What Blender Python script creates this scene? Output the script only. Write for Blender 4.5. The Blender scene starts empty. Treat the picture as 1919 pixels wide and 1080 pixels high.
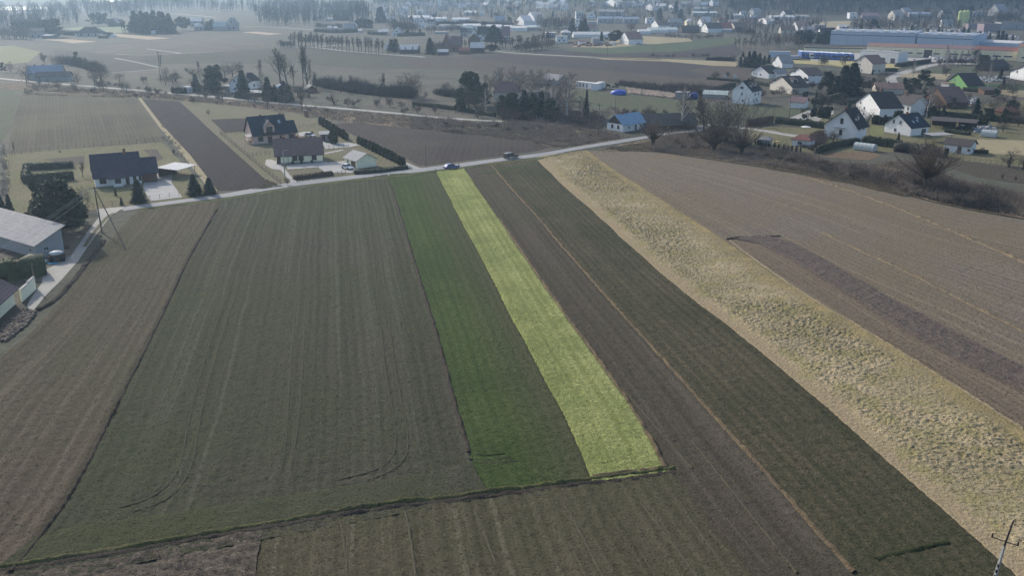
import bpy, math, random
import numpy as np
from mathutils import Vector, Matrix
R = math.radians
sc = bpy.context.scene
COL = sc.collection
# ------------------------------------------------------------------ camera, sky, sun, exposure
IW, IH, FPX, CAMH = 1919.0, 1080.0, 1750.0, 53.0
HORIZ = -50.0
PITCH = math.atan((IH/2-HORIZ)/FPX)
cam = bpy.data.cameras.new('camera'); camo = bpy.data.objects.new('camera', cam); COL.objects.link(camo)
camo.location = (0, 0, CAMH); camo.rotation_euler = (R(90)-PITCH, 0, 0)
cam.sensor_width = 36; cam.lens = FPX/IW*36; cam.clip_start = .5; cam.clip_end = 20000
sc.camera = camo
SUN_EL = R(30); SUN_AZ = math.atan2(-10.7, 13.4)      # sun stands ahead and to the left
w = bpy.data.worlds.new('World'); sc.world = w; w.use_nodes = True
nt = w.node_tree; nt.nodes.clear()
sky = nt.nodes.new('ShaderNodeTexSky'); sky.sky_type = 'NISHITA'; sky.sun_disc = False
sky.sun_elevation = SUN_EL; sky.sun_rotation = SUN_AZ; sky.dust_density = 2.0
bg = nt.nodes.new('ShaderNodeBackground'); bg.inputs[1].default_value = .15
wo = nt.nodes.new('ShaderNodeOutputWorld')
nt.links.new(sky.outputs[0], bg.inputs[0]); nt.links.new(bg.outputs[0], wo.inputs[0])
sl = bpy.data.lights.new('sun', 'SUN'); sl.energy = 3.0; sl.angle = R(.6); sl.color = (1, .93, .83)
so = bpy.data.objects.new('sun', sl); COL.objects.link(so)
sdir = Vector((math.sin(SUN_AZ)*math.cos(SUN_EL), math.cos(SUN_AZ)*math.cos(SUN_EL), math.sin(SUN_EL)))
so.rotation_euler = sdir.to_track_quat('Z', 'Y').to_euler(); so.location = (0, 0, 300)
sc.view_settings.view_transform = 'Standard'; sc.view_settings.look = 'None'
sc.view_settings.exposure = 0.38; sc.view_settings.gamma = 1
sc.cycles.max_bounces = 6; sc.cycles.volume_bounces = 0; sc.cycles.transparent_max_bounces = 6
try: sc.cycles.use_denoising = True; sc.cycles.denoising_prefilter = 'NONE'
except Exception: pass
HAZE_DENS = .00023

# ------------------------------------------------------------------ terrain maths
def sst(a, b, v):
    t = np.clip((v-a)/(b-a), 0, 1); return t*t*(3-2*t)
def terr(X, Y):
    X = np.asarray(X, float); Y = np.asarray(Y, float)
    right = sst(-150, 500, X-.12*(Y-1100))
    far = sst(2300, 4200, Y)*120
    hill = right*(sst(1080, 2100, Y)*125)+right*sst(1100, 1400, Y)*8*np.sin(X*.006+Y*.004)*(Y > 1100)
    return np.maximum(hill, 0)+far*(1-right)
cp, sp = math.cos(PITCH), math.sin(PITCH)
def G(x, y):
    """a spot of ground seen in the photograph -> its place in the world"""
    u = (x-IW/2)/FPX; v = (y-IH/2)/FPX
    d = Vector((u, cp-v*sp, -(sp+v*cp)))
    t = CAMH/-d.z if d.z < 0 else 1e5
    if t*d.y > 1080:
        t = 1080/d.y; 
        for i in range(600):
            p = d*t; z = CAMH+p.z
            if z <= float(terr(p.x, p.y)): break
            t += 4
        return Vector((d.x*t, d.y*t, float(terr(d.x*t, d.y*t))))
    return Vector((d.x*t, d.y*t, 0))
def S(y): return cp/CAMH*(y-HORIZ)        # pixels of the photograph per metre at row y
CR = {'T0': (0, 0), 'T1': (380, 0), 'T2': (760, 0), 'T3': (1140, 0), 'T4': (1519, 0),
      'M0': (0, 200), 'M1': (380, 180), 'M2': (760, 180), 'M3': (1140, 180), 'M4': (1519, 180), 'M5': (0, 380)}
for i in range(8): CR['U%d' % i] = (240*i if i < 7 else 1679, 0)
def Q(c, x, y):
    if c == 'P': return (x, y)
    o = CR[c]; k = 7.996 if c[0] == 'U' else 4.7975
    return (o[0]+x/k, o[1]+y/k)
def GQ(c, x, y): return G(*Q(c, x, y))

# ------------------------------------------------------------------ mesh helpers
def vnoise(x, y, seed=0):
    xi = np.floor(x).astype(np.int64); yi = np.floor(y).astype(np.int64)
    fx = x-xi; fy = y-yi; fx = fx*fx*(3-2*fx); fy = fy*fy*(3-2*fy)
    def h(a, b):
        n = (a*374761393+b*668265263+seed*1274126177) & 0xffffffff
        n = ((n ^ (n >> 13))*1274126177) & 0xffffffff
        return ((n ^ (n >> 16)) & 0xffff)/65535.
    return (h(xi, yi)*(1-fx)+h(xi+1, yi)*fx)*(1-fy)+(h(xi, yi+1)*(1-fx)+h(xi+1, yi+1)*fx)*fy
def bigmesh(name, v, f, m=None, smooth=False, uv=None):
    me = bpy.data.meshes.new(name); v = np.asarray(v, np.float32); f = np.asarray(f, np.int32)
    k = f.shape[1]
    me.vertices.add(len(v)); me.vertices.foreach_set('co', v.ravel())
    me.loops.add(f.size); me.loops.foreach_set('vertex_index', f.ravel())
    me.polygons.add(len(f)); me.polygons.foreach_set('loop_start', np.arange(0, f.size, k, dtype=np.int32))
    me.polygons.foreach_set('loop_total', np.full(len(f), k, np.int32))
    if uv is not None:
        l = me.uv_layers.new(name='UVMap'); l.data.foreach_set('uv', np.asarray(uv, np.float32)[f.ravel()].ravel())
    me.update(calc_edges=True)
    if smooth: me.polygons.foreach_set('use_smooth', np.ones(len(f), bool))
    if m: me.materials.append(m)
    return me
class MB:
    def __init__(s): s.v = []; s.f = []
    def quad(s, *p): n = len(s.v); s.v += [tuple(q) for q in p]; s.f.append(tuple(range(n, n+len(p)))); return s
    def box(s, x0, y0, z0, x1, y1, z1):
        n = len(s.v)
        s.v += [(x0, y0, z0), (x1, y0, z0), (x1, y1, z0), (x0, y1, z0), (x0, y0, z1), (x1, y0, z1), (x1, y1, z1), (x0, y1, z1)]
        s.f += [tuple(n+i for i in q) for q in ((0, 3, 2, 1), (4, 5, 6, 7), (0, 1, 5, 4), (1, 2, 6, 5), (2, 3, 7, 6), (3, 0, 4, 7))]; return s
    def tube(s, a, b, r0, r1=None, n=6):
        r1 = r0 if r1 is None else r1; a = Vector(a); b = Vector(b); d = (b-a)
        if d.length < 1e-6: return s
        q = d.to_track_quat('Z', 'Y'); k = len(s.v)
        for c, r in ((a, r0), (b, r1)):
            for i in range(n):
                t = 2*math.pi*i/n; s.v.append(tuple(c+q @ Vector((r*math.cos(t), r*math.sin(t), 0))))
        for i in range(n): j = (i+1) % n; s.f.append((k+i, k+j, k+n+j, k+n+i))
        s.f.append(tuple(k+n+i for i in range(n))); s.f.append(tuple(k+n-1-i for i in range(n))); return s
    def prism(s, poly, y0, y1):       # poly of (x,z), extruded along y
        n = len(s.v); k = len(poly)
        s.v += [(x, y0, z) for x, z in poly]+[(x, y1, z) for x, z in poly]
        s.f.append(tuple(n+i for i in range(k))); s.f.append(tuple(n+2*k-1-i for i in range(k)))
        for i in range(k): j = (i+1) % k; s.f.append((n+j, n+i, n+k+i, n+k+j))
        return s
    def slab(s, pts, t):              # a sloping sheet with thickness t downwards
        n = len(s.v); k = len(pts)
        s.v += [tuple(p) for p in pts]+[(p[0], p[1], p[2]-t) for p in pts]
        s.f.append(tuple(n+i for i in range(k))); s.f.append(tuple(n+2*k-1-i for i in range(k)))
        for i in range(k): j = (i+1) % k; s.f.append((n+j, n+i, n+k+i, n+k+j))
        return s
    def obj(s, name, m, parent=None, mat=None):
        me = bpy.data.meshes.new(name); me.from_pydata(s.v, [], s.f); me.update()
        import bmesh
        bm = bmesh.new(); bm.from_mesh(me); bmesh.ops.recalc_face_normals(bm, faces=bm.faces); bm.to_mesh(me); bm.free()
        if m: me.materials.append(m)
        return link(name, me, parent)
def link(name, me, parent=None):
    o = bpy.data.objects.new(name, me); COL.objects.link(o)
    if parent: o.parent = parent
    return o
def tag(o, label=None, cat=None, group=None, kind=None):
    if label: o['label'] = label
    if cat: o['category'] = cat
    if group: o['group'] = group
    if kind: o['kind'] = kind
    return o
def thing(name, loc, rz=0, label=None, cat=None, group=None, scale=1):
    o = bpy.data.objects.new(name, None); COL.objects.link(o); o.empty_display_size = .5
    o.location = loc; o.rotation_euler = (0, 0, rz); o.scale = (scale,)*3
    return tag(o, label, cat, group)
def copytree(o, parent=None):
    c = o.copy(); COL.objects.link(c); c.parent = parent
    for ch in o.children: copytree(ch, c)
    return c

# ------------------------------------------------------------------ materials
def lin(c, k=1.): return tuple(k*((v/255.)/12.92 if v/255. <= .04045 else ((v/255.+.055)/1.055)**2.4) for v in c)+(1,)
MATS = {}
class NT:
    def __init__(s, name):
        s.m = bpy.data.materials.new(name); s.m.use_nodes = True; s.t = s.m.node_tree; s.b = s.t.nodes['Principled BSDF']
        s.b.inputs['Specular IOR Level'].default_value = .25
    def n(s, typ, **k):
        o = s.t.nodes.new(typ)
        for a, b in k.items(): setattr(o, a, b)
        return o
    def l(s, a, b): s.t.links.new(a, b)
    def coord(s, which='Object', scale=(1, 1, 1), rot=(0, 0, 0)):
        if which == 'World': tc = s.n('ShaderNodeNewGeometry').outputs['Position']
        else: tc = s.n('ShaderNodeTexCoord').outputs[which]
        mp = s.n('ShaderNodeMapping'); mp.inputs['Scale'].default_value = scale; mp.inputs['Rotation'].default_value = rot
        s.l(tc, mp.inputs[0]); return mp.outputs[0]
    def noise(s, vec, scale, detail=3, rough=.6, lo=.3, hi=.7):
        o = s.n('ShaderNodeTexNoise'); o.inputs['Scale'].default_value = scale; o.inputs['Detail'].default_value = detail
        o.inputs['Roughness'].default_value = rough; s.l(vec, o.inputs['Vector'])
        r = s.n('ShaderNodeMapRange'); r.inputs[1].default_value = lo; r.inputs[2].default_value = hi; s.l(o.outputs['Fac'], r.inputs[0]); return r.outputs[0]
    def mix(s, f, a, b, typ='MIX'):
        o = s.n('ShaderNodeMix', data_type='RGBA', blend_type=typ)
        for i, x in ((0, f), (6, a), (7, b)):
            if isinstance(x, (int, float, tuple)): o.inputs[i].default_value = x
            else: s.l(x, o.inputs[i])
        return o.outputs[2]
    def math(s, op, a, b=0.):
        o = s.n('ShaderNodeMath', operation=op)
        for i, x in ((0, a), (1, b)):
            if isinstance(x, (int, float)): o.inputs[i].default_value = x
            else: s.l(x, o.inputs[i])
        return o.outputs[0]
    def bump(s, h, dist, st=1.):
        o = s.n('ShaderNodeBump'); o.inputs['Distance'].default_value = dist; o.inputs['Strength'].default_value = st
        s.l(h, o.inputs['Height']); s.l(o.outputs[0], s.b.inputs['Normal'])
    def out(s, col, rough=.9):
        if isinstance(col, tuple): s.b.inputs['Base Color'].default_value = col
        else: s.l(col, s.b.inputs['Base Color'])
        s.b.inputs['Roughness'].default_value = rough; return s.m
def plain(name, c, rough=.7, var=.18, sc_=1.5, bump=0, spec=.3, metal=0, rnd=0):
    if name in MATS: return MATS[name]
    t = NT(name); c = tuple(c)+(1,) if len(c) == 3 else c
    v = t.coord('World'); n = t.noise(v, sc_, 4); n2 = t.noise(v, sc_*.13, 2)
    dk = tuple(x*(1-var) for x in c[:3])+(1,); lt = tuple(min(1, x*(1+var)) for x in c[:3])+(1,)
    col = t.mix(n, dk, lt); col = t.mix(t.math('MULTIPLY', n2, .35), col, dk)
    if rnd:
        oi = t.n('ShaderNodeObjectInfo'); col = t.mix(t.math('MULTIPLY', oi.outputs['Random'], rnd), col, tuple(x*.55 for x in c[:3])+(1,))
    t.out(col, rough); t.b.inputs['Specular IOR Level'].default_value = spec; t.b.inputs['Metallic'].default_value = metal
    if bump: t.bump(n, bump)
    MATS[name] = t.m; return t.m
def roofmat(name, c, per=.35, rough=.6, spec=.15, bump=.012):
    """roof: tile or sheet courses as fine ridges, weathering"""
    if name in MATS: return MATS[name]
    t = NT(name); v = t.coord('Object'); w = t.n('ShaderNodeTexWave', wave_type='BANDS', bands_direction='X'); w.inputs['Scale'].default_value = .314/per
    w.inputs['Distortion'].default_value = .4; t.l(v, w.inputs[0])
    w2 = t.n('ShaderNodeTexWave', wave_type='BANDS', bands_direction='Z'); w2.inputs['Scale'].default_value = .314/per; t.l(v, w2.inputs[0])
    n = t.noise(v, 1.2, 5); n2 = t.noise(v, .25, 3)
    c = tuple(c)
    col = t.mix(n, tuple(x*.78 for x in c)+(1,), tuple(x*1.2 for x in c)+(1,)); col = t.mix(t.math('MULTIPLY', n2, .4), col, tuple(x*.7+.01 for x in c)+(1,))
    h = t.math('ADD', w.outputs['Fac'], w2.outputs['Fac']); t.out(col, rough); t.b.inputs['Specular IOR Level'].default_value = spec
    t.bump(h, bump); MATS[name] = t.m; return t.m
def field(name, c1, c2, streak=.5, sfreq=2.2, clod=2.5, bump=.12, patch=None, pamt=.5, pscale=.03, thin=None, thinamt=.0, side=None, sidepos=(0, 1), coord='UV', aniso=.008, spk=.8, edge=None, rowp=1.5, rowa=.32):
    """arable ground: streaks along the rows (x of the UV runs across, in metres), clods, patches"""
    t = NT(name)
    if coord == 'UV': uv = t.coord('UV'); us = t.coord('UV', (1, aniso, 1))
    else: uv = t.coord('World'); us = t.coord('World', (1, aniso, 1), (0, 0, R(coord)))
    o = t.coord('World')
    st = t.noise(us, sfreq, 3, .6, .38, .62); st2 = t.noise(us, sfreq*.27, 2, .5, .4, .6)
    f = t.noise(o, clod*1.4, 5, .75, .4, .6); pt = t.noise(o, pscale, 4, .6, .4, .62)
    fac = t.math('ADD', t.math('MULTIPLY', st, streak*.55), t.math('ADD', t.math('MULTIPLY', st2, streak*.45), t.math('MULTIPLY', f, 1-streak)))
    c1 = lin(c1, .84); c2 = lin(c2, .84)
    wv = t.n('ShaderNodeTexWave', wave_type='BANDS', bands_direction='X'); wv.inputs['Scale'].default_value = .314/rowp; wv.inputs['Distortion'].default_value = .8; wv.inputs['Detail'].default_value = 2; wv.inputs['Detail Scale'].default_value = .6; t.l(us, wv.inputs[0])
    fac = t.math('ADD', fac, t.math('MULTIPLY', t.math('SUBTRACT', wv.outputs['Fac'], .5), rowa)); col = t.mix(fac, c1, c2)
    if patch:
        pc = lin(patch, .84); col = t.mix(t.math('MULTIPLY', pt, pamt), col, pc)
    if side:
        sx = t.n('ShaderNodeSeparateXYZ'); t.l(uv, sx.inputs[0]); r = t.n('ShaderNodeMapRange'); r.interpolation_type = 'SMOOTHSTEP'
        r.inputs[1].default_value = sidepos[0]; r.inputs[2].default_value = sidepos[1]
        wob = t.math('MULTIPLY', t.math('SUBTRACT', st2, .5), 1.5)
        t.l(t.math('ADD', sx.outputs[0], wob), r.inputs[0]); col = t.mix(r.outputs[0], col, t.mix(fac, lin(side[0], .84), lin(side[1], .84)))
    if thin:
        tn = t.math('MULTIPLY', t.noise(us, thinamt*1.6, 1, .3, .6, .66), t.noise(o, .9, 3, .7, .3, .55)); col = t.mix(t.math('MULTIPLY', tn, .38), col, lin(thin))
    # shade of pits between clods, painted as dark specks
    pits = t.noise(o, clod*1.5, 2, .7, .56, .63)
    col = t.mix(t.math('MULTIPLY', pits, spk), col, (c1[0]*.45, c1[1]*.45, c1[2]*.45, 1))
    t.out(col, .95); t.b.inputs['Specular IOR Level'].default_value = .1
    h = t.math('ADD', t.math('MULTIPLY', f, .8), t.math('MULTIPLY', st, streak*.8)); t.bump(h, bump); return t.m
# ------------------------------------------------------------------ ground
def axis(a, b, fine0, fine1, nf, nc):
    l = np.linspace(a, fine0, nc, endpoint=False); m = np.linspace(fine0, fine1, nf, endpoint=False); r = np.linspace(fine1, b, nc); return np.concatenate([l, m, r])
gx = axis(-5200, 5200, -1200, 1500, 110, 40); gy = axis(-900, 6200, 900, 3300, 110, 24)
XX, YY = np.meshgrid(gx, gy); ZZ = terr(XX, YY)
nx, ny = len(gx), len(gy); idx = np.arange(nx*ny).reshape(ny, nx)
F = np.stack([idx[:-1, :-1], idx[:-1, 1:], idx[1:, 1:], idx[1:, :-1]], -1).reshape(-1, 4)
def groundmat():
    t = NT('meadow_and_fallow'); o = t.coord('World'); rot = t.coord('World', (1, .25, 1), (0, 0, R(-32)))
    a = t.noise(rot, .012, 3, .5, .42, .58); b = t.noise(o, .35, 5, .7); c = t.noise(o, .05, 4, .6, .4, .6); d = t.noise(rot, .03, 1, .3, .48, .52)
    col = t.mix(a, (.05, .047, .036, 1), (.08, .07, .054, 1)); col = t.mix(t.math('MULTIPLY', c, .6), col, (.12, .105, .075, 1))
    col = t.mix(t.math('MULTIPLY', d, .45), col, (.06, .075, .045, 1)); col = t.mix(t.math('MULTIPLY', b, .35), col, (.05, .045, .035, 1))
    # wooded, brush covered slopes of the hill
    sx = t.n('ShaderNodeSeparateXYZ'); t.l(o, sx.inputs[0]); r = t.n('ShaderNodeMapRange'); r.inputs[1].default_value = 4; r.inputs[2].default_value = 16; t.l(sx.outputs[2], r.inputs[0])
    hf = t.noise(rot, .011, 4, .6, .46, .56); hc = t.mix(hf, (.025, .028, .026, 1), (.07, .06, .048, 1))
    col = t.mix(r.outputs[0], col, hc); t.out(col, .95); t.bump(b, .25); return t.m
me = bigmesh('ground', np.stack([XX.ravel(), YY.ravel(), ZZ.ravel()], 1), F, groundmat(), True)
tag(link('ground', me), kind='structure')

def resample(pts, n):
    P = np.array([[p.x, p.y] for p in pts]); d = np.r_[0, np.cumsum(np.hypot(*np.diff(P, axis=0).T))]
    s = np.linspace(0, d[-1], n); return np.stack([np.interp(s, d, P[:, 0]), np.interp(s, d, P[:, 1])], 1), d[-1]
def smoothpts(px, k=2):
    for _ in range(k):
        q = [px[0]]
        for a, b in zip(px[:-1], px[1:]): q += [(a[0]*.75+b[0]*.25, a[1]*.75+b[1]*.25), (a[0]*.25+b[0]*.75, a[1]*.25+b[1]*.75)]
        px = q+[px[-1]]
    return px
def strip(name, left, right, m, z=.02, ru=2., rv=3., disp=None, kind='structure', sm=1):
    L, dl = resample([G(*p) for p in smoothpts(left, sm)], 2); 
    nv = max(2, int(dl/rv)); L, dl = resample([G(*p) for p in smoothpts(left, sm)], nv); Rr, dr = resample([G(*p) for p in smoothpts(right, sm)], nv)
    wd = float(np.mean(np.hypot(*(Rr-L).T))); nu = max(2, int(wd/ru)+1)
    u = np.linspace(0, 1, nu)[None, :, None]; XY = L[:, None, :]*(1-u)+Rr[:, None, :]*u
    X, Y = XY[..., 0], XY[..., 1]; X, Y = X+.18*(vnoise(X*1.6, Y*1.6, 40)-.5)+.35*(vnoise(X*.12, Y*.12, 42)-.5), Y; Z = np.full(X.shape, z); U = np.broadcast_to(np.linspace(0, 1, nu)[None, :], X.shape); V = np.broadcast_to(np.linspace(0, dl, nv)[:, None], X.shape)
    if disp is not None: Z = Z+disp(X, Y, U, V, wd)*sst(0, .01, U)*sst(0, .01, 1-U)
    idx = np.arange(nu*nv).reshape(nv, nu); F = np.stack([idx[:-1, :-1], idx[1:, :-1], idx[1:, 1:], idx[:-1, 1:]], -1).reshape(-1, 4)
    me = bigmesh(name, np.stack([X.ravel(), Y.ravel(), Z.ravel()], 1), F, m, True, np.stack([(U*wd).ravel(), V.ravel()], 1))
    return tag(link(name, me), kind=kind)
def patch(name, pts, m, z, c='P', kind='structure'):
    v = [G(*Q(c, *p)) if len(p) == 2 else G(*Q(*p)) for p in pts]; mb = MB(); mb.quad(*[(p.x, p.y, p.z+z) for p in v])
    me = bpy.data.meshes.new(name); me.from_pydata(mb.v, [], mb.f); me.update()
    if me.polygons[0].normal.z < 0: me.flip_normals()
    me.materials.append(m); return tag(link(name, me), kind=kind)
def ribbon(name, cl, width, m, z, c='P', kind='structure', taper=None):
    """a lane of constant real width along a centre line seen in the photograph"""
    pts = smoothpts([Q(c, *p) for p in cl]); P = [G(*p) for p in pts]; n = len(P); v = []; L = 0; uv = []
    for i, p in enumerate(P):
        d = (P[min(i+1, n-1)]-P[max(i-1, 0)]); d.z = 0; d.normalize(); s = Vector((-d.y, d.x, 0)); L += (P[i]-P[i-1]).length if i else 0
        for k in (-1, 1): q = p+s*k*width/2; v.append((q.x, q.y, float(terr(q.x, q.y))+z)); uv.append((k*width/2, L))
    f = [(2*i, 2*i+1, 2*i+3, 2*i+2) for i in range(n-1)]
    me = bigmesh(name, v, f, m, False, uv); 
    if me.polygons[0].normal.z < 0: me.flip_normals()
    return tag(link(name, me), kind=kind)
def bank(name, cl, width, h, m, c='P', kind='structure', rough=.6, z=.08, step=.45):
    """low ridge of soil or tussocks with real relief"""
    pts = [G(*Q(c, *p)) for p in smoothpts(cl)]; P, L = resample(pts, 3); n = max(4, int(L/step)); P, L = resample(pts, n)
    d = np.gradient(P, axis=0); d /= np.hypot(*d.T)[:, None]; s = np.stack([-d[:, 1], d[:, 0]], 1); k = np.linspace(-1, 1, 9)
    wob = (vnoise(np.arange(n)*.3, np.zeros(n), 5)-.5)*width*.28
    XY = P[:, None, :]+s[:, None, :]*(k[None, :, None]*width/2+wob[:, None, None]); X, Y = XY[..., 0], XY[..., 1]
    prof = (1-k**2)[None, :]; Z = z+prof*h*((1-rough)+rough*1.6*vnoise(X*1.7, Y*1.7, 3)*(.4+vnoise(X*.3, Y*.3, 8)))-.03*(np.abs(k)[None, :] > .99)
    idx = np.arange(n*9).reshape(n, 9); F = np.stack([idx[:-1, :-1], idx[1:, :-1], idx[1:, 1:], idx[:-1, 1:]], -1).reshape(-1, 4)
    V = np.broadcast_to(np.linspace(0, L, n)[:, None], X.shape)
    me = bigmesh(name, np.stack([X.ravel(), Y.ravel(), Z.ravel()], 1), F, m, True, np.stack([np.broadcast_to(k*width, X.shape).ravel(), V.ravel()], 1))
    me.update()
    if me.polygons[0].normal.z < 0: me.flip_normals()
    return tag(link(name, me), kind=kind)

E1l = [(262, 391), (205, 450), (150, 520), (100, 582), (40, 640), (-60, 722), (-200, 850), (-420, 1090)]
E1 = [(409, 378), (408, 392), (355, 480), (298, 605), (220, 760), (150, 900), (105, 972), (20, 1075), (-10, 1110)]
E2 = [(728, 327), (732, 348), (750, 407), (780, 507), (806, 589), (835, 690), (844, 731), (878, 850), (905, 905), (915, 935)]
E3 = [(817, 322), (843, 374), (898, 478), (948, 574), (1023, 714), (1087, 837), (1104, 888), (1108, 908)]
E4 = [(868, 314), (935, 411), (1020, 537), (1079, 620), (1142, 705), (1194, 782), (1240, 868), (1252, 888)]
E5 = [(918, 306), (968, 365), (1006, 405), (1041, 448), (1110, 526), (1187, 613), (1280, 714), (1335, 777), (1429, 880), (1518, 982), (1600, 1076), (1660, 1150)]
E4x = [(868, 314), (935, 411), (1020, 537), (1079, 620), (1142, 705), (1194, 782), (1252, 880), (1330, 985), (1410, 1085), (1460, 1150)]
E6 = [(1003, 296), (1064, 356), (1123, 406), (1174, 455), (1233, 507), (1288, 555), (1382, 624), (1536, 752), (1642, 846), (1740, 931), (1864, 1042), (1960, 1130)]
E7 = [(1100, 282), (1161, 325), (1233, 370), (1359, 451), (1408, 484), (1456, 520), (1621, 620), (1732, 684), (1834, 752), (1919, 807), (2150, 950)]
E8 = [(1112, 283), (1223, 284), (1350, 303), (1475, 322), (1519, 330), (1665, 358), (1750, 381), (1830, 398), (1919, 413), (2300, 480)]
DT = [(-60, 1085), (0, 1068), (185, 1040), (486, 990), (640, 961), (938, 925), (1108, 903), (1245, 886), (1262, 882)]
f1 = field('stubble_soil', (86, 77, 64), (118, 106, 91), .6, 1.1, 2.2, .1, (88, 90, 66), .5, .02, thin=(124, 114, 100), thinamt=1.1)
f2 = field('winter_wheat_thin', (71, 71, 57), (102, 99, 84), .6, .9, 2.3, .12, (80, 88, 56), .55, .025, thin=(112, 112, 96), thinamt=.55)
f3 = field('winter_wheat_green', (66, 84, 44), (96, 110, 64), .35, 1.6, 2.2, .12, (54, 72, 38), .4, .04, side=((76, 80, 54), (98, 99, 72)), sidepos=(4., 13.5))
f4 = field('lime_green_manure', (155, 160, 93), (198, 202, 134), .6, 1.2, 1.8, .22, (128, 144, 82), .55, .12, spk=.6)
f5 = field('bare_loam', (80, 73, 62), (106, 97, 84), .6, 1.2, 2.6, .1, (82, 86, 62), .35, .03, thin=(112, 104, 92), thinamt=.7)
f6 = field('dark_winter_crop', (72, 74, 54), (120, 108, 88), .45, 1.1, 2.2, .12, (60, 68, 44), .5, .03)
f8 = field('harrowed_brown', (116, 106, 93), (142, 131, 116), .6, .8, 1.6, .1, (130, 114, 86), .5, .025, thin=(150, 134, 110), thinamt=.5)
f9 = field('drilled_field', (84, 80, 62), (116, 108, 88), .65, 1.1, 2.5, .12, (82, 90, 58), .35, .03, thin=(138, 130, 110), thinamt=.6)
f10 = field('ploughed_dark', (98, 90, 80), (130, 119, 106), .3, 1.5, 1.5, .2)
fy = field('yard_grass', (110, 104, 86), (142, 133, 112), .3, .8, 1.6, .08, (112, 118, 76), .5, .08, coord=20)
f_str = field('dry_straw', (164, 148, 110), (196, 178, 136), .3, 1.2, 2.2, .1, (140, 134, 88), .4, .1)
def d_clod(a, s):
    return lambda X, Y, U, V, wd: .01+a*(.75*vnoise(X*s, Y*s, 1)+.45*vnoise(X*s*2.1, Y*s*2.1, 2))
strip('stubble_field', E1l, E1, f1, .02, .35, .35, d_clod(0.2, 1.9))
strip('wheat_field', E1, E2, f2, .02, .35, .35, d_clod(0.2, 1.9))
strip('green_wheat_strip', E2, E3, f3, .02, .35, .35, d_clod(0.18, 1.9))
def d_lime(X, Y, U, V, wd): return .1+.12*vnoise(X*2.2, Y*2.2, 4)+.1*vnoise(X*4, Y*4, 5)
strip('lime_green_strip', E3, E4, f4, .02, .25, .25, d_lime)
strip('loam_strip', E4x, E5, f5, .02, .35, .35, d_clod(0.16, 1.9))
strip('dark_crop_strip', E5, E6, f6, .02, .35, .35, d_clod(0.22, 1.9))
# rough meadow: tussocks as relief, mown margin on one side, moss on the other
def meadowmat():
    t = NT('tussock_grass'); uv = t.coord('UV'); o = t.coord('World'); a = t.noise(o, 2.2, 4, .7, .3, .7); b = t.noise(o, .06, 4, .6, .42, .6); c = t.noise(o, .25, 3, .6, .45, .62)
    col = t.mix(a, lin((130, 119, 90)), lin((168, 154, 124))); col = t.mix(t.math('MULTIPLY', b, .6), col, lin((186, 168, 136))); pit = t.noise(t.coord('World', (1, 1.5, 1)), 2.4, 2, .6, .55, .61); col = t.mix(t.math('MULTIPLY', pit, .75), col, lin((78, 68, 44))); col = t.mix(t.math('MULTIPLY', c, .55), col, lin((138, 130, 86)))  # soil gaps between tussocks, with the shade of pits put into their colour
    sx = t.n('ShaderNodeSeparateXYZ'); t.l(uv, sx.inputs[0]); wob = t.math('MULTIPLY', t.math('SUBTRACT', c, .5), 2.)
    u = t.math('ADD', sx.outputs[0], wob)
    r = t.n('ShaderNodeMapRange'); r.inputs[1].default_value = 2.9; r.inputs[2].default_value = .8; t.l(u, r.inputs[0]); col = t.mix(r.outputs[0], col, t.mix(a, lin((140, 125, 98)), lin((164, 147, 118))))
    r2 = t.n('ShaderNodeMapRange'); r2.inputs[1].default_value = 16; r2.inputs[2].default_value = 22; t.l(u, r2.inputs[0])
    col = t.mix(t.math('MULTIPLY', r2.outputs[0], .8), col, t.mix(c, lin((122, 110, 74)), lin((156, 138, 98)))); t.out(col, .95); t.b.inputs['Specular IOR Level'].default_value = .1; t.bump(a, .15); return t.m
def d_mead(X, Y, U, V, wd):
    m = sst(.06, .2, U)*sst(.04, .2, 1-U)*(.55+.45*vnoise(X*.12, Y*.12, 9)); q = vnoise(X*2.7+Y*.3, Y*3.7, 6)*.85+vnoise(X*1.1, Y*1.3, 16)*.15; m = m*(.45+.55*sst(.25, .6, vnoise(X*.07+9, Y*.07, 19)))
    return .05+m*(.45*q+.12*vnoise(X*5, Y*5, 7))+.04*vnoise(X*3, Y*3, 11)
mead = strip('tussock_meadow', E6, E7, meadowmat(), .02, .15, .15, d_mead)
strip('brown_field', E7, E8, f8, .02, .6, .6, d_clod(.1, 1.2))
strip('drilled_field', [(497, 988), (492, 1010), (484, 1060), (470, 1150)], [(1258, 880), (1330, 985), (1410, 1085), (1460, 1150)], f9, .02, .32, .32, d_clod(.2, 2.1))
def d_pl(X, Y, U, V, wd): return .35*vnoise(X*1.1+Y*.5, Y*2.2-X*.4, 1)+.2*vnoise(X*3, Y*3, 2)-.1
strip('ploughed_corner', [(-100, 1098), (185, 1050), (350, 1020), (494, 992)], [(-200, 1250), (185, 1200), (350, 1175), (470, 1150)], f10, .0, .3, .3, d_pl)
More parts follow.
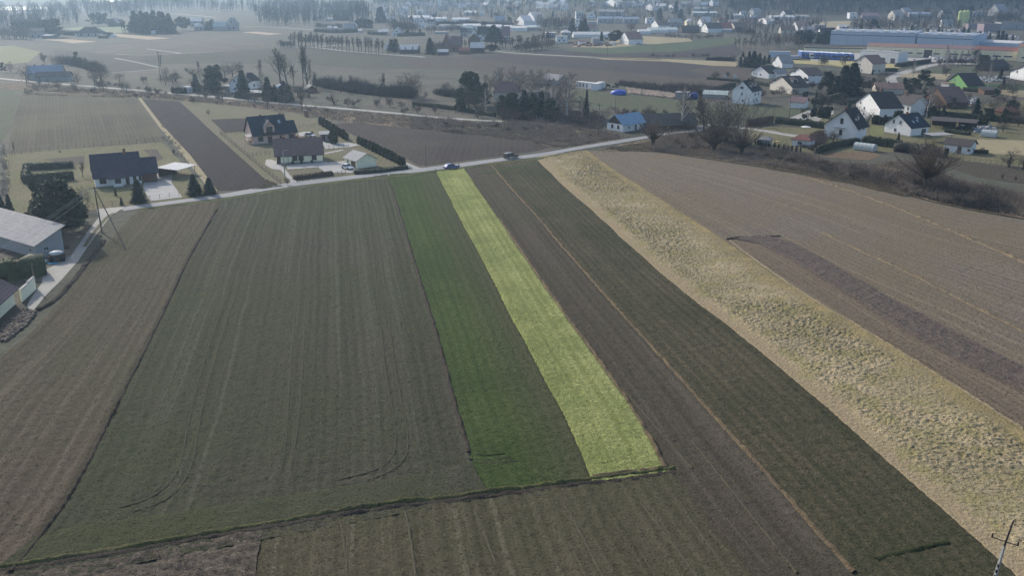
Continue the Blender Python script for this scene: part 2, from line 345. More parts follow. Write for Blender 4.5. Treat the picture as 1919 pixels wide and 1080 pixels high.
# ploughed band inside the brown field, loam next to the meadow
strip('ploughed_band', [(1372, 449), (1440, 462), (1600, 562), (1750, 655), (1919, 738), (2100, 830)], [(1376, 446), (1463, 443), (1600, 520), (1750, 605), (1919, 690), (2100, 775)], field('ploughed_band_soil', (104, 94, 87), (132, 119, 110), .3, 1.5, 2., .15), .06, .4, .4, lambda X, Y, U, V, wd: .15+.24*vnoise(X*1.4, Y*1.4, 1)+.12*vnoise(X*3, Y*3, 2))
strip('loam_margin', [(1368, 451), (1408, 480), (1621, 615), (1732, 680), (1834, 748), (1919, 803), (2150, 946)], [(1372, 449), (1440, 462), (1600, 562), (1750, 655), (1919, 738), (2150, 850)], field('loam_margin_soil', (112, 100, 86), (142, 126, 106), .5, 1., 2, .1, thin=(150, 138, 116), thinamt=.6), .13, .8, .8, d_clod(.08, 1.2))
# headland of the wheat field, tramlines that turn at its end
hd = field('headland_soil', (76, 78, 62), (100, 97, 82), .5, 1.1, 2.3, .12, (82, 90, 54), .6, .03, coord=78)
strip('headland', [(75, 1005), (150, 985), (330, 962), (500, 935), (700, 905), (885, 868)], [(-10, 1072), (185, 1038), (330, 1014), (486, 987), (640, 959), (915, 925)], hd, .1, .4, .4, d_clod(.14, 1.9))
tram = field('tramline_soil', (80, 80, 64), (98, 95, 78), .4, 2, 3, .08)
for i, (cl) in enumerate([[(584, 372), (565, 480), (552, 600), (543, 720), (540, 800), (528, 880)], [(596, 376), (580, 480), (572, 600), (566, 720), (560, 800), (545, 885)],
    [(690, 392), (700, 480), (712, 590), (722, 700), (742, 800), (742, 860), (700, 888), (620, 905)], [(703, 392), (714, 480), (728, 590), (740, 700), (764, 800), (766, 862), (715, 898), (640, 912)],
    [(483, 398), (450, 490), (405, 610), (370, 720), (352, 800), (340, 880), (300, 930), (230, 955), (180, 960)], [(494, 400), (464, 490), (422, 610), (390, 720), (372, 800), (362, 880), (320, 940), (250, 962)]]):
    bank('tramline', cl, .28, .03, tram, z=.18, rough=1)
tr2 = field('pale_wheelmark', (96, 92, 76), (116, 110, 92), .4, 2, 3, .08)
for cl in [[(1297, 829), (1386, 939), (1493, 1078)], [(1090, 640), (1200, 770), (1297, 880)], [(1053, 939), (1090, 1005), (1130, 1085)], [(1190, 930), (1260, 1020), (1310, 1090)], [(890, 960), (915, 1020), (940, 1085)], [(1265, 935), (1340, 1040), (1372, 1085)],
           [(760, 960), (772, 1020), (780, 1085)], [(640, 985), (648, 1040), (652, 1085)]]:
    bank('wheel_mark', cl, .32, .08, tr2, z=.15, rough=1)
# ridges and verges between the plots; furrows drawn as ridges raised for their shadow
b_dk = field('turned_soil', (70, 64, 57), (100, 92, 82), .3, 2, 3, .1)
b_gr = field('verge_grass', (100, 98, 68), (128, 122, 88), .3, 2, 2.5, .1, (100, 108, 58), .5, .15)
b_st = field('straw_verge', (112, 100, 78), (150, 132, 104), .3, 2, 2.5, .1, (110, 96, 84), .5, .2)
b_st2 = field('pale_straw_verge', (126, 112, 92), (156, 140, 114), .3, 2, 2.5, .1)
def off(cl, dx, dy): return [(x+dx, y+dy) for x, y in cl]
bank('furrow_ridge', E1[1:-1], .6, .3, b_dk, rough=.8); bank('furrow_ridge', off(E2[1:-2], 1, 0), .65, .3, b_dk, rough=.8)
bank('straw_ridge', off(E4[1:], 2, 0), .75, .3, b_st, rough=.9); bank('straw_ridge', E5[:-1], .7, .32, b_st, rough=.9)
bank('grass_verge', off(DT, 0, -3), .85, .36, b_gr); bank('furrow_ridge', off(DT, 2, 4), 1.1, .25, b_dk, z=.05)
bank('grass_verge', [(1110, 895), (1180, 888), (1250, 878)], .9, .35, b_st)
bank('straw_ridge', [(1514, 333), (1600, 360), (1700, 398), (1800, 440), (1919, 492), (2000, 530)], 1.3, .34, b_st2, z=.09, rough=1)
bank('straw_ridge', [(1540, 436), (1600, 465), (1700, 510), (1800, 562), (1919, 623), (2000, 665)], 1., .26, b_st2, z=.09, rough=1)
bank('straw_ridge', [(1368, 451), (1408, 482), (1500, 548), (1621, 619), (1700, 668), (1834, 751), (1919, 806)], .55, .16, field('pale_straw', (146, 132, 106), (186, 170, 140), .3, 2, 2.5, .1), rough=1)
bank('furrow_ridge', [(1362, 450), (1400, 447), (1430, 444), (1462, 444)], .8, .35, b_dk)
bank('furrow_ridge', [(1640, 1050), (1700, 1035), (1775, 1018)], .9, .3, field('dark_green_rut', (58, 66, 42), (84, 88, 60), .3, 2, 3, .1))
bank('furrow_ridge', [(196, 452), (150, 510), (110, 560), (72, 582)], 1.1, .4, b_dk)
for k, (x, y) in enumerate([(905, 853), (900, 862), (915, 868)]): bank('furrow_ridge', [(x-25, y), (x+15, y+3), (x+55, y-2)], .35, .1, field('green_rut%d' % k, (44, 58, 32), (70, 84, 50)) if k == 0 else b_dk)
vg = field('road_verge', (88, 92, 62), (122, 118, 88), .3, 1, 2, .1, (110, 120, 70), .5, .1)
bank('road_verge', [(262, 393), (400, 378), (547, 354), (651, 341), (760, 331), (820, 321), (864, 317), (948, 305), (1021, 297), (1073, 286)], 2.6, .3, vg, step=1)
bank('road_verge', [(900, 326), (960, 316), (1003, 305)], 2.6, .2, field('green_verge', (66, 82, 46), (96, 104, 68)), step=1)

# roads and lanes
def roadmat(name, c):
    t = NT(name); o = t.coord('World'); a = t.noise(o, .6, 5, .7); b = t.noise(o, .07, 3); c = tuple(c)
    col = t.mix(a, tuple(x*.85 for x in c)+(1,), tuple(x*1.12 for x in c)+(1,)); col = t.mix(t.math('MULTIPLY', b, .5), col, tuple(x*.78 for x in c)+(1,)); t.out(col, .85); t.bump(a, .03); return t.m
r_as = roadmat('worn_asphalt', (.27, .27, .27)); r_gr = roadmat('pale_gravel', (.34, .325, .295)); r_pv = roadmat('pale_paving', (.36, .35, .335))
lo = [(232, 396), (256, 391.8), (400, 373), (422, 371), (547, 349.5), (651, 336.5), (760, 326.5), (831, 317), (864, 313.5), (948, 301), (1021, 293.3), (1073, 282), (1160, 268.6), (1211, 260), (1240, 254), (1303, 247.5)]
hi = [(228, 389), (250, 385.5), (395, 367.5), (415, 364), (540, 342.5), (651, 329.5), (755, 319.5), (825, 311), (858, 307), (943, 295.7), (1020, 286.5), (1070, 277), (1158, 262.5), (1209, 255), (1238, 250.5), (1300, 245)]
strip('asphalt_road', hi, lo, r_as, .07, 3, 5)
patch('gravel_track', [(870, 60), (1240, 24), (1080, 66), (990, 130), (850, 310), (700, 530), (560, 690), (400, 850), (290, 990), (240, 940), (280, 860), (380, 720), (380, 620), (500, 560), (640, 480), (760, 300), (890, 130)], r_gr, .055, 'M5')
ribbon('grass_median', [(1030, 95), (960, 130), (880, 230), (810, 320), (760, 400)], .9, fy, .09, 'M5')
patch('soil_yard', [(640, 480), (380, 720), (300, 700), (0, 740), (0, 540), (420, 430), (620, 250), (760, 300)], field('yard_soil', (112, 104, 90), (140, 130, 112), .2, 1, 1.5, .08, coord=10), .035, 'M5')  # bare soil of the barn yard, in its own colour
ribbon('gravel_lane', [(-60, 141), (62, 153), (208, 164.7), (400, 181), (495, 190.7), (557, 196.5), (651, 204), (780, 215.7), (822, 220.6), (900, 225.5), (945, 227.5)], 3.6, r_gr, .05)
ribbon('gravel_lane', [(1303, 246), (1325, 234), (1350, 233), (1380, 239), (1412, 242), (1442, 247), (1482, 254), (1520, 259)], 4, r_gr, .055)
patch('gravel_lane', [(1446, 229), (1480, 221), (1510, 209), (1540, 199), (1562, 200), (1562, 214), (1540, 222), (1530, 231), (1519, 222), (1470, 232)], r_gr, .06)
patch('asphalt_road', [('T4', 700, 765), ('T4', 672, 700), ('T4', 780, 650), ('T4', 900, 620), ('T4', 1020, 585), ('T4', 1190, 560), ('T4', 1550, 572), ('T4', 1550, 580), ('T4', 1190, 575), ('T4', 1060, 605), ('T4', 830, 672), ('T4', 765, 700), ('T4', 800, 765)], r_gr, .055)
patch('gravel_lane', [('T4', 0, 970), ('T4', 200, 958), ('T4', 215, 990), ('T4', 60, 1045), ('T4', 0, 1055)], r_gr, .06)
patch('concrete_yard', [('T4', 0, 545), ('T4', 0, 490), ('T4', 450, 470), ('T4', 850, 500), ('T4', 1190, 515), ('T4', 1205, 548), ('T4', 1000, 560), ('T4', 860, 540), ('T4', 440, 548)], r_pv, .04)
patch('lawn', [('T4', -340, 530), ('T4', 0, 545), ('T4', 440, 550), ('T4', 640, 560), ('T4', 860, 590), ('T4', 780, 612), ('T4', 300, 600), ('T4', 0, 575), ('T4', -340, 560)], field('beige_lawn', (170, 160, 112), (190, 178, 130), .2, .5, .8, .05, coord=0), .03)
patch('gravel_lane', [('M1', 1160, 380), ('M1', 1215, 460)] if False else [('M1', 1815, 590), ('M1', 1840, 640), ('M1', 1919, 665), ('M1', 1990, 660), ('M1', 1919, 635)], r_gr, .065)
r_dl = roadmat('dull_lane', (.2, .19, .17))
ribbon('field_lane', [(585, 88.5), (605, 90), (640, 94.5), (690, 99), (740, 103), (782, 105), (795, 107)], 4, r_gr, .05)
ribbon('field_lane', [(555, 89), (600, 87), (650, 83.5), (700, 81)], 3, r_gr, .045)
ribbon('field_lane', [(930, 96), (960, 99), (1060, 104.5), (1160, 109), (1240, 112)], 4, r_gr, .05)
ribbon('field_lane', [(275, 91), (300, 94.5), (340, 99), (330, 100)], 3, r_dl, .05); ribbon('field_lane', [(217, 101.5), (260, 103), (320, 101), (400, 97)], 2.5, r_dl, .05)
ribbon('field_lane', [(215, 108.5), (250, 115), (302, 127)], 2.5, r_dl, .05); ribbon('field_lane', [(205, 136), (250, 133), (302, 129)], 2, r_dl, .05)
ribbon('field_lane', [(455, 49), (515, 50), (590, 55.5)], 6, r_dl, .05); ribbon('field_lane', [(315, 25), (345, 26.5), (405, 32)], 8, r_dl, .05)

# plots of the middle distance
def F2(name, c1, c2, ang=30, **k):
    c1 = tuple(v*.9 for v in c1); c2 = tuple(v*.9 for v in c2); return field(name, c1, c2, .5, .5, .9, .06, coord=ang, aniso=.06, spk=.15, **k)
g_grey = F2('grey_grass', (98, 94, 78), (118, 112, 94), -20); g_olive = F2('olive_crop', (90, 96, 74), (108, 112, 88), 35)
g_dark = F2('dark_plough', (72, 66, 66), (88, 82, 80), 30); g_brown = F2('brown_fallow', (86, 78, 70), (102, 93, 84), 35)
g_beige = F2('beige_grass', (166, 154, 122), (192, 178, 144), 10); g_green = F2('green_crop', (84, 98, 72), (100, 114, 86), 35); g_pink = F2('pale_stubble', (190, 168, 142), (212, 190, 162), 0)
strip('grass_field', [(42, 171), (38, 185), (22, 240), (14, 288)], [(252, 181), (262, 193), (290, 230), (310, 266)], field('grey_grass_rows', (80, 75, 62), (108, 101, 84), .6, .8, 1.2, .1, (120, 118, 90), .4, .03), .02, 3, 3)
patch('olive_field', [(-80, 160), (0, 161), (30, 167), (36, 185), (18, 240), (0, 270), (-80, 262)], g_olive, .02)
patch('dark_field', [(262, 185), (335, 190), (372, 222), (380, 231), (440, 285), (499, 338), (497, 352), (460, 356), (408, 358), (354, 290), (300, 232)], field('dark_ploughland', (50, 44, 45), (70, 62, 61), .4, .8, 1.2, .12, coord=38), .03)
patch('dark_field', [(395, 224), (440, 222), (462, 222), (460, 246), (421, 249)], bpy.data.materials['dark_ploughland'], .035)
patch('dark_field', [(622, 232), (672, 230), (760, 240), (906, 255), (977, 262), (1031, 276), (1010, 282), (843, 305), (812, 309), (797, 311), (782, 309), (757, 294), (670, 257)], field('dark_clay', (66, 58, 57), (90, 81, 77), .3, .7, 1.2, .14, (92, 88, 74), .5, .04, coord=38), .03)
patch('straw_border', [(258, 183), (264, 183), (302, 232), (356, 290), (408, 358), (396, 360), (330, 275), (300, 240)], g_beige, .04)
patch('dry_yard', [(340, 191), (400, 190), (520, 205), (620, 228), (760, 300), (790, 322), (545, 350), (470, 355), (498, 338), (440, 285), (381, 231)], fy, .015)
patch('house_garden', [(8, 290), (300, 262), (345, 310), (400, 365), (250, 385), (130, 398), (20, 410)], field('garden_grass', (112, 106, 82), (144, 135, 106), .3, .8, 1.4, .08, (108, 116, 70), .6, .08, coord=10), .015)
patch('vegetable_bed', [('M0', 390, 475), ('M0', 760, 440), ('M0', 765, 515), ('M0', 650, 530)], f10, .04); patch('vegetable_bed', [('M0', 1290, 388), ('M0', 1410, 380), ('M0', 1470, 470), ('M0', 1400, 490)], f10, .04)
patch('olive_field', [(1060, 163), (1077, 166), (1140, 173), (1265, 186), (1371, 194), (1480, 200), (1536, 205), (1478, 220), (1440, 219), (1405, 222), (1330, 232), (1240, 225), (1150, 205), (1060, 200)], g_olive, .03)
patch('brown_field', [(940, 100.5), (1160, 112), (1325, 121), (1410, 130), (1395, 150), (1375, 153), (1320, 168), (1160, 154), (1000, 150), (880, 130), (770, 128), (760, 110), (885, 104)], g_brown, .02)
patch('dark_field', [(885, 106), (935, 101), (1160, 112), (1322, 118), (1325, 124), (1290, 131), (1327, 143), (1300, 146), (1160, 134), (1010, 123), (885, 109)], g_dark, .035)
patch('beige_strip', [(1110, 107), (1160, 107.5), (1321, 113), (1400, 117), (1407, 125), (1338, 123), (1250, 115), (1130, 111)], g_beige, .05)
patch('green_field', [(1060, 93), (1140, 89), (1290, 77), (1325, 73), (1400, 69), (1375, 81), (1275, 96), (1140, 100), (1060, 95)], g_green, .03)
patch('dark_field', [(1000, 95.5), (1060, 92), (1140, 99), (1275, 96), (1375, 81), (1400, 102), (1320, 107), (1160, 107), (1000, 100)], g_dark, .028)
patch('beige_lot', [('T3', -90, 395), ('T3', 250, 320), ('T3', 720, 340), ('T3', 760, 368), ('T3', 340, 400), ('T3', 0, 428), ('T3', -330, 420), ('T3', -300, 395)], g_beige, .036)
patch('grey_field', [(380, 98), (515, 90), (555, 90), (640, 96), (780, 107), (885, 110), (880, 130), (770, 128), (700, 130), (560, 120), (400, 118), (300, 120), (300, 102)], F2('grey_green_field', (80, 82, 70), (98, 97, 84), 20), .018)
patch('grey_field', [(100, 92), (215, 102), (302, 100), (302, 128), (200, 138), (100, 120)], F2('grey_blue_field', (84, 84, 78), (100, 98, 90), -30), .018)
patch('olive_field', [('T0', -300, 400), ('T0', 0, 412), ('T0', 130, 410), ('T0', 370, 465), ('T0', 250, 560), ('T0', 0, 580), ('T0', -300, 570)], F2('pale_olive', (140, 140, 104), (160, 158, 122), 10), .02)
patch('pale_stubble', [('U0', 640, 590), ('U0', 1000, 580), ('U0', 1450, 620), ('U0', 1080, 645), ('U0', 900, 615)], g_pink, .03)
patch('pale_stubble', [('U0', 1640, 500), ('U1', 0, 515), ('U1', 640, 570), ('U1', 300, 590), ('U0', 1800, 550)], g_pink, .03)
patch('pale_green_field', [('U0', 920, 430), ('U0', 1250, 395), ('U1', 0, 395), ('U1', 60, 480), ('U0', 1660, 490)], F2('pale_green', (140, 150, 118), (158, 164, 132), 0), .03)
patch('pale_stubble', [('U2', 0, 470), ('U2', 400, 505), ('U2', 200, 520), ('U1', 1700, 480)], g_pink, .03)
patch('beige_strip', [('U6', 460, 370), ('U6', 860, 320), ('U6', 1250, 310), ('U6', 1210, 380), ('U6', 900, 450), ('U6', 860, 390), ('U6', 520, 400)], g_beige, .03)
patch('dark_field', [('U5', 1000, 270), ('U5', 1900, 260), ('U6', 700, 300), ('U6', 860, 315), ('U6', 0, 350), ('U5', 1450, 340)], F2('mauve_plough', (98, 84, 82), (116, 100, 96), 5), .03)
patch('green_strip', [('T4', 1480, 750), ('T4', 1980, 765), ('T4', 1980, 812), ('T4', 1500, 790)], F2('fresh_green', (58, 84, 50), (74, 98, 62), 0), .04)
patch('beige_strip', [('T4', 1500, 800), ('T4', 1980, 815), ('T4', 1980, 880), ('T4', 1690, 850)], g_beige, .035); patch('beige_strip', [('T4', 870, 655), ('T4', 1260, 665), ('T4', 1210, 715), ('T4', 780, 690)], g_beige, .035)
patch('green_strip', [('T4', 1040, 620), ('T4', 1480, 590), ('T4', 1480, 660), ('T4', 1000, 650)], g_olive, .03)
patch('rough_field', [('M4', 1200, 560), ('M4', 1919, 660), ('M4', 2100, 700), ('M4', 2100, 850), ('M4', 1919, 790), ('M4', 1500, 730), ('M4', 1150, 610)], field('rough_soil', (84, 78, 68), (112, 104, 90), .2, 1, 1.2, .25, coord=10), .03)
patch('garden_beds', [('M4', 130, 510), ('M4', 500, 500), ('M4', 640, 530), ('M4', 520, 580), ('M4', 60, 545)], field('garden_soil', (110, 94, 80), (150, 130, 104), .2, 1, 1.2, .15, coord=10), .04)
patch('beige_garden', [('M4', 1500, 390), ('M4', 1919, 400), ('M4', 2100, 430), ('M4', 2100, 540), ('M4', 1640, 520), ('M4', 1480, 480)], g_beige, .03)
patch('lawn', [('M4', 540, 260), ('M4', 660, 280), ('M4', 650, 350), ('M4', 530, 370)], field('lawn_green', (120, 124, 78), (144, 146, 100), coord=0), .03)
patch('village_garden', [('M3', 1250, 270), ('M3', 1919, 290), ('M3', 1919, 540), ('M3', 1300, 440)], field('village_grass', (112, 108, 84), (142, 134, 104), .3, .8, 1.2, .1, (98, 104, 68), .5, .06, coord=30), .02)
patch('village_garden', [('T4', 0, 1060), ('T4', 1919, 900), ('T4', 2200, 980), ('M4', 2200, 560), ('M4', 1919, 640), ('M4', 1200, 560), ('M4', 800, 500), ('M4', 0, 520)], bpy.data.materials['village_grass'], .012)
# pavings of the near plots
patch('paved_drive', [('M0', 1400, 610), ('M0', 1555, 590), ('M0', 1540, 680), ('M0', 1640, 815), ('M0', 1350, 850), ('M0', 1290, 740), ('M0', 1290, 690)], r_pv, .05)
patch('paved_drive', [('M1', 1040, 645), ('M1', 1090, 600), ('M1', 1270, 585), ('M1', 1385, 650), ('M1', 1340, 690), ('M1', 1110, 690)], r_pv, .05)
patch('paved_terrace', [('M1', 750, 625), ('M1', 1100, 590), ('M1', 1190, 600), ('M1', 1050, 640), ('M1', 760, 660)], r_pv, .047)
patch('paved_path', [('M1', 570, 570), ('M1', 620, 570), ('M1', 690, 600), ('M1', 800, 730), ('M1', 850, 775), ('M1', 800, 785), ('M1', 700, 665), ('M1', 620, 655), ('M1', 560, 615)], r_pv, .044)
patch('paved_path', [('M1', 1080, 515), ('M1', 1260, 480), ('M1', 1265, 490), ('M1', 1085, 525)], r_pv, .05)
patch('paved_drive', [('M1', 1060, 390), ('M1', 1120, 425), ('M1', 1310, 420), ('M1', 1420, 440), ('M1', 1320, 460), ('M1', 1100, 475)], r_pv, .05)
patch('paved_drive', [('M1', 860, 330), ('M1', 930, 320), ('M1', 1010, 345), ('M1', 870, 360)], r_pv, .05)

rg_ = field('rank_grass', (112, 98, 80), (176, 158, 130), .2, 1, .9, .3, (92, 80, 68), .6, .12, coord=15)
patch('rough_bank', [(0, 156), (60, 157), (200, 168), (400, 186), (560, 201), (700, 214), (770, 220), (770, 240), (650, 229), (560, 213), (430, 198), (330, 189), (250, 181), (60, 172), (0, 165)], rg_, .028)
patch('rough_bank', [(770, 220), (880, 232), (1010, 231), (1118, 245), (1170, 260), (1075, 276), (1034, 276), (975, 262), (900, 254), (770, 240)], rg_, .038)
patch('rough_bank', [(1245, 259), (1300, 253), (1420, 278), (1530, 292), (1545, 303), (1640, 312), (1700, 302), (1800, 345), (1919, 372), (2020, 400), (2020, 425), (1919, 411), (1830, 396), (1750, 379), (1665, 356), (1519, 328), (1475, 320), (1350, 301), (1223, 283), (1120, 283), (1170, 270), (1210, 263)], rg_, .16)
# ------------------------------------------------------------------ vegetation
bark = plain('bark', (.085, .07, .06), .9, .3, 3); bark_pale = plain('birch_bark', (.42, .4, .37), .85, .35, 4); twig = plain('twigs', (.092, .074, .064), .9, .3, .8, rnd=.5)
twig_pale = plain('birch_twigs', (.19, .155, .135), .9, .3, .8, rnd=.4); twig_red = plain('willow_twigs', (.13, .095, .065), .9, .3, .8); oldwood = plain('weathered_wood', (.16, .13, .1), .9, .3, 2)
def leafmat(name, a, b):
    t = NT(name); o = t.coord('World'); n = t.noise(o, 1.1, 5, .7); n2 = t.noise(o, .35, 2); oi = t.n('ShaderNodeObjectInfo')
    col = t.mix(n, tuple(a)+(1,), tuple(b)+(1,)); col = t.mix(t.math('MULTIPLY', n2, .4), col, tuple(x*.7 for x in a)+(1,)); col = t.mix(t.math('MULTIPLY', oi.outputs['Random'], .3), col, (b[0]*1.2, b[1], b[2]*.8, 1))
    t.out(col, .8); return t.m
needle = leafmat('spruce_needles', (.018, .032, .026), (.045, .065, .045)); pineg = leafmat('pine_needles', (.03, .045, .03), (.075, .095, .055)); thujag = leafmat('thuja_leaves', (.03, .04, .022), (.075, .085, .045))
hedgeg = leafmat('hedge_leaves', (.025, .034, .02), (.06, .07, .04)); brownh = leafmat('brown_hedge_leaves', (.07, .05, .035), (.13, .095, .065)); scrubm = leafmat('scrub_twigs', (.17, .14, .12), (.42, .36, .29)); strawm = leafmat('straw_tufts', (.2, .165, .11), (.36, .3, .2))
def tubes(segs, n):
    """segs: rows p0(3) p1(3) r0 r1 -> verts, quads"""
    s = np.asarray(segs, float)
    if len(s) == 0: return np.zeros((0, 3)), np.zeros((0, 4), int)
    a, b = s[:, :3], s[:, 3:6]; d = b-a; d /= np.linalg.norm(d, axis=1)[:, None]+1e-9
    h = np.where(np.abs(d[:, 2:3]) > .9, np.array([[1., 0, 0]]), np.array([[0, 0, 1.]])); u = np.cross(d, h); u /= np.linalg.norm(u, axis=1)[:, None]; v = np.cross(d, u)
    th = np.arange(n)*2*np.pi/n; c = np.cos(th)[None, :, None]; q = np.sin(th)[None, :, None]; ring = u[:, None]*c+v[:, None]*q
    V = np.concatenate([a[:, None]+ring*s[:, 6][:, None, None], b[:, None]+ring*s[:, 7][:, None, None]], 1).reshape(-1, 3)
    i = np.arange(n); j = (i+1) % n; f = np.stack([i, j, n+j, n+i], 1); F = (f[None]+(np.arange(len(s))*2*n)[:, None, None]).reshape(-1, 4); return V, F
def merge(*vf):
    V = []; F = []; k = 0
    for v, f in vf:
        V.append(v); F.append(f+k); k += len(v)
    return np.concatenate(V), np.concatenate(F)
def bare(seed, h=10., kind='round', lod=0):
    rg = random.Random(seed); big = []; small = []
    P = dict(round=(.2, 55, .62, .25), tall=(.25, 30, .45, .5), birch=(.25, 38, .42, .05), willow=(.22, 40, .9, .35), orchard=(.22, 62, .6, .1), shrub=(.02, 35, .8, .4), poplar=(.12, 14, .38, .9))[kind]
    t0, ang, lr, up = P; tw = .026 if lod == 0 else .085
    def branch(p, d, L, r, lev, maxlev):
        k = 3 if lev < 2 else 2; q = p.copy(); pts = [(q.copy(), r)]
        for i in range(k):
            w = Vector((rg.gauss(0, 1), rg.gauss(0, 1), rg.gauss(0, .6)))*(.14 if lev else .06)*(1 if kind != 'orchard' else 1.8)
            d = (d+w+Vector((0, 0, up*.12 if lev else .1))).normalized(); e = q+d*L/k; r2 = max(tw, r*(.62 if i == k-1 else .8)) if lev < maxlev else tw*.8
            (big if lev < 2 else small).append((*q, *e, r, r2)); q = e; r = r2; pts.append((q.copy(), r))
        if lev >= maxlev: return
        nc = ([10, 7, 6, 4] if lod == 0 else [10, 6, 4, 2])[lev]
        if kind in ('birch', 'tall', 'poplar') and lev == 0: nc = 20 if lod == 0 else 12
        for c in range(nc):
            f = (.25 if lev else t0)+(1-(.25 if lev else t0))*(c+rg.random())/nc; i = min(k-1, int(f*k)); g = f*k-i; s = pts[i][0].lerp(pts[i+1][0], g); rr = pts[i+1][1]
            az = c*2.4+rg.random(); a = R(ang*(.7+.6*rg.random())); ax = d.orthogonal().normalized(); ax.rotate(Matrix.Rotation(az, 3, d)); dd = (d*math.cos(a)+ax*math.sin(a)).normalized()
            l2 = L*lr*(1.15-.65*f if kind in ('birch', 'tall', 'poplar') and lev == 0 else .75+.4*rg.random())*(.9 if lev else 1)
            if kind in ('birch', 'tall', 'poplar') and lev == 0: l2 = L*lr*(1.1-.85*f)*(.7+.5*rg.random())
            branch(s, dd, l2, rr*.6, lev+1, maxlev)
    ml = 3
    if kind == 'willow':
        big.append((0, 0, 0, .05, .05, h*.12, h*.06, h*.05)); big.append((.05, .05, h*.12, 0, 0, h*.24, h*.05, h*.085))
        for i in range(80 if lod == 0 else 24):
            az = i*2.4; a = R(rg.uniform(3, 66)); d = Vector((math.cos(az)*math.sin(a), math.sin(az)*math.sin(a), math.cos(a))); q = Vector((0, 0, h*.22))+d*h*.05; r = .07; L = h*.75*rg.uniform(.6, 1.05); 
            for k in range(3):
                d = (d+Vector((rg.gauss(0, .08), rg.gauss(0, .08), .1))).normalized(); e = q+d*L/3; (big if k == 0 else small).append((*q, *e, r, r*.6)); 
                for m in range(9 if lod == 0 else 2):
                    s = q.lerp(e, rg.random()); dd = (d+Vector((rg.gauss(0, .3), rg.gauss(0, .3), rg.gauss(.1, .2)))).normalized(); small.append((*s, *(s+dd*L*.3*rg.random()), tw*1.2, tw*.6))
                q = e; r *= .6
    elif kind == 'shrub':
        for i in range(9 if lod == 0 else 6):
            az = i*2.4; a = R(rg.uniform(5, 55)); branch(Vector((rg.gauss(0, .15), rg.gauss(0, .15), 0)), Vector((math.cos(az)*math.sin(a), math.sin(az)*math.sin(a), math.cos(a))), h*.8*rg.uniform(.7, 1), .05, 1, 3)
    else:
        tl = h*(.5 if kind in ('round', 'orchard') else .95); branch(Vector((0, 0, -.1)), Vector((rg.gauss(0, .03), rg.gauss(0, .03), 1)).normalized(), tl, h*.024 if kind != 'orchard' else h*.045, 0, ml)
    return tubes(big, 5 if lod == 0 else 4), tubes(small, 3)
def quads(c, size, rng, flat=0., elong=1.):
    """little leaf faces at points c"""
    n = len(c); d = rng.normal(size=(n, 3)); d[:, 2] *= (1-flat); d /= np.linalg.norm(d, axis=1)[:, None]; e = np.cross(d, rng.normal(size=(n, 3))); e /= np.linalg.norm(e, axis=1)[:, None]
    s = size*(.6+.8*rng.random((n, 1))); a = d*s*elong; b = e*s*.6; V = np.stack([c-a-b*.4, c-b+a*.1, c+a, c+b-a*.1], 1).reshape(-1, 3); return V, np.arange(4*n).reshape(n, 4)
def blob(cx, cy, z0, rx, ry, hz, rng, nu=12, nv=7, flat=1.):
    th = np.linspace(0, 2*np.pi, nu, endpoint=False); ph = np.linspace(.02, np.pi-.02, nv); T, P = np.meshgrid(th, ph); k = 1+.12*rng.normal(size=T.shape); x = cx+rx*np.sin(P)**flat*np.cos(T)*k; y = cy+ry*np.sin(P)**flat*np.sin(T)*k; z = z0+hz/2*(1+np.cos(P))
    i = np.arange(nu*nv).reshape(nv, nu); F = np.stack([i[:-1], i[1:], np.roll(i, -1, 1)[1:], np.roll(i, -1, 1)[:-1]], -1).reshape(-1, 4); return np.stack([x.ravel(), y.ravel(), z.ravel()], 1), F
def spruce(seed, h=10., rad=2.2, lod=0):
    rng = np.random.default_rng(seed); segs = []; C = []; n = 26 if lod == 0 else 12
    for i in range(n):
        z = h*(.06+.93*(i/n)); r = rad*(1-i/n)**.85*(.85+.3*rng.random())+.1
        for k in range(13 if lod == 0 else 8):
            a = rng.random()*6.283; rr = r*(.7+.4*rng.random()); m = 10 if lod == 0 else 5; t = rng.random(m)**.6; C.append(np.stack([np.cos(a)*rr*t+rng.normal(size=m)*.07*rad/2, np.sin(a)*rr*t+rng.normal(size=m)*.07*rad/2, z-rr*.35*t+rng.normal(size=m)*.08], 1))
    C = np.concatenate(C); q = quads(C, .27*rad/2.2*(1 if lod == 0 else 1.7), rng, .5, 1.3); core = blob(0, 0, h*.06, rad*.5, rad*.5, h*.7, rng, 8, 6, .6)
    return tubes([(0, 0, 0, 0, 0, h*.95, h*.018+.05, .02)], 6), merge(q, core)
def pine(seed, h=10., rad=3.5, lod=0):
    rng = np.random.default_rng(seed); rg = random.Random(seed); segs = [(0, 0, 0, .1, 0, h*.9, .2, .05)]; C = []
    for i in range(30 if lod == 0 else 14):
        z = h*(.14+.82*rng.random()**.9); r = rad*(1.05-.75*max(0, z/h-.25)/.75)*rng.random()**.5; a = i*2.4; p = np.array([math.cos(a)*r, math.sin(a)*r, z]); segs.append((0, 0, z*.8, *p, .08, .03)); m = 170 if lod == 0 else 45; c = rng.normal(size=(m, 3)); c /= np.linalg.norm(c, axis=1)[:, None]; C.append(p+c*(.35+.75*rng.random((m, 1)))*np.array([1.1, 1.1, .8])*rad*.3)
    return tubes(segs, 5), quads(np.concatenate(C), .24*rad/3.5*(1 if lod == 0 else 1.9), rng, 0, 1.3)
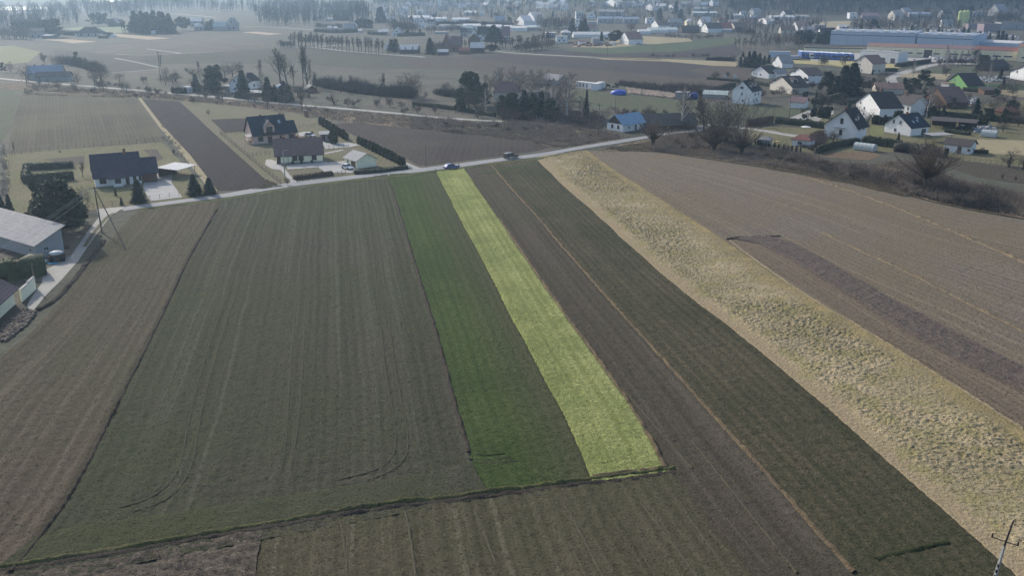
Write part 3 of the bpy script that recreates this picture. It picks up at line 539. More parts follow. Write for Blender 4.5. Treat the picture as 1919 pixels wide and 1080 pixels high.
def column(seed, h=2.5, rad=.55, n=500):
    rng = np.random.default_rng(seed); z = rng.random(n); a = rng.random(n)*6.283; pr = np.sin(np.pi*np.clip(.12+.86*z, 0, 1))**.6; r = rad*pr*(.88+.2*rng.random(n)); C = np.stack([np.cos(a)*r, np.sin(a)*r, z*h], 1); return merge(quads(C, .13, rng, 0, 1.4), blob(0, 0, 0, rad*.85, rad*.85, h*.97, rng, 10, 7, .5))
def hedgemesh(pts, w, h, seed=0, dens=14, size=.16, rag=.12):
    rng = np.random.default_rng(seed); parts = []
    for a, b in zip(pts[:-1], pts[1:]):
        d = b-a; L = d.length; d = d.normalized(); s = Vector((-d.y, d.x, 0)); n = max(2, int(L/.8)); 
        xs = np.linspace(-w*.3, L+w*.3, n); pr = [(-.42, 0), (-.46, .55), (-.38, .93), (0, 1), (.38, .93), (.46, .55), (.42, 0)]; V = []
        for x in xs:
            for py, pz in pr: k = 1+rag*rng.normal(); V.append((a.x+d.x*x+s.x*py*w*k, a.y+d.y*x+s.y*py*w*k, pz*h*(1+rag*.5*rng.normal())))
        V = np.array(V); m = len(pr); i = np.arange(n*m).reshape(n, m); F = np.stack([i[:-1, :-1], i[1:, :-1], i[1:, 1:], i[:-1, 1:]], -1).reshape(-1, 4); caps = np.array([[e*m, e*m+1, e*m+5, e*m+6] for e in (0, n-1)]+[[e*m+1, e*m+2, e*m+4, e*m+5] for e in (0, n-1)]); parts.append((V, np.concatenate([F, caps])))
        N = int((2*h+w)*L*dens); x = rng.random(N)*(L+w*.6)-w*.3; k = rng.random(N)*(2*h+w); py = np.where(k < h, -.5, np.where(k < 2*h, .5, (k-2*h)/w-.5)); pz = np.where(k < h, k, np.where(k < 2*h, k-h, h)); py = py*w+rng.normal(size=N)*.07; pz = pz+rng.normal(size=N)*rag*.5
        C = np.stack([a.x+d.x*x+s.x*py, a.y+d.y*x+s.y*py, np.maximum(pz, .05)], 1); parts.append(quads(C, size, rng))
    return merge(*parts)
# one of each kind, copied everywhere
PROTO = {}
def proto(key, parts):
    PROTO[key] = [(n, bigmesh(n, v, f, m)) for n, (v, f), m in parts]
for i in range(4):
    b = bare(10+i, 10, 'round'); proto('round%d' % i, [('trunk', b[0], bark), ('crown', b[1], twig)])
for i in range(3):
    b = bare(30+i, 10, 'tall'); proto('tall%d' % i, [('trunk', b[0], bark), ('crown', b[1], twig)])
    b = bare(40+i, 10, 'birch'); proto('birch%d' % i, [('trunk', b[0], bark_pale), ('crown', b[1], twig_pale)])
    b = bare(50+i, 10, 'willow'); proto('willow%d' % i, [('trunk', b[0], bark), ('crown', b[1], twig_red)])
    b = bare(60+i, 10, 'orchard'); proto('orchard%d' % i, [('trunk', b[0], bark), ('crown', b[1], twig)])
    b = bare(70+i, 10, 'shrub'); proto('shrub%d' % i, [('stems', b[0], bark), ('crown', b[1], twig)])
    b = spruce(80+i); proto('spruce%d' % i, [('trunk', b[0], bark), ('crown', b[1], needle)])
    b = pine(90+i); proto('pine%d' % i, [('trunk', b[0], bark), ('crown', b[1], pineg)])
for i in range(3):
    for kd, mt in (('round', twig), ('tall', twig), ('birch', twig_pale)):
        b = bare(110+i, 10, kd, 1); proto('%s%dF' % (kd, i), [('far', merge(*[(np.concatenate([v]), f) for v, f in b]), mt)])
    b = spruce(120+i, 10, 2.2, 1); proto('spruce%dF' % i, [('far', b[1], needle)])
    b = pine(130+i, 10, 3.5, 1); proto('pine%dF' % i, [('far', b[1], pineg)])
for i in range(2):
    proto('thuja%d' % i, [('far', column(140+i), thujag)]); proto('dthuja%d' % i, [('far', column(150+i, 2.5, .5), hedgeg)])
TYPES = {'round': ('bare_tree', 'bare tree', 'bare spreading tree', 'bare spreading trees'), 'tall': ('bare_tree', 'bare tree', 'tall bare tree', 'tall bare trees'), 'birch': ('birch_tree', 'birch', 'leafless birch', 'leafless birches'), 'willow': ('pollard_willow', 'willow', 'leafless pollard willow', 'leafless pollard willows'),
 'orchard': ('fruit_tree', 'fruit tree', 'bare fruit tree', 'bare fruit trees'), 'shrub': ('bare_shrub', 'shrub', 'bare twiggy shrub', 'bare twiggy shrubs'), 'spruce': ('spruce_tree', 'spruce', 'dark spruce', 'dark spruces'), 'pine': ('pine_tree', 'pine', 'dark green pine', 'dark green pines'),
 'thuja': ('thuja_column', 'thuja', 'green columnar thuja', 'green columnar thujas'), 'dthuja': ('thuja_column', 'thuja', 'dark columnar thuja', 'dark columnar thujas')}
AUTO = []; LAND = []
trnd = random.Random(5)
def tree(kind, c, x, y, top=None, h=None, wide=1., label=None):
    """base pixel (x,y) in crop c, top = pixel row of the tip"""
    px, py = Q(c, x, y); p = G(px, py); s = FPX/max(1., (p.y*cp+(CAMH-p.z)*sp))
    if h is None: h = (py-Q(c, x, top)[1])/s/cp
    base = 2.5 if 'thuja' in kind else 10.; i = trnd.randrange(4 if kind == 'round' else 2 if 'thuja' in kind else 3); key = kind+str(i); far = s*h < 26
    if far and key+'F' in PROTO: key += 'F'
    elif far and kind in ('orchard',): key = 'round%dF' % (i % 3)
    elif far and kind == 'shrub': key = 'round%dF' % (i % 3)
    elif key not in PROTO: key = kind+'0'
    k = h/base; rz = trnd.random()*6.28; nm, cat, one, many = TYPES[kind]; pr = PROTO[key]
    if len(pr) == 1: o = link(nm, pr[0][1])
    else:
        o = bpy.data.objects.new(nm, None); COL.objects.link(o); o.empty_display_size = .5
        for n, me in pr: link(n, me, o)
    o.location = p; o.rotation_euler = (0, 0, rz); o.scale = (k*wide, k*wide, k); o['category'] = cat
    if label: o['label'] = label
    else: AUTO.append((o, one, many, px, py))
    return o
def row(kind, c, a, b, n, h, jit=.0, wide=1., hj=.15):
    for i in range(n):
        f = (i+.5)/n; tree(kind, c, a[0]+(b[0]-a[0])*f+trnd.uniform(-jit, jit), a[1]+(b[1]-a[1])*f+trnd.uniform(-jit, jit)*.25, h=h*trnd.uniform(1-hj, 1+hj), wide=wide*trnd.uniform(.85, 1.15))
def hedge(c, pts, w, h, label, m=None, name='hedge', **k):
    P = [GQ(c, *p) for p in pts]; o = P[0].copy(); P = [p-o for p in P]; v, f = hedgemesh(P, w, h, len(label), **k); ob = link(name, bigmesh(name, v, f, m or hedgeg)); ob.location = o; tag(ob, label, 'hedge'); return ob
def inpoly(px, py, poly):
    r = np.zeros(len(px), bool); n = len(poly)
    for i in range(n):
        x0, y0 = poly[i]; x1, y1 = poly[(i+1) % n]
        if y0 == y1: continue
        c = ((y0 > py) != (y1 > py)) & (px < (x1-x0)*(py-y0)/(y1-y0)+x0); r ^= c
    return r
def scrub(name, polypx, n, h, m, seed=1, size=.06, c='P', stems=7, spread=.9, label=None, dead=.0):
    """ground hugging mass of twigs or grass inside a region of the ground"""
    W_ = [GQ(c, *p) for p in polypx]; poly = [(p.x, p.y) for p in W_]; rng = np.random.default_rng(seed); xs = [p[0] for p in poly]; ys = [p[1] for p in poly]
    x = rng.uniform(min(xs), max(xs), n*6); y = rng.uniform(min(ys), max(ys), n*6); ok = inpoly(x, y, poly) & (vnoise(x*.13, y*.13, seed) > .22); x, y = x[ok][:n], y[ok][:n]; k = len(x)
    hh = h*(.3+.95*vnoise(x*.09, y*.09, seed+1)*vnoise(x*.4, y*.4, seed+2)*1.8); S_ = []
    for s in range(stems):
        a = rng.random(k)*6.283; t = rng.random(k)*spread; L = hh*(.5+.7*rng.random(k)); d = np.stack([np.cos(a)*np.sin(t), np.sin(a)*np.sin(t), np.cos(t)], 1); b = np.stack([x+rng.normal(size=k)*.3*h, y+rng.normal(size=k)*.3*h, np.zeros(k)], 1)
        e = b+d*L[:, None]*.55; d2 = d+rng.normal(size=(k, 3))*.35+np.array([0, 0, -.25]); g = e+d2*L[:, None]*.45; S_.append(np.c_[b, e, np.full(k, size), np.full(k, size*.7)]); S_.append(np.c_[e, g, np.full(k, size*.7), np.full(k, size*.35)])
    v, f = tubes(np.concatenate(S_), 3); z = terr(v[:, 0], v[:, 1]); v[:, 2] += z; return tag(link(name, bigmesh(name, v, f, m)), label, None, None, 'stuff')
def woodland(name, polypx, n, h, seed, m, c='P', mix=('tall', 'round')):
    """a far-off wood that reads as one mass"""
    poly = [(p.x, p.y) for p in [GQ(c, *q) for q in polypx]]; rng = np.random.default_rng(seed); xs = [p[0] for p in poly]; ys = [p[1] for p in poly]
    x = rng.uniform(min(xs), max(xs), n*8); y = rng.uniform(min(ys), max(ys), n*8); ok = inpoly(x, y, poly); x, y = x[ok][:n], y[ok][:n]; src = [tubes_lo(200+i, mix[i % len(mix)]) for i in range(4)]; out = []
    for i in range(len(x)):
        v, f = src[i % 4]; a = rng.random()*6.28; k = h/10*rng.uniform(.6, 1.25); ca, sa = math.cos(a)*k, math.sin(a)*k; vv = np.stack([v[:, 0]*ca-v[:, 1]*sa+x[i], v[:, 0]*sa+v[:, 1]*ca+y[i], v[:, 2]*k+float(terr(x[i], y[i]))], 1); out.append((vv, f))
    v, f = merge(*out); return tag(link(name, bigmesh(name, v, f, m)), None, None, None, 'stuff')
_lo = {}
def tubes_lo(seed, kind):
    if (seed, kind) in _lo: return _lo[(seed, kind)]
    rg = random.Random(seed); S_ = [(0, 0, 0, 0, 0, 7, .22, .08)]
    for i in range(70):
        z = rg.uniform(2.5, 9.3); r = (2.6 if kind == 'round' else 1.5)*(1-abs(z-6)/5.2); a = rg.random()*6.28; q = Vector((math.cos(a)*r*rg.random(), math.sin(a)*r*rg.random(), z)); d = Vector((math.cos(a)*.5, math.sin(a)*.5, 1+rg.random())).normalized(); S_.append((*q, *(q+d*rg.uniform(.8, 2.2)), .09, .04))
    _lo[(seed, kind)] = tubes(S_, 3); return _lo[(seed, kind)]

def brush(c, pts, w, h, n, m, label=None, name='thicket', seed=3, size=.09, stems=6):
    """a belt of leafless thicket along a line"""
    P, L = resample([GQ(c, *p) for p in pts], max(6, int(w*2))); rng = np.random.default_rng(seed); P, L = resample([GQ(c, *p) for p in pts], n)
    d = np.gradient(P, axis=0); d /= np.hypot(*d.T)[:, None]; o = (rng.random(n)-.5)*w; x = P[:, 0]-d[:, 1]*o; y = P[:, 1]+d[:, 0]*o; hh = h*(.45+.75*vnoise(x*.11, y*.11, seed)); S_ = []
    for s in range(stems):
        a = rng.random(n)*6.283; t = rng.random(n)*.7; l = hh*(.5+.6*rng.random(n)); dd = np.stack([np.cos(a)*np.sin(t), np.sin(a)*np.sin(t), np.cos(t)], 1); b = np.stack([x+rng.normal(size=n)*.5, y+rng.normal(size=n)*.5, terr(x, y)], 1); e = b+dd*l[:, None]*.5
        d2 = dd+rng.normal(size=(n, 3))*.25; g = e+d2*l[:, None]*.5; d3 = dd+rng.normal(size=(n, 3))*.5; g2 = e+d3*l[:, None]*.4; S_ += [np.c_[b, e, np.full(n, size), np.full(n, size*.7)], np.c_[e, g, np.full(n, size*.7), np.full(n, size*.3)], np.c_[e, g2, np.full(n, size*.6), np.full(n, size*.3)]]
    v, f = tubes(np.concatenate(S_), 3); return tag(link(name, bigmesh(name, v, f, m)), None, None, None, 'stuff')
# ------------------------------------------------------------------ buildings
glass = plain('window_glass', (.03, .035, .045), .15, .1, 1, spec=.6); wframe = plain('window_frame', (.55, .54, .52), .6); wframe_br = plain('brown_frame', (.1, .06, .035), .6); door_br = plain('brown_door', (.09, .05, .03), .6)
brick = plain('chimney_brick', (.2, .1, .07), .85, .3, 6); concrete = plain('concrete', (.38, .37, .35), .85, .2, 2); steel = plain('grey_steel', (.3, .31, .32), .5, .1, 2, spec=.5); rust = plain('rusty_metal', (.16, .08, .05), .8, .3, 3)
darkwood = plain('dark_wood', (.07, .05, .04), .85, .3, 2); palewood = plain('pale_wood', (.3, .24, .17), .85, .25, 2); gutter = plain('gutter', (.06, .05, .045), .5)
WC = {'white': (.78, .78, .78), 'cream': (.88, .85, .64), 'beige': (.6, .55, .48), 'pink': (.62, .44, .38), 'grey': (.36, .36, .36), 'dark': (.1, .085, .075), 'green': (.17, .36, .13), 'yellow': (.85, .74, .5), 'blue': (.44, .52, .63), 'brown': (.14, .085, .055), 'mauve': (.3, .24, .26), 'brick': (.25, .13, .09), 'red': (.3, .06, .04), 'lime': (.55, .62, .25)}
RC = {'dark': (.035, .035, .04), 'navy': (.025, .038, .055), 'brown': (.19, .13, .118), 'purple': (.065, .055, .075), 'grey': (.28, .275, .28), 'pale': (.3, .3, .3), 'white': (.55, .55, .54), 'red': (.2, .09, .075), 'terracotta': (.26, .17, .135), 'blue': (.26, .38, .5), 'mauve': (.22, .15, .15), 'greybrown': (.075, .065, .06), 'bluegrey': (.26, .31, .38), 'straw': (.13, .115, .1), 'greenish': (.42, .48, .46)}
def wm(c): return plain('wall_'+c, WC[c], .85, .1, .8)
def rm(c): return roofmat('roof_'+c, RC[c], .35, .75)
def frame_of(A, B):
    """origin at A, x runs to B, y away from the camera"""
    d = Vector((B.x-A.x, B.y-A.y, 0)); L = d.length; d.normalize(); n = Vector((-d.y, d.x, 0)); c = (A+B)/2
    if n.dot(Vector((c.x, c.y, 0))) < 0: n = -n
    return L, math.atan2(d.y, d.x), 1 if n.dot(Vector((-d.y, d.x, 0))) > 0 else -1
class House:
    def __init__(s, c, A, B, D=9, wh=2.8, rise=3, roof='gable', axis='x', wc='white', rc='dark', ov=.5, name='house', label=None, cat='house', yard=None, hip=.5, z=None, chim=(), lod=None, ridge_f=.5, thick=.16, base=None):
        a, b = GQ(c, *A), GQ(c, *B); s.L, rz, sg = frame_of(a, b); s.D = D*sg; s.wh = wh; s.rise = rise; s.axis = axis; s.roof = roof; L, D_ = s.L, s.D
        zz = min(a.z, b.z) if z is None else z
        s.px = ((Q(c, *A)[0]+Q(c, *B)[0])/2, (Q(c, *A)[1]+Q(c, *B)[1])/2); s.sc = S(s.px[1])
        s.o = thing(name, (a.x, a.y, zz), rz, label, cat); m = MB(); y0, y1 = (0, D_) if D_ > 0 else (D_, 0); s.y0, s.y1 = y0, y1
        t = thick; e = .02
        if roof == 'gable' and axis == 'x':
            r = L; ym = y0+(y1-y0)*ridge_f; pts = [(y0, 0), (y0, wh), (ym, wh+rise), (y1, wh), (y1, 0)]; n = len(m.v)
            m.v += [(0, y, z_) for y, z_ in pts]+[(L, y, z_) for y, z_ in pts]; m.f += [(0, 1, 2, 3, 4), (9, 8, 7, 6, 5)]+[(i, (i+1) % 5, 5+(i+1) % 5, 5+i) for i in range(5)]
            k0 = rise/(ym-y0); k1 = rise/(y1-ym); z0 = wh-k0*ov+t; z1 = wh-k1*ov+t; q = MB(); x0, x1 = -ov, L+ov; zr = wh+rise+t
            q.slab([(x0, y0-ov, z0), (x1, y0-ov, z0), (x1, ym, zr), (x0, ym, zr)], t-e); q.slab([(x0, ym, zr), (x1, ym, zr), (x1, y1+ov, z1), (x0, y1+ov, z1)], t-e)
        elif roof == 'gable':
            xm = L*ridge_f; m.prism([(0, 0), (L, 0), (L, wh), (xm, wh+rise), (0, wh)], y0, y1); q = MB(); k0 = rise/xm; k1 = rise/(L-xm); z0 = wh-k0*ov+t; z1 = wh-k1*ov+t; zr = wh+rise+t; ya, yb = y0-ov, y1+ov
            q.slab([(-ov, ya, z0), (xm, ya, zr), (xm, yb, zr), (-ov, yb, z0)], t-e); q.slab([(xm, ya, zr), (L+ov, ya, z1), (L+ov, yb, z1), (xm, yb, zr)], t-e)
        elif roof == 'hip':
            m.box(0, y0, 0, L, y1, wh); q = MB(); t0 = wh+t; h = min(L, y1-y0)*hip; X0, X1, Y0, Y1 = -ov, L+ov, y0-ov, y1+ov; ym = (y0+y1)/2; xm = L/2
            if axis == 'x': r0, r1 = (X0+h, ym), (X1-h, ym)
            else: r0, r1 = (xm, Y0+h), (xm, Y1-h)
            Z = wh+rise+t; n = 0; q.v = [(X0, Y0, t0), (X1, Y0, t0), (X1, Y1, t0), (X0, Y1, t0), (r0[0], r0[1], Z), (r1[0], r1[1], Z), (X0, Y0, wh+e), (X1, Y0, wh+e), (X1, Y1, wh+e), (X0, Y1, wh+e)]
            q.f = ([(0, 1, 5, 4), (1, 2, 5), (2, 3, 4, 5), (3, 0, 4)] if axis == 'x' else [(0, 1, 4), (1, 2, 5, 4), (2, 3, 5), (3, 0, 4, 5)])+[(0, 6, 7, 1), (1, 7, 8, 2), (2, 8, 9, 3), (3, 9, 6, 0), (9, 8, 7, 6)]
        elif roof == 'arch':
            n = 9; pr = [(L/2-math.cos(math.pi*i/(n-1))*L/2, wh+rise*math.sin(math.pi*i/(n-1))**.8) for i in range(n)]; m.prism([(0, 0), (L, 0)]+pr[::-1], y0, y1); q = MB(); pq = [(L/2-math.cos(math.pi*i/(n-1))*(L/2+ov), wh+.03+(rise+t)*math.sin(math.pi*i/(n-1))**.8) for i in range(n)]
            for i in range(n-1): q.slab([(pq[i][0], y0-ov, pq[i][1]+.1), (pq[i+1][0], y0-ov, pq[i+1][1]+.1), (pq[i+1][0], y1+ov, pq[i+1][1]+.1), (pq[i][0], y1+ov, pq[i][1]+.1)], .12)
        elif roof == 'shed':
            m.v = [(0, y0, 0), (L, y0, 0), (L, y1, 0), (0, y1, 0), (0, y0, wh), (L, y0, wh), (L, y1, wh+rise), (0, y1, wh+rise)]; m.f = [(0, 3, 2, 1), (4, 5, 6, 7), (0, 1, 5, 4), (1, 2, 6, 5), (2, 3, 7, 6), (3, 0, 4, 7)]; q = MB(); k = rise/(y1-y0); q.slab([(-ov, y0-ov, wh-k*ov+t), (L+ov, y0-ov, wh-k*ov+t), (L+ov, y1+ov, wh+rise+k*ov+t), (-ov, y1+ov, wh+rise+k*ov+t)], t-e)
        else:
            m.box(0, y0, 0, L, y1, wh); q = MB().box(-ov, y0-ov, wh+e, L+ov, y1+ov, wh+.25+rise)
        s.wall = m.obj('wall', wm(wc), s.o); s.roofo = q.obj('roof', rm(rc), s.o)
        if base: MB().box(-.04, y0-.04, 0, L+.04, y1+.04, base).obj('plinth', concrete, s.o)
        for cx, cyf, hh in chim:
            zt = s.topz(cx, cyf); k = MB(); X = cx*L; Y = y0+(y1-y0)*cyf; k.box(X-.32, Y-.28, zt-.8, X+.32, Y+.28, zt+hh); k.box(X-.42, Y-.38, zt+hh, X+.42, Y+.38, zt+hh+.12)
            k.obj('chimney', brick, s.roofo)
        if label: LAND.append((cat_phrase(label), *s.px))
    def topz(s, fx, fy):
        if s.roof == 'gable' and s.axis == 'x': return s.wh+s.rise*(1-abs(fy-.5)*2)
        if s.roof in ('gable', 'arch'): return s.wh+s.rise*(1-abs(fx-.5)*2)
        if s.roof == 'hip': return s.wh+s.rise*max(0, (1-max(abs(fx-.5), abs(fy-.5))*2))
        return s.wh+s.rise
    def near(s): return s.y0 if s.D > 0 else s.y1
    def open(s, face, u, z, w_, h_, kind='window', fr=None, col=None, bars=1):
        """opening centred u metres along a face, sill at z"""
        e = .05; n = MB(); g = MB(); f = .09; L = s.L; yn = s.near(); out = -1 if s.D > 0 else 1
        def P(a, b, d):
            if face == 'F': return (a, yn+out*d, b)
            if face == 'B': return (a, yn-out*abs(s.D)-out*d, b)
            if face == 'R': return (L+d, yn-out*a, b)
            return (-d, yn-out*a, b)
        def slab(mb, a0, a1, b0, b1, d0, d1):
            p, q = P(a0, b0, d0), P(a1, b1, d1); mb.box(min(p[0], q[0]), min(p[1], q[1]), min(p[2], q[2]), max(p[0], q[0]), max(p[1], q[1]), max(p[2], q[2]))
        a0, a1, b0, b1 = u-w_/2, u+w_/2, z, z+h_
        fm = fr or wframe
        if kind == 'window':
            if s.sc < 2.6:
                slab(g, a0, a1, b0, b1, -.02, e); return g.obj('window', glass, s.o)
            for q in ((a0, a0+f, b0, b1), (a1-f, a1, b0, b1), (a0+f, a1-f, b0, b0+f), (a0+f, a1-f, b1-f, b1)): slab(n, *q, -.02, e+.02)
            for k in range(bars): c = a0+(a1-a0)*(k+1)/(bars+1); slab(n, c-.03, c+.03, b0+f, b1-f, -.02, e+.02)
            slab(n, a0-.08, a1+.08, b0-.07, b0-.003, -.02, .14); o = n.obj('window', fm, s.o); slab(g, a0+f+.003, a1-f-.003, b0+f+.003, b1-f-.003, -.02, e-.02); g.obj('pane', glass, o); return o
        slab(n, a0, a1, b0, b1, -.02, e); o = n.obj('door' if kind == 'door' else 'garage_door', plain('door_'+str(col), WC[col], .6) if col else door_br, s.o)
        if s.sc > 3 and kind == 'door': h = MB(); slab(h, a1-.22, a1-.14, b0+.95, b0+1.1, e, e+.06); h.obj('handle', steel, o)
        return o
    def dormer(s, fx, w_=1.8, h_=1.3, fy=.22, win=True, gable=.8, side='F'):
        """little gabled dormer on the front or right slope"""
        L, yn = s.L, s.near(); sg = 1 if s.D > 0 else -1; D_ = abs(s.D); m = MB(); q = MB(); t = s.rise
        if s.axis == 'x':
            z0 = s.wh+s.rise*fy*2; k = s.rise/(D_/2); y = fy*D_; dp = (h_+gable)/k; X = fx*L; yy = lambda v: yn+sg*v
            pr = [(X-w_/2, z0-.3), (X+w_/2, z0-.3), (X+w_/2, z0+h_), (X, z0+h_+gable), (X-w_/2, z0+h_)]; m.prism(pr, *sorted((yy(y), yy(y+dp))))
            ya, yb = yy(y-.3), yy(y+dp+.3); q.slab([(X-w_/2-.3, ya, z0+h_-.1), (X, ya, z0+h_+gable+.14), (X, yb, z0+h_+gable+.14), (X-w_/2-.3, yb, z0+h_-.1)], .1); q.slab([(X, ya, z0+h_+gable+.14), (X+w_/2+.3, ya, z0+h_-.1), (X+w_/2+.3, yb, z0+h_-.1), (X, yb, z0+h_+gable+.14)], .1)
            g = MB().box(X-w_*.3, min(yy(y-.03), yy(y+.05)), z0+.15, X+w_*.3, max(yy(y-.03), yy(y+.05)), z0+h_-.1)
        else:
            z0 = s.wh+s.rise*fy*2; k = s.rise/(L/2); x = L-fy*L; dp = (h_+gable)/k; Y = yn+sg*fx*D_
            pr = [(Y-w_/2, z0-.3), (Y+w_/2, z0-.3), (Y+w_/2, z0+h_), (Y, z0+h_+gable), (Y-w_/2, z0+h_)]; n = len(m.v); m.v += [(x, a, b) for a, b in pr]+[(x-dp, a, b) for a, b in pr]; m.f += [(0, 1, 2, 3, 4), (9, 8, 7, 6, 5)]+[(i, (i+1) % 5, 5+(i+1) % 5, 5+i) for i in range(5)]
            q.slab([(x+.3, Y-w_/2-.3, z0+h_-.1), (x+.3, Y, z0+h_+gable+.14), (x-dp-.3, Y, z0+h_+gable+.14), (x-dp-.3, Y-w_/2-.3, z0+h_-.1)], .1); q.slab([(x+.3, Y, z0+h_+gable+.14), (x+.3, Y+w_/2+.3, z0+h_-.1), (x-dp-.3, Y+w_/2+.3, z0+h_-.1), (x-dp-.3, Y, z0+h_+gable+.14)], .1)
            g = MB().box(x-.05, Y-w_*.3, z0+.15, x+.03, Y+w_*.3, z0+h_-.1)
        o = m.obj('dormer', s.wall.data.materials[0], s.roofo); q.obj('dormer_roof', s.roofo.data.materials[0], s.roofo); g.obj('dormer_window', glass, s.roofo); return o
    def skylight(s, fx, fy):
        yn = s.near(); sg = 1 if s.D > 0 else -1; D_ = abs(s.D); m = MB()
        if s.axis == 'x':
            k = s.rise/(D_/2); X = fx*s.L; f = lambda v: (yn+sg*v, s.wh+k*v+.22); a, b = f(fy*D_-.45), f(fy*D_+.45); m.slab([(X-.4, a[0], a[1]), (X+.4, a[0], a[1]), (X+.4, b[0], b[1]), (X-.4, b[0], b[1])], .08)
        else:
            k = s.rise/(s.L/2); Y = yn+sg*fx*D_; f = lambda v: (s.L-v, s.wh+k*v+.22); a, b = f(fy*s.L-.45), f(fy*s.L+.45); m.slab([(a[0], Y-.4, a[1]), (a[0], Y+.4, a[1]), (b[0], Y+.4, b[1]), (b[0], Y-.4, b[1])], .08)
        return m.obj('skylight', plain('skylight_glass', (.35, .4, .45), .1, .05, 1, spec=.9), s.roofo)
    def lbox(s, name, x0, y0, z0, x1, y1, z1, m):
        sg = 1 if s.D > 0 else -1; yn = s.near(); a, b = sorted((yn+sg*y0, yn+sg*y1)); return MB().box(x0, a, z0, x1, b, z1).obj(name, m, s.o)
def cat_phrase(l): return LANDNAME.get(l, l)
LANDNAME = {}
SHORT = {}
def H(short, *a, **k):
    """build a house whose short name other labels may use"""
    h = House(*a, **dict(k, label=None)); h.o['label'] = k['label']; LAND.append((short, *h.px)); return h
# --- dark roofed house on the left
h = H('L-shaped dark roofed house', 'M0', (862, 728), (1278, 692), 10.5, 2.7, 5.0, wc='white', rc='purple', label='white walled bungalow with purple-black roof and brown garage beside the pale drive', chim=((.72, .46, 1.5), (.12, .62, .7)), name='bungalow', base=.25)
for u, w_ in ((1.9, 1.6), (9.7, .8), (11., .6)): h.open('F', u, .9, w_, 1.3, fr=wframe_br)
h.open('F', 7.9, .1, .9, 2.1, 'door'); h.open('L', 2.5, .9, 1.2, 1.3); h.open('L', 6.5, .9, 1.2, 1.3)
b = MB().box(4.3, -1.5 if h.D > 0 else .0, 0, 6.7, 0 if h.D > 0 else 1.5, 2.5).obj('bay', wm('white'), h.o)
sg = 1 if h.D > 0 else -1
MB().slab([(2.9, -2.1*sg, 2.35), (7.9, -2.1*sg, 2.35), (7.9, .6*sg, 3.42), (2.9, .6*sg, 3.42)], .15).obj('porch_roof', rm('purple'), h.o)
MB().box(4.7, min(-1.56*sg, -1.5*sg), .9, 6.2, max(-1.56*sg, -1.5*sg), 2.2).obj('bay_window', glass, h.o)
L = h.L; g = MB(); yA, yB = sorted((1.2*sg, 8.2*sg)); g.box(L+.01, yA, 0, L+4.1, yB, 2.6); g.obj('garage', wm('brown'), h.o)
ym = (yA+yB)/2; MB().slab([(L+.52, yA-.5, 2.5), (L+4.6, yA-.5, 2.5), (L+4.6, ym, 6.2), (L+.52, ym, 6.2)], .14).slab([(L+.52, ym, 6.2), (L+4.6, ym, 6.2), (L+4.6, yB+.5, 2.5), (L+.52, yB+.5, 2.5)], .14).obj('garage_roof', rm('purple'), h.o)
yn = yA if sg > 0 else yB; MB().box(L+.5, min(yn, yn-.05*sg), .05, L+3.6, max(yn, yn-.05*sg), 2.3).obj('garage_door', plain('garage_door_brown', (.11, .055, .035), .6), h.o)
MB().prism([(0, 0), (0, 0), (0, 0)], 0, .01) if False else None
# carport
def carport(c, A, B, D, hgt, rc, label, slope=.5, postm=None, wall=None, name='carport'):
    a, b = GQ(c, *A), GQ(c, *B); L, rz, sg = frame_of(a, b); o = thing(name, a, rz, label, 'carport'); y0, y1 = sorted((0, D*sg))
    for x in (.1, L-.1):
        for y in (y0+.1, y1-.1): MB().tube((x, y, 0), (x, y, hgt), .08).obj('post', postm or palewood, o)
    za, zb = (hgt+.05, hgt+slope) if sg > 0 else (hgt+slope, hgt+.05)
    MB().slab([(-.4, y0-.4, za+.1), (L+.4, y0-.4, za+.1), (L+.4, y1+.4, zb+.1), (-.4, y1+.4, zb+.1)], .1).obj('roof', rm(rc), o)
    if wall: yb = y1 if sg > 0 else y0; MB().box(.1, min(yb, yb-.06*sg), 0, L-.1, max(yb, yb-.06*sg), hgt-.1).obj('back_wall', wall, o)
    LAND.append((name.replace('_', ' '), Q(c, *A)[0], Q(c, *A)[1])); return o
carport('M0', (1600, 648), (1760, 600), 6.5, 2.3, 'white', 'open timber carport with a flat white roof right of the brown garage', .3, wall=darkwood)
# --- pink house with navy roof
h = H('pink house', 'M1', (462, 436), (775, 408), 9.8, 3.1, 5.2, wc='pink', rc='navy', label='pink house with dark navy roof, gabled balcony dormer and chimneys', chim=((.36, .52, .7), (.92, .52, .7)), base=.3, name='house')
for u in (2.3, 9.5): h.open('F', u, .9, 1.7, 1.5, fr=wframe_br)
h.open('F', 5.4, .1, 1.5, 2.2, 'door'); sg = 1 if h.D > 0 else -1
m = MB().prism([(3.7, 2.9), (7.2, 2.9), (7.2, 5.6), (5.45, 7.2), (3.7, 5.6)], *sorted((.2*sg, 4.3*sg))); m.obj('balcony_gable', wm('pink'), h.o)
MB().slab([(3.1, -.5*sg, 5.2), (5.45, -.5*sg, 7.45), (5.45, 4.6*sg, 7.45), (3.1, 4.6*sg, 5.2)], .12).slab([(5.45, -.5*sg, 7.45), (7.8, -.5*sg, 5.2), (7.8, 4.6*sg, 5.2), (5.45, 4.6*sg, 7.45)], .12).obj('gable_roof', rm('navy'), h.o)
MB().box(4.4, min(.2*sg, .14*sg), 3.2, 6.5, max(.2*sg, .14*sg), 5.4).obj('balcony_window', glass, h.o)
k = MB(); [k.box(3.7+i*.35, min(-.95*sg, -.9*sg), 3.05, 3.75+i*.35, max(-.95*sg, -.9*sg), 4.) for i in range(11)]; k.box(3.65, min(-1*sg, -.88*sg), 4., 7.3, max(-1*sg, -.88*sg), 4.08); k.box(3.65, min(-1*sg, 0), 2.9, 7.3, max(-1*sg, 0), 3.02); k.obj('balcony', darkwood, h.o)
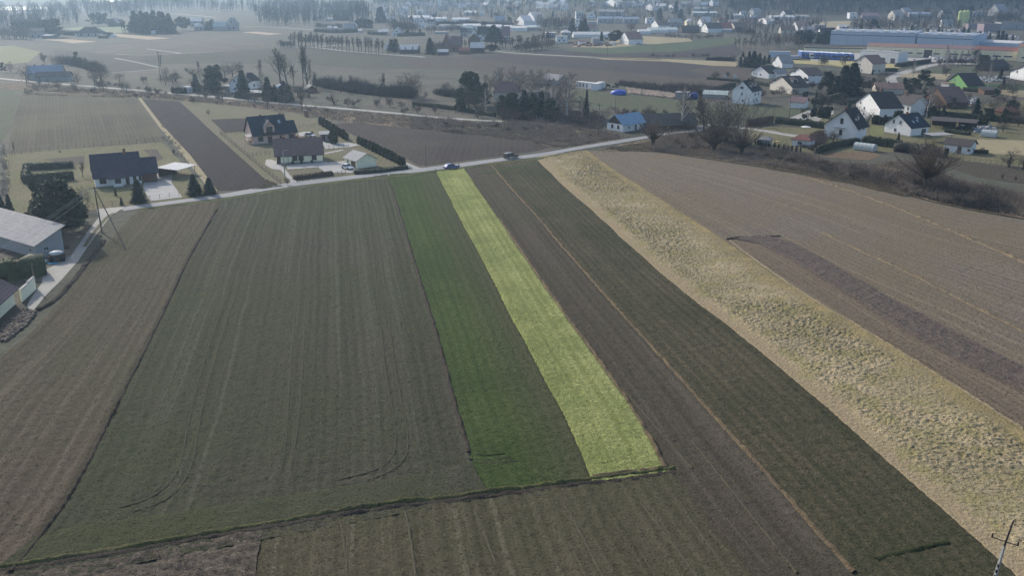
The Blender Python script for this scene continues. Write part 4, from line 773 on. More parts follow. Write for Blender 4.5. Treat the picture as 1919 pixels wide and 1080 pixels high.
L = h.L; yA, yB = sorted((1.5*sg, 8*sg)); ym = (yA+yB)/2; MB().box(L+.01, yA, 0, L+3.2, yB, 2.9).obj('side_wing', wm('pink'), h.o)
MB().slab([(L+.52, yA-.5, 2.7), (L+3.7, yA-.5, 2.7), (L+3.7, ym, 6.3), (L+.52, ym, 6.3)], .14).slab([(L+.52, ym, 6.3), (L+3.7, ym, 6.3), (L+3.7, yB+.5, 2.7), (L+.52, yB+.5, 2.7)], .14).obj('wing_roof', rm('navy'), h.o)
yn = yA if sg > 0 else yB; MB().box(L+.5, min(yn, yn-.05*sg), .8, L+2.6, max(yn, yn-.05*sg), 2.2).obj('window', glass, h.o); h.skylight(.83, .3)
MB().slab([(-1.6, 0, 2.5), (0, 0, 2.9), (0, 5*sg, 2.9), (-1.6, 5*sg, 2.5)], .12).obj('side_porch_roof', rm('pale'), h.o)
for y in (.2, 4.8): MB().tube((-1.5, y*sg, 0), (-1.5, y*sg, 2.45), .09).obj('porch_post', palewood, h.o)
# --- yellow bungalow and its garage
h = H('yellow bungalow', 'M1', (664, 612), (1080, 592), 9.2, 2.6, 4.0, wc='cream', rc='brown', label='cream yellow bungalow with long brown tiled roof behind the utility pole', chim=((.2, .5, .7), (.47, .5, .6), (.5, .52, .6)), base=.35, name='bungalow', ov=.55)
for u, w_ in ((5.3, 1.5), (7.1, 1.5), (10.9, 1.4)): h.open('F', u, .75, w_, 1.5, fr=wframe_br)
h.open('F', .7, .05, 1.1, 2.1, 'door'); h.open('L', 4, .9, 1.2, 1.3, fr=wframe_br)
for u in (3.3, 13.6): h.lbox('drainpipe', u, -.1, 0, u+.09, -.01, 2.4, gutter)
h.lbox('gutter', -.5, -.68, 2.22, h.L+.5, -.56, 2.32, gutter)
for u in (4.6, 7.1, 10.1): tag(link('planter_shrub', bigmesh('planter_shrub', *column(int(u*10), .8, .35, 120), hedgeg)), 'small round potted shrub by the wall, %s of three' % {4.6: 'left', 7.1: 'middle', 10.1: 'right'}[u], 'shrub').matrix_world = Matrix.Translation(h.o.location+Matrix.Rotation(h.o.rotation_euler.z, 3, 'Z') @ Vector((u, -.6*(1 if h.D > 0 else -1), 0)))
h = H('small cream garage', 'M1', (1385, 655), (1562, 630), 7, 2.3, 1.7, axis='y', wc='cream', rc='pale', label='small cream garage with pale grey roof, gable towards the road', name='garage', cat='garage', ov=.45)
h.open('L', 1.9, .05, 2.4, 2.1, 'garage', col='brown'); h.open('L', 5., .9, .9, 1.1)
h = H('grey garden shed', 'M1', (1060, 405), (1150, 402), 3.6, 2.2, .3, 'shed', wc='mauve', rc='pale', label='grey garden shed with pale flat roof between pink house and thuja row', name='garden_shed', cat='shed'); h.open('F', 1, .1, .9, 1.9, 'door')
h = H('bbq chimney', 'M1', (915, 187), (948, 187), 1.1, 1.9, .25, 'flat', wc='brick', rc='brown', label='small brick outhouse standing alone on dry grass near lane', name='brick_kiln', cat='outhouse', ov=.1)
# --- barn and house at the left edge
h = H('grey sheet roofed barn', 'M5', (-330, 300), (338, 505), 5.6, 2.9, 2.3, 'shed', wc='grey', rc='grey', label='pale grey barn with single-slope corrugated roof cut off by the left edge', name='barn', cat='barn', ov=.7)
h.open('R', 2, 1.2, 1.1, .8); h.open('F', h.L-2.2, 1, .9, .8)
h = H('purple roofed house', 'M5', (-160, 1190), (140, 912), 9, 2.9, 3, wc='cream', rc='purple', label='cream house with purple roof at the lower left edge', name='house', ov=.7)
a, b = GQ('M5', 196, 893), GQ('M5', 322, 780); L, rz, sg = frame_of(a, b); o = thing('garden_wall', a, rz, 'cream rendered garden wall with pale cap beside the purple roofed house', 'wall'); MB().box(0, -.12, 0, L, .12, 2.1).obj('wall', wm('cream'), o); MB().box(-.1, -.22, 2.11, L*.55, .22, 2.25).box(L*.55, -.22, 2.3, L+.1, .22, 2.44).obj('coping', concrete, o); MB().box(L*.55, -.119, 2.101, L-.001, .119, 2.299).obj('wall', wm('cream'), o)
# --- blue roofed cottage, thatched barn
h = H('blue roofed cottage', 'M3', (-12, 300), (131, 325), 11.5, 2.6, 3, axis='y', wc='white', rc='blue', label='small white cottage with bright blue metal roof beside the road', name='cottage', chim=((.5, .3, .8),), ov=.5)
h.open('F', 2.6, .9, 1., 1.3, fr=wframe_br); h.open('F', 5.6, .9, 1., 1.3, fr=wframe_br); h.open('R', 3, 1, .8, .9); h.open('R', 6.4, .1, .9, 2, 'door', col='dark'); h.open('R', 9, 1, .8, .9)
yn = h.near(); sg = 1 if h.D > 0 else -1; MB().prism([(.1, 2.62), (h.L-.1, 2.62), (h.L/2, 5.5)], *sorted((yn-.05*sg, yn+.001))).obj('gable_boarding', darkwood, h.o)
h = H('old thatched barn', 'M3', (330, 300), (785, 292), 8, 1.7, 3.3, wc='brown', rc='straw', label='long old barn with sagging grey-brown roof behind the blue roofed cottage', name='barn', cat='barn', ov=.6); h.open('F', 5, 0, 2.4, 1.6, 'garage', col='dark')
# --- right hand village
h = H('white arch roofed house', 'M4', (120, 368), (405, 402), 8, 4.6, 5.2, axis='y', wc='white', rc='dark', label='tall white house with black roof, balcony and white roof dormer above greenhouse', chim=((.5, .3, .6),), name='house', ridge_f=.6, ov=.7)
for u, z in ((5.7, 5.), (5.7, 1.2)): h.open('F', u, z, 1.2, 2, 'window', bars=0)
h.lbox('balcony', 3.6, -1.3, 3.7, 7.2, -.01, 3.85, concrete); h.open('R', 2, 3, 1, 1.3); h.open('R', 5.5, 3, 1, 1.3); h.dormer(.35, 2.4, 1.6, .12); h.skylight(.85, .15)
h = H('large white gabled house', 'M4', (400, 172), (612, 232), 9, 5.2, 4.8, axis='y', wc='white', rc='dark', label='large white gabled house with black roof behind tall white house', chim=((.5, .5, .9), (.5, .15, .4)), name='house')
for u, z in ((3.2, 4.8), (6.3, 3.1), (6.3, .9)): h.open('F', u, z, 1.1, 1.1)
for u in (2.5, 6, 8): h.open('R', u, 1.6, 1, 1.1)
h = H('grey roofed white house', 'T4', (745, 1018), (890, 1045), 10, 4.6, 3, wc='white', rc='greybrown', label='white house with broad grey roof right of large white gabled house', name='house', chim=((.15, .4, 1.2),))
for u in (2., 5, 7.5): h.open('F', u, 2.2, 1, 1.2)
h = H('navy roofed white house', 'M4', (660, 325), (895, 366), 9, 3.1, 3.8, axis='y', wc='white', rc='navy', label='white house with navy blue roof and skylights above long hedge', chim=((.55, .35, 1.),), name='house', base=.3)
for u in (3.6, 6.4): h.open('F', u, 3.6, 1, 1.3)
h.open('F', 4.5, .9, 1, 1.2); h.open('R', 6.5, .1, 2.2, 2.1, 'garage', col='dark'); h.skylight(.35, .18); h.skylight(.6, .2); h.skylight(.72, .3)
h = H('low white outbuilding', 'M4', (1195, 500), (1425, 527), 6, 2.6, 1.5, wc='white', rc='greybrown', label='low white outbuilding with grey roof in front of beige garden', name='outbuilding', cat='outbuilding', ov=.5)
h.open('F', 4.6, .05, 1.2, 2.1, 'door', col='dark'); h.open('F', 7.4, .9, 1, .9); h.open('R', 3, .9, 1., .9)
h = H('three storey white house', 'T3', (1108, 925), (1283, 942), 8.5, 5.7, 4., axis='y', wc='white', rc='dark', label='three storey white house with dark dormered roof at the edge of the olive field', chim=((.52, .55, 1.2),), name='house', ov=.45)
for u, z in ((4.4, 6.3), (4.6, 3.7), (5.2, .9)): h.open('F', u, z, 1.5 if z > 5 else .8, 1.1)
h.dormer(.3, 1.8, 1.3, .16); h.dormer(.7, 1.8, 1.3, .16)
for u in (2, 5): h.open('R', u, .9, 1, 1.3); h.open('R', u+1, 3.6, 1.1, 1.1)
h = H('white L-shaped bungalow', 'T3', (1288, 685), (1440, 706), 8, 2.8, 3.2, axis='y', wc='white', rc='dark', label='white bungalow with dark grey roof and three windows on its lawn', name='bungalow', ridge_f=.5)
for u in (1.5, 2.6, 4.): h.open('F', u, 1, .7, 1.2)
h.open('F', 7, 1, 1.2, 1.1)
h = H('bungalow wing', 'T3', (1455, 698), (1512, 706), 7, 2.7, 1.8, axis='y', wc='white', rc='grey', label='small white gabled annex on the right of the white bungalow', name='annex', cat='annex')
h = H('pale beige gabled house', 'T3', (1450, 802), (1650, 846), 9, 3.2, 4., axis='y', wc='beige', rc='dark', label='pale beige gabled house with dark dormered roof and brown plinth', name='house', chim=((.5, .3, .8),)); h.open('F', 4.4, 4.2, 1.6, 1.2); h.dormer(.4, 3, 1.3, .2)
h = H('broad white chalet', 'T3', (1632, 722), (1790, 752), 9.5, 4.2, 3, axis='y', wc='white', rc='greybrown', label='broad white chalet with shallow grey roof below the lorry park', name='house'); h.open('F', 4, 4.4, 1.3, 1.2)
for u in (2, 6): h.open('F', u, 1.2, 1.3, 1.2)
for u in (3, 7): h.open('R', u, 3.6, 1.2, 1.2)
h = H('small white garage', 'T3', (1623, 968), (1762, 978), 5.5, 2.7, 1.7, wc='white', rc='mauve', label='small white garage with reddish grey roof beside the gravel lane', name='garage', cat='garage')
h = H('white house among spruces', 'T3', (1475, 592), (1560, 610), 7, 3, 4.2, axis='y', wc='white', rc='grey', label='white house with steep grey roof partly hidden behind row of spruces', name='house'); h.open('F', 2.6, 3, 1.3, 1.8)
h = H('pale red roofed house', 'T4', (388, 642), (548, 664), 9, 5.6, 4., axis='y', wc='beige', rc='brown', label='tall pale three storey house with brown-red roof in front of blue-white workshop', name='house')
for u, z in ((4.7, 6.3), (4.7, 3.9), (4.3, .9), (6.6, .9)): h.open('F', u, z, 1, 1)
for u in (2, 5): h.open('R', u, 1, 1, 1.2)
h = H('green arch roofed house', 'T4', (1215, 778), (1405, 815), 8.5, 2.4, 4.9, axis='y', wc='green', rc='dark', label='bright green house with dark arched roof and brown lean-to', name='house'); 
for u in (3.3, 6.4): h.open('F', u, 3.2, 1.2, 1.3)
h.lbox('lean_to', -.6, -2.4, 0, 6.4, -.01, 2.2, wm('grey')); h.lbox('lean_to_roof', -.9, -2.8, 2.21, 6.7, -.012, 2.4, rm('terracotta'))
h = H('dark round barn', 'T4', (1010, 930), (1220, 975), 10, 2.6, 5.2, axis='y', wc='brown', rc='brown', label='big dark brown barn with steep curved roof behind the white birch', name='barn', cat='barn')
h = H('brown roofed cottage', 'T4', (590, 845), (830, 848), 8, 2.6, 2.2, wc='beige', rc='terracotta', label='low house with faded orange-brown roof behind the large white gabled house', name='cottage', chim=((.5, .5, .5),))
h = H('dark shed cottage', 'T4', (400, 775), (530, 785), 6, 3, 1.6, wc='brown', rc='greybrown', label='dark wooden cottage right of the dense spruces', name='cottage')
h = H('dark collapsed barn', 'T4', (1600, 640), (1780, 620), 8, 2.4, 3, wc='dark', rc='greybrown', label='dark old barn with pale roof edge near the yellow hall', name='barn', cat='barn')
h = H('right edge white house', 'T4', (1790, 702), (2030, 742), 9, 3.6, 3.8, axis='y', wc='white', rc='greybrown', label='white and grey house with broad dark roof cut by the right edge', name='house'); h.open('F', 5.3, 3.2, 1.2, 1.3)
h = H('red roofed hut', 'M4', (1722, 180), (1880, 178), 5, 1.6, 1.4, 'hip', wc='brown', rc='red', label='brown hut with red hipped roof beyond the dark hedge', name='hut', cat='hut')
h = H('wooden hut', 'T4', (1560, 850), (1690, 848), 5, 2, .8, 'shed', wc='brown', rc='greybrown', label='brown lean-to hut on beige grass by green strip', name='hut', cat='hut')
o = carport('M4', (1070, 285), (1290, 300), 8, 2.6, 'greybrown', 'long dark open shed behind navy roofed white house', .4, darkwood, darkwood, 'open_shed'); o = carport('M4', (1300, 305), (1470, 318), 7, 2.8, 'greybrown', 'open shed with a red tractor under it', .4, darkwood, darkwood, 'tractor_shed')
carport('M4', (1020, 400), (1095, 420), 7, 2.3, 'pale', 'pale flat roofed carport between hedge and low white outbuilding', .15)
h = H('toy playhouse', 'M3', (1650, 445), (1810, 462), 4.5, 2., 1.5, 'hip', wc='white', rc='red', label='little white summerhouse with faded red hipped roof on the lawn', name='summerhouse', cat='summerhouse'); h.open('F', 2.5, .6, 1.4, 1)
h = H('small garden hut', 'M3', (1350, 440), (1445, 448), 3, 1.7, .9, 'hip', wc='grey', rc='grey', label='tiny grey garden hut left of summerhouse', name='garden_hut', cat='hut')
# containers and small things by the mid field
h = H('white container cabin', 'T2', (1532, 785), (1720, 808), 3, 2.7, 0, 'flat', wc='white', rc='white', label='left half of white flat roofed cabins beside the mid field', name='cabin', cat='cabin', ov=.15); [h.open('F', u, .6, .9, 1.8) for u in (3, 5, 7.5)]
h = H('white container cabin', 'T2', (1722, 812), (1792, 790), 3, 2.8, 0, 'flat', wc='white', rc='white', label='right half of white flat roofed cabins, door side', name='cabin', cat='cabin', ov=.12)
h = H('grey cottage', 'T2', (1235, 755), (1372, 768), 7, 2.7, 2.2, wc='grey', rc='grey', label='small grey house with patchy grey roof behind low hedge and birches', name='cottage'); h.open('R', 3, 1, 1, 1)
h = H('brown hidden house', 'T2', (790, 890), (1010, 895), 9, 3, 4, 'hip', wc='beige', rc='brown', label='brown roofed house hidden among pines and spruces', name='house', chim=((.35, .5, .9), (.6, .5, .9)), hip=.35)
h = H('hidden grey outbuilding', 'T2', (1090, 925), (1290, 925), 6, 2.2, 2, wc='grey', rc='greybrown', label='low grey-brown outbuilding behind spruces by the lane', name='outbuilding', cat='outbuilding')
h = H('grey metal shed', 'T3', (605, 885), (700, 890), 5, 2.3, .3, 'flat', wc='grey', rc='grey', label='small grey metal shed at the end of stubble heaps', name='shed', cat='shed')
h = H('long greenhouse shed', 'T3', (850, 880), (1060, 890), 6, 1.9, 1.3, wc='grey', rc='greenish', label='low shed with pale greenish roof left of three storey white house', name='shed', cat='shed')
# --- farm on the left by the lane
h = H('blue-grey farmhouse', 'T0', (250, 720), (560, 712), 10, 3.6, 3.4, wc='grey', rc='bluegrey', label='long grey farmhouse with blue-grey roof left of lane end', name='farmhouse', chim=((.2, .5, .5), (.45, .5, .5)))
h = H('dark farm shed', 'T0', (325, 735), (630, 728), 7, 2.6, 2., wc='grey', rc='navy', label='dark roofed farm shed in front of the blue-grey farmhouse', name='farm_shed', cat='shed')
h = H('twin gabled white house', 'T1', (245, 830), (395, 830), 8, 4.4, 3.2, axis='y', wc='white', rc='dark', label='white gabled house among spruces by the gravel lane', name='house'); [h.open('F', u, 4.6, .9, 1.2) for u in (2.5, 4.3)]; h.open('F', 2.5, 1, 1, 1.2)
h = H('hipped white house', 'T1', (395, 800), (525, 790), 8, 3.6, 3.6, 'hip', wc='white', rc='dark', label='white house with dark hipped roof behind the lone spruce', name='house', hip=.4); [h.open('F', u, 1, 1, 1.2) for u in (1.5, 4)]
h = H('white roofed lean-to', 'T1', (195, 820), (300, 825), 5, 2.4, .3, 'shed', wc='grey', rc='pale', label='low lean-to with white flat roof before the white gabled house', name='lean_to', cat='shed')
h = H('pale blue polytunnel', 'T1', (610, 850), (690, 850), 12, 1.2, 2.2, 'arch', 'y', wc='grey', rc='bluegrey', label='pale blue arched tunnel right of the white gabled house', name='polytunnel', cat='polytunnel', ov=.02)
h = H('grey little barn', 'T1', (935, 835), (1030, 830), 5, 1.8, 1.5, axis='y', wc='brown', rc='pale', label='little brown barn with pale roof at the end of dark hedge', name='barn', cat='barn')
h = H('white lean roof hut', 'T1', (435, 870), (525, 868), 4, 1.8, .5, 'shed', wc='brown', rc='white', label='brown hut with white slanting roof under the lane trees', name='hut', cat='hut')
h = H('white dome tunnel', 'T0', (1615, 830), (1700, 835), 4, .8, 1.8, 'arch', 'y', wc='white', rc='white', label='small white domed tunnel beside row of dark thujas', name='polytunnel', cat='polytunnel', ov=.02)
# --- industrial quarter
def hall(short, A, B, D_, wh, wc, rc, label, doors=(), wins=(), posts=0, rise=.4, cat='hall', roof='gable', vents=0, fascia=None, name='industrial_hall'):
    h = H(short, 'T4', A, B, D_, wh, rise, roof, 'x', wc=wc, rc=rc, label=label, name=name, cat=cat, ov=.15)
    for f, w_, hh in doors: h.open('F', f*h.L, .05, w_, hh, 'garage', col='dark')
    for f, w_ in wins: h.open('F', f*h.L, 2.2, w_, .9)
    for i in range(posts): x = h.L*(i+1)/(posts+1); h.lbox('panel_seam', x-.15, -.12, 0, x+.15, -.01, wh*.78, steel)
    if fascia: h.lbox('fascia', 0, -.25, wh*.78, h.L, -.012, wh*.82, plain('fascia', (.1, .14, .22), .6))
    for i in range(vents): x = h.L*(i+.5)/vents; sg = 1 if h.D > 0 else -1; yn = h.near(); MB().slab([(x-2, yn+sg*3, wh+1.2), (x+2, yn+sg*3, wh+1.2), (x+1.6, yn+sg*7, wh+1.5), (x-1.6, yn+sg*7, wh+1.5)], .4).obj('skylight', rm('white'), h.roofo)
    return h
hall('left blue hall', (170, 418), (928, 445), 40, 11.5, 'blue', 'bluegrey', 'huge pale blue hall with white roof vents, left block', posts=4, vents=7, fascia=1, rise=.5)
hall('right blue hall', (946, 445), (1440, 468), 40, 11, 'blue', 'bluegrey', 'huge pale blue hall behind the fir row, right block', posts=2, vents=4, fascia=1, rise=.5)
hall('white roofed hall', (1450, 448), (1860, 470), 22, 6, 'blue', 'white', 'long low pale hall with white roof behind fir row', rise=1.2)
hall('low yellow annex', (-60, 458), (498, 470), 12, 3.6, 'yellow', 'greybrown', 'low yellow workshop with grey roof behind the blue lorries', wins=[(i/9+.06, 5) for i in range(9)], rise=.8)
hall('yellow hall', (500, 498), (950, 512), 16, 6, 'yellow', 'terracotta', 'yellow hall with faded red roof, left section', doors=((.25, 4.5, 4.), (.62, 4.5, 4)), wins=((.08, 5), (.44, 4), (.84, 5)), rise=2, posts=1)
hall('mauve roofed hall', (952, 512), (1450, 530), 16, 6, 'yellow', 'mauve', 'yellow hall with mauve roof, middle section', doors=((.2, 5, 5),), wins=((.04, 4), (.36, 4), (.68, 5), (.9, 5)), rise=2, posts=2)
hall('red roofed hall', (1452, 530), (1850, 548), 16, 6, 'yellow', 'red', 'yellow hall with red roof and dark roof panels, right section', doors=((.12, 4, 4),), wins=((.3, 4), (.55, 5), (.8, 5)), rise=2, posts=1)
hall('yellow end block', (1852, 552), (2060, 560), 14, 9, 'yellow', 'terracotta', 'taller yellow end block with brown roof at the right edge', wins=((.3, 3), (.6, 3)), rise=2)
h = hall('blue-white workshop', (440, 545), (780, 572), 11, 6.4, 'white', 'pale', 'white workshop with pale roof behind tall pale three storey house', wins=(), rise=.5); [h.open('F', f*h.L, .05, 3, 3, 'garage', col='dark') for f in (.62, .87)]
# --- far houses, simpler
FARN = {}
def far(c, x0, x1, y, wc, rc, wh=3, rise=2.5, kind='g', D_=9, cat='house', win=True, y1=None, phr=None, roof=None):
    """kind g: gable to the viewer, r: ridge across, h: hipped, f: flat, t: tunnel lying across"""
    rf, ax = {'g': ('gable', 'y'), 'r': ('gable', 'x'), 'h': ('hip', 'x'), 'f': ('flat', 'x'), 't': ('gable', 'x'), 's': ('shed', 'x')}[kind]
    if kind == 'f': rise = 0
    if kind == 'g' and y1 is None and c in ('U4', 'U5', 'U6', 'U7'): y1 = y+.1*(x1-x0); y = y-.1*(x1-x0)
    h = House(c, (x0, y), (x1, y if y1 is None else y1), D_, wh, rise, rf, ax, wc=wc, rc=rc, name={'greenhouse': 'greenhouse'}.get(cat, cat.replace(' ', '_')), cat=cat, ov=.35 if cat == 'house' else .1)
    if win and cat == 'house' and h.sc > 1.4:
        n = 2 if h.L < 14 else 3
        for i in range(n): h.open('F', h.L*(i+.7)/(n+.4), 1 if wh < 5 else 1.2, 1.1, 1.3)
        if kind == 'g' or wh > 4.5: h.open('F', h.L*.5, wh+.3 if kind == 'g' else wh-1.8, 1.2, 1.2)
    RN = {'bluegrey': 'blue-grey', 'greybrown': 'grey-brown', 'greenish': 'pale green', 'straw': 'straw'}
    one = phr or ('%s %s' % (RN.get(rc, rc), cat) if cat == 'greenhouse' else '%s %s with %s roof' % (wc, cat, RN.get(rc, rc)))
    many = (phr+'s' if phr else ('%s %ss' % (RN.get(rc, rc), cat) if cat == 'greenhouse' else '%s %ss with %s roof' % (wc, cat, RN.get(rc, rc)))).replace('churchs', 'churches')
    AUTO.append((h.o, one, many, *h.px)); return h
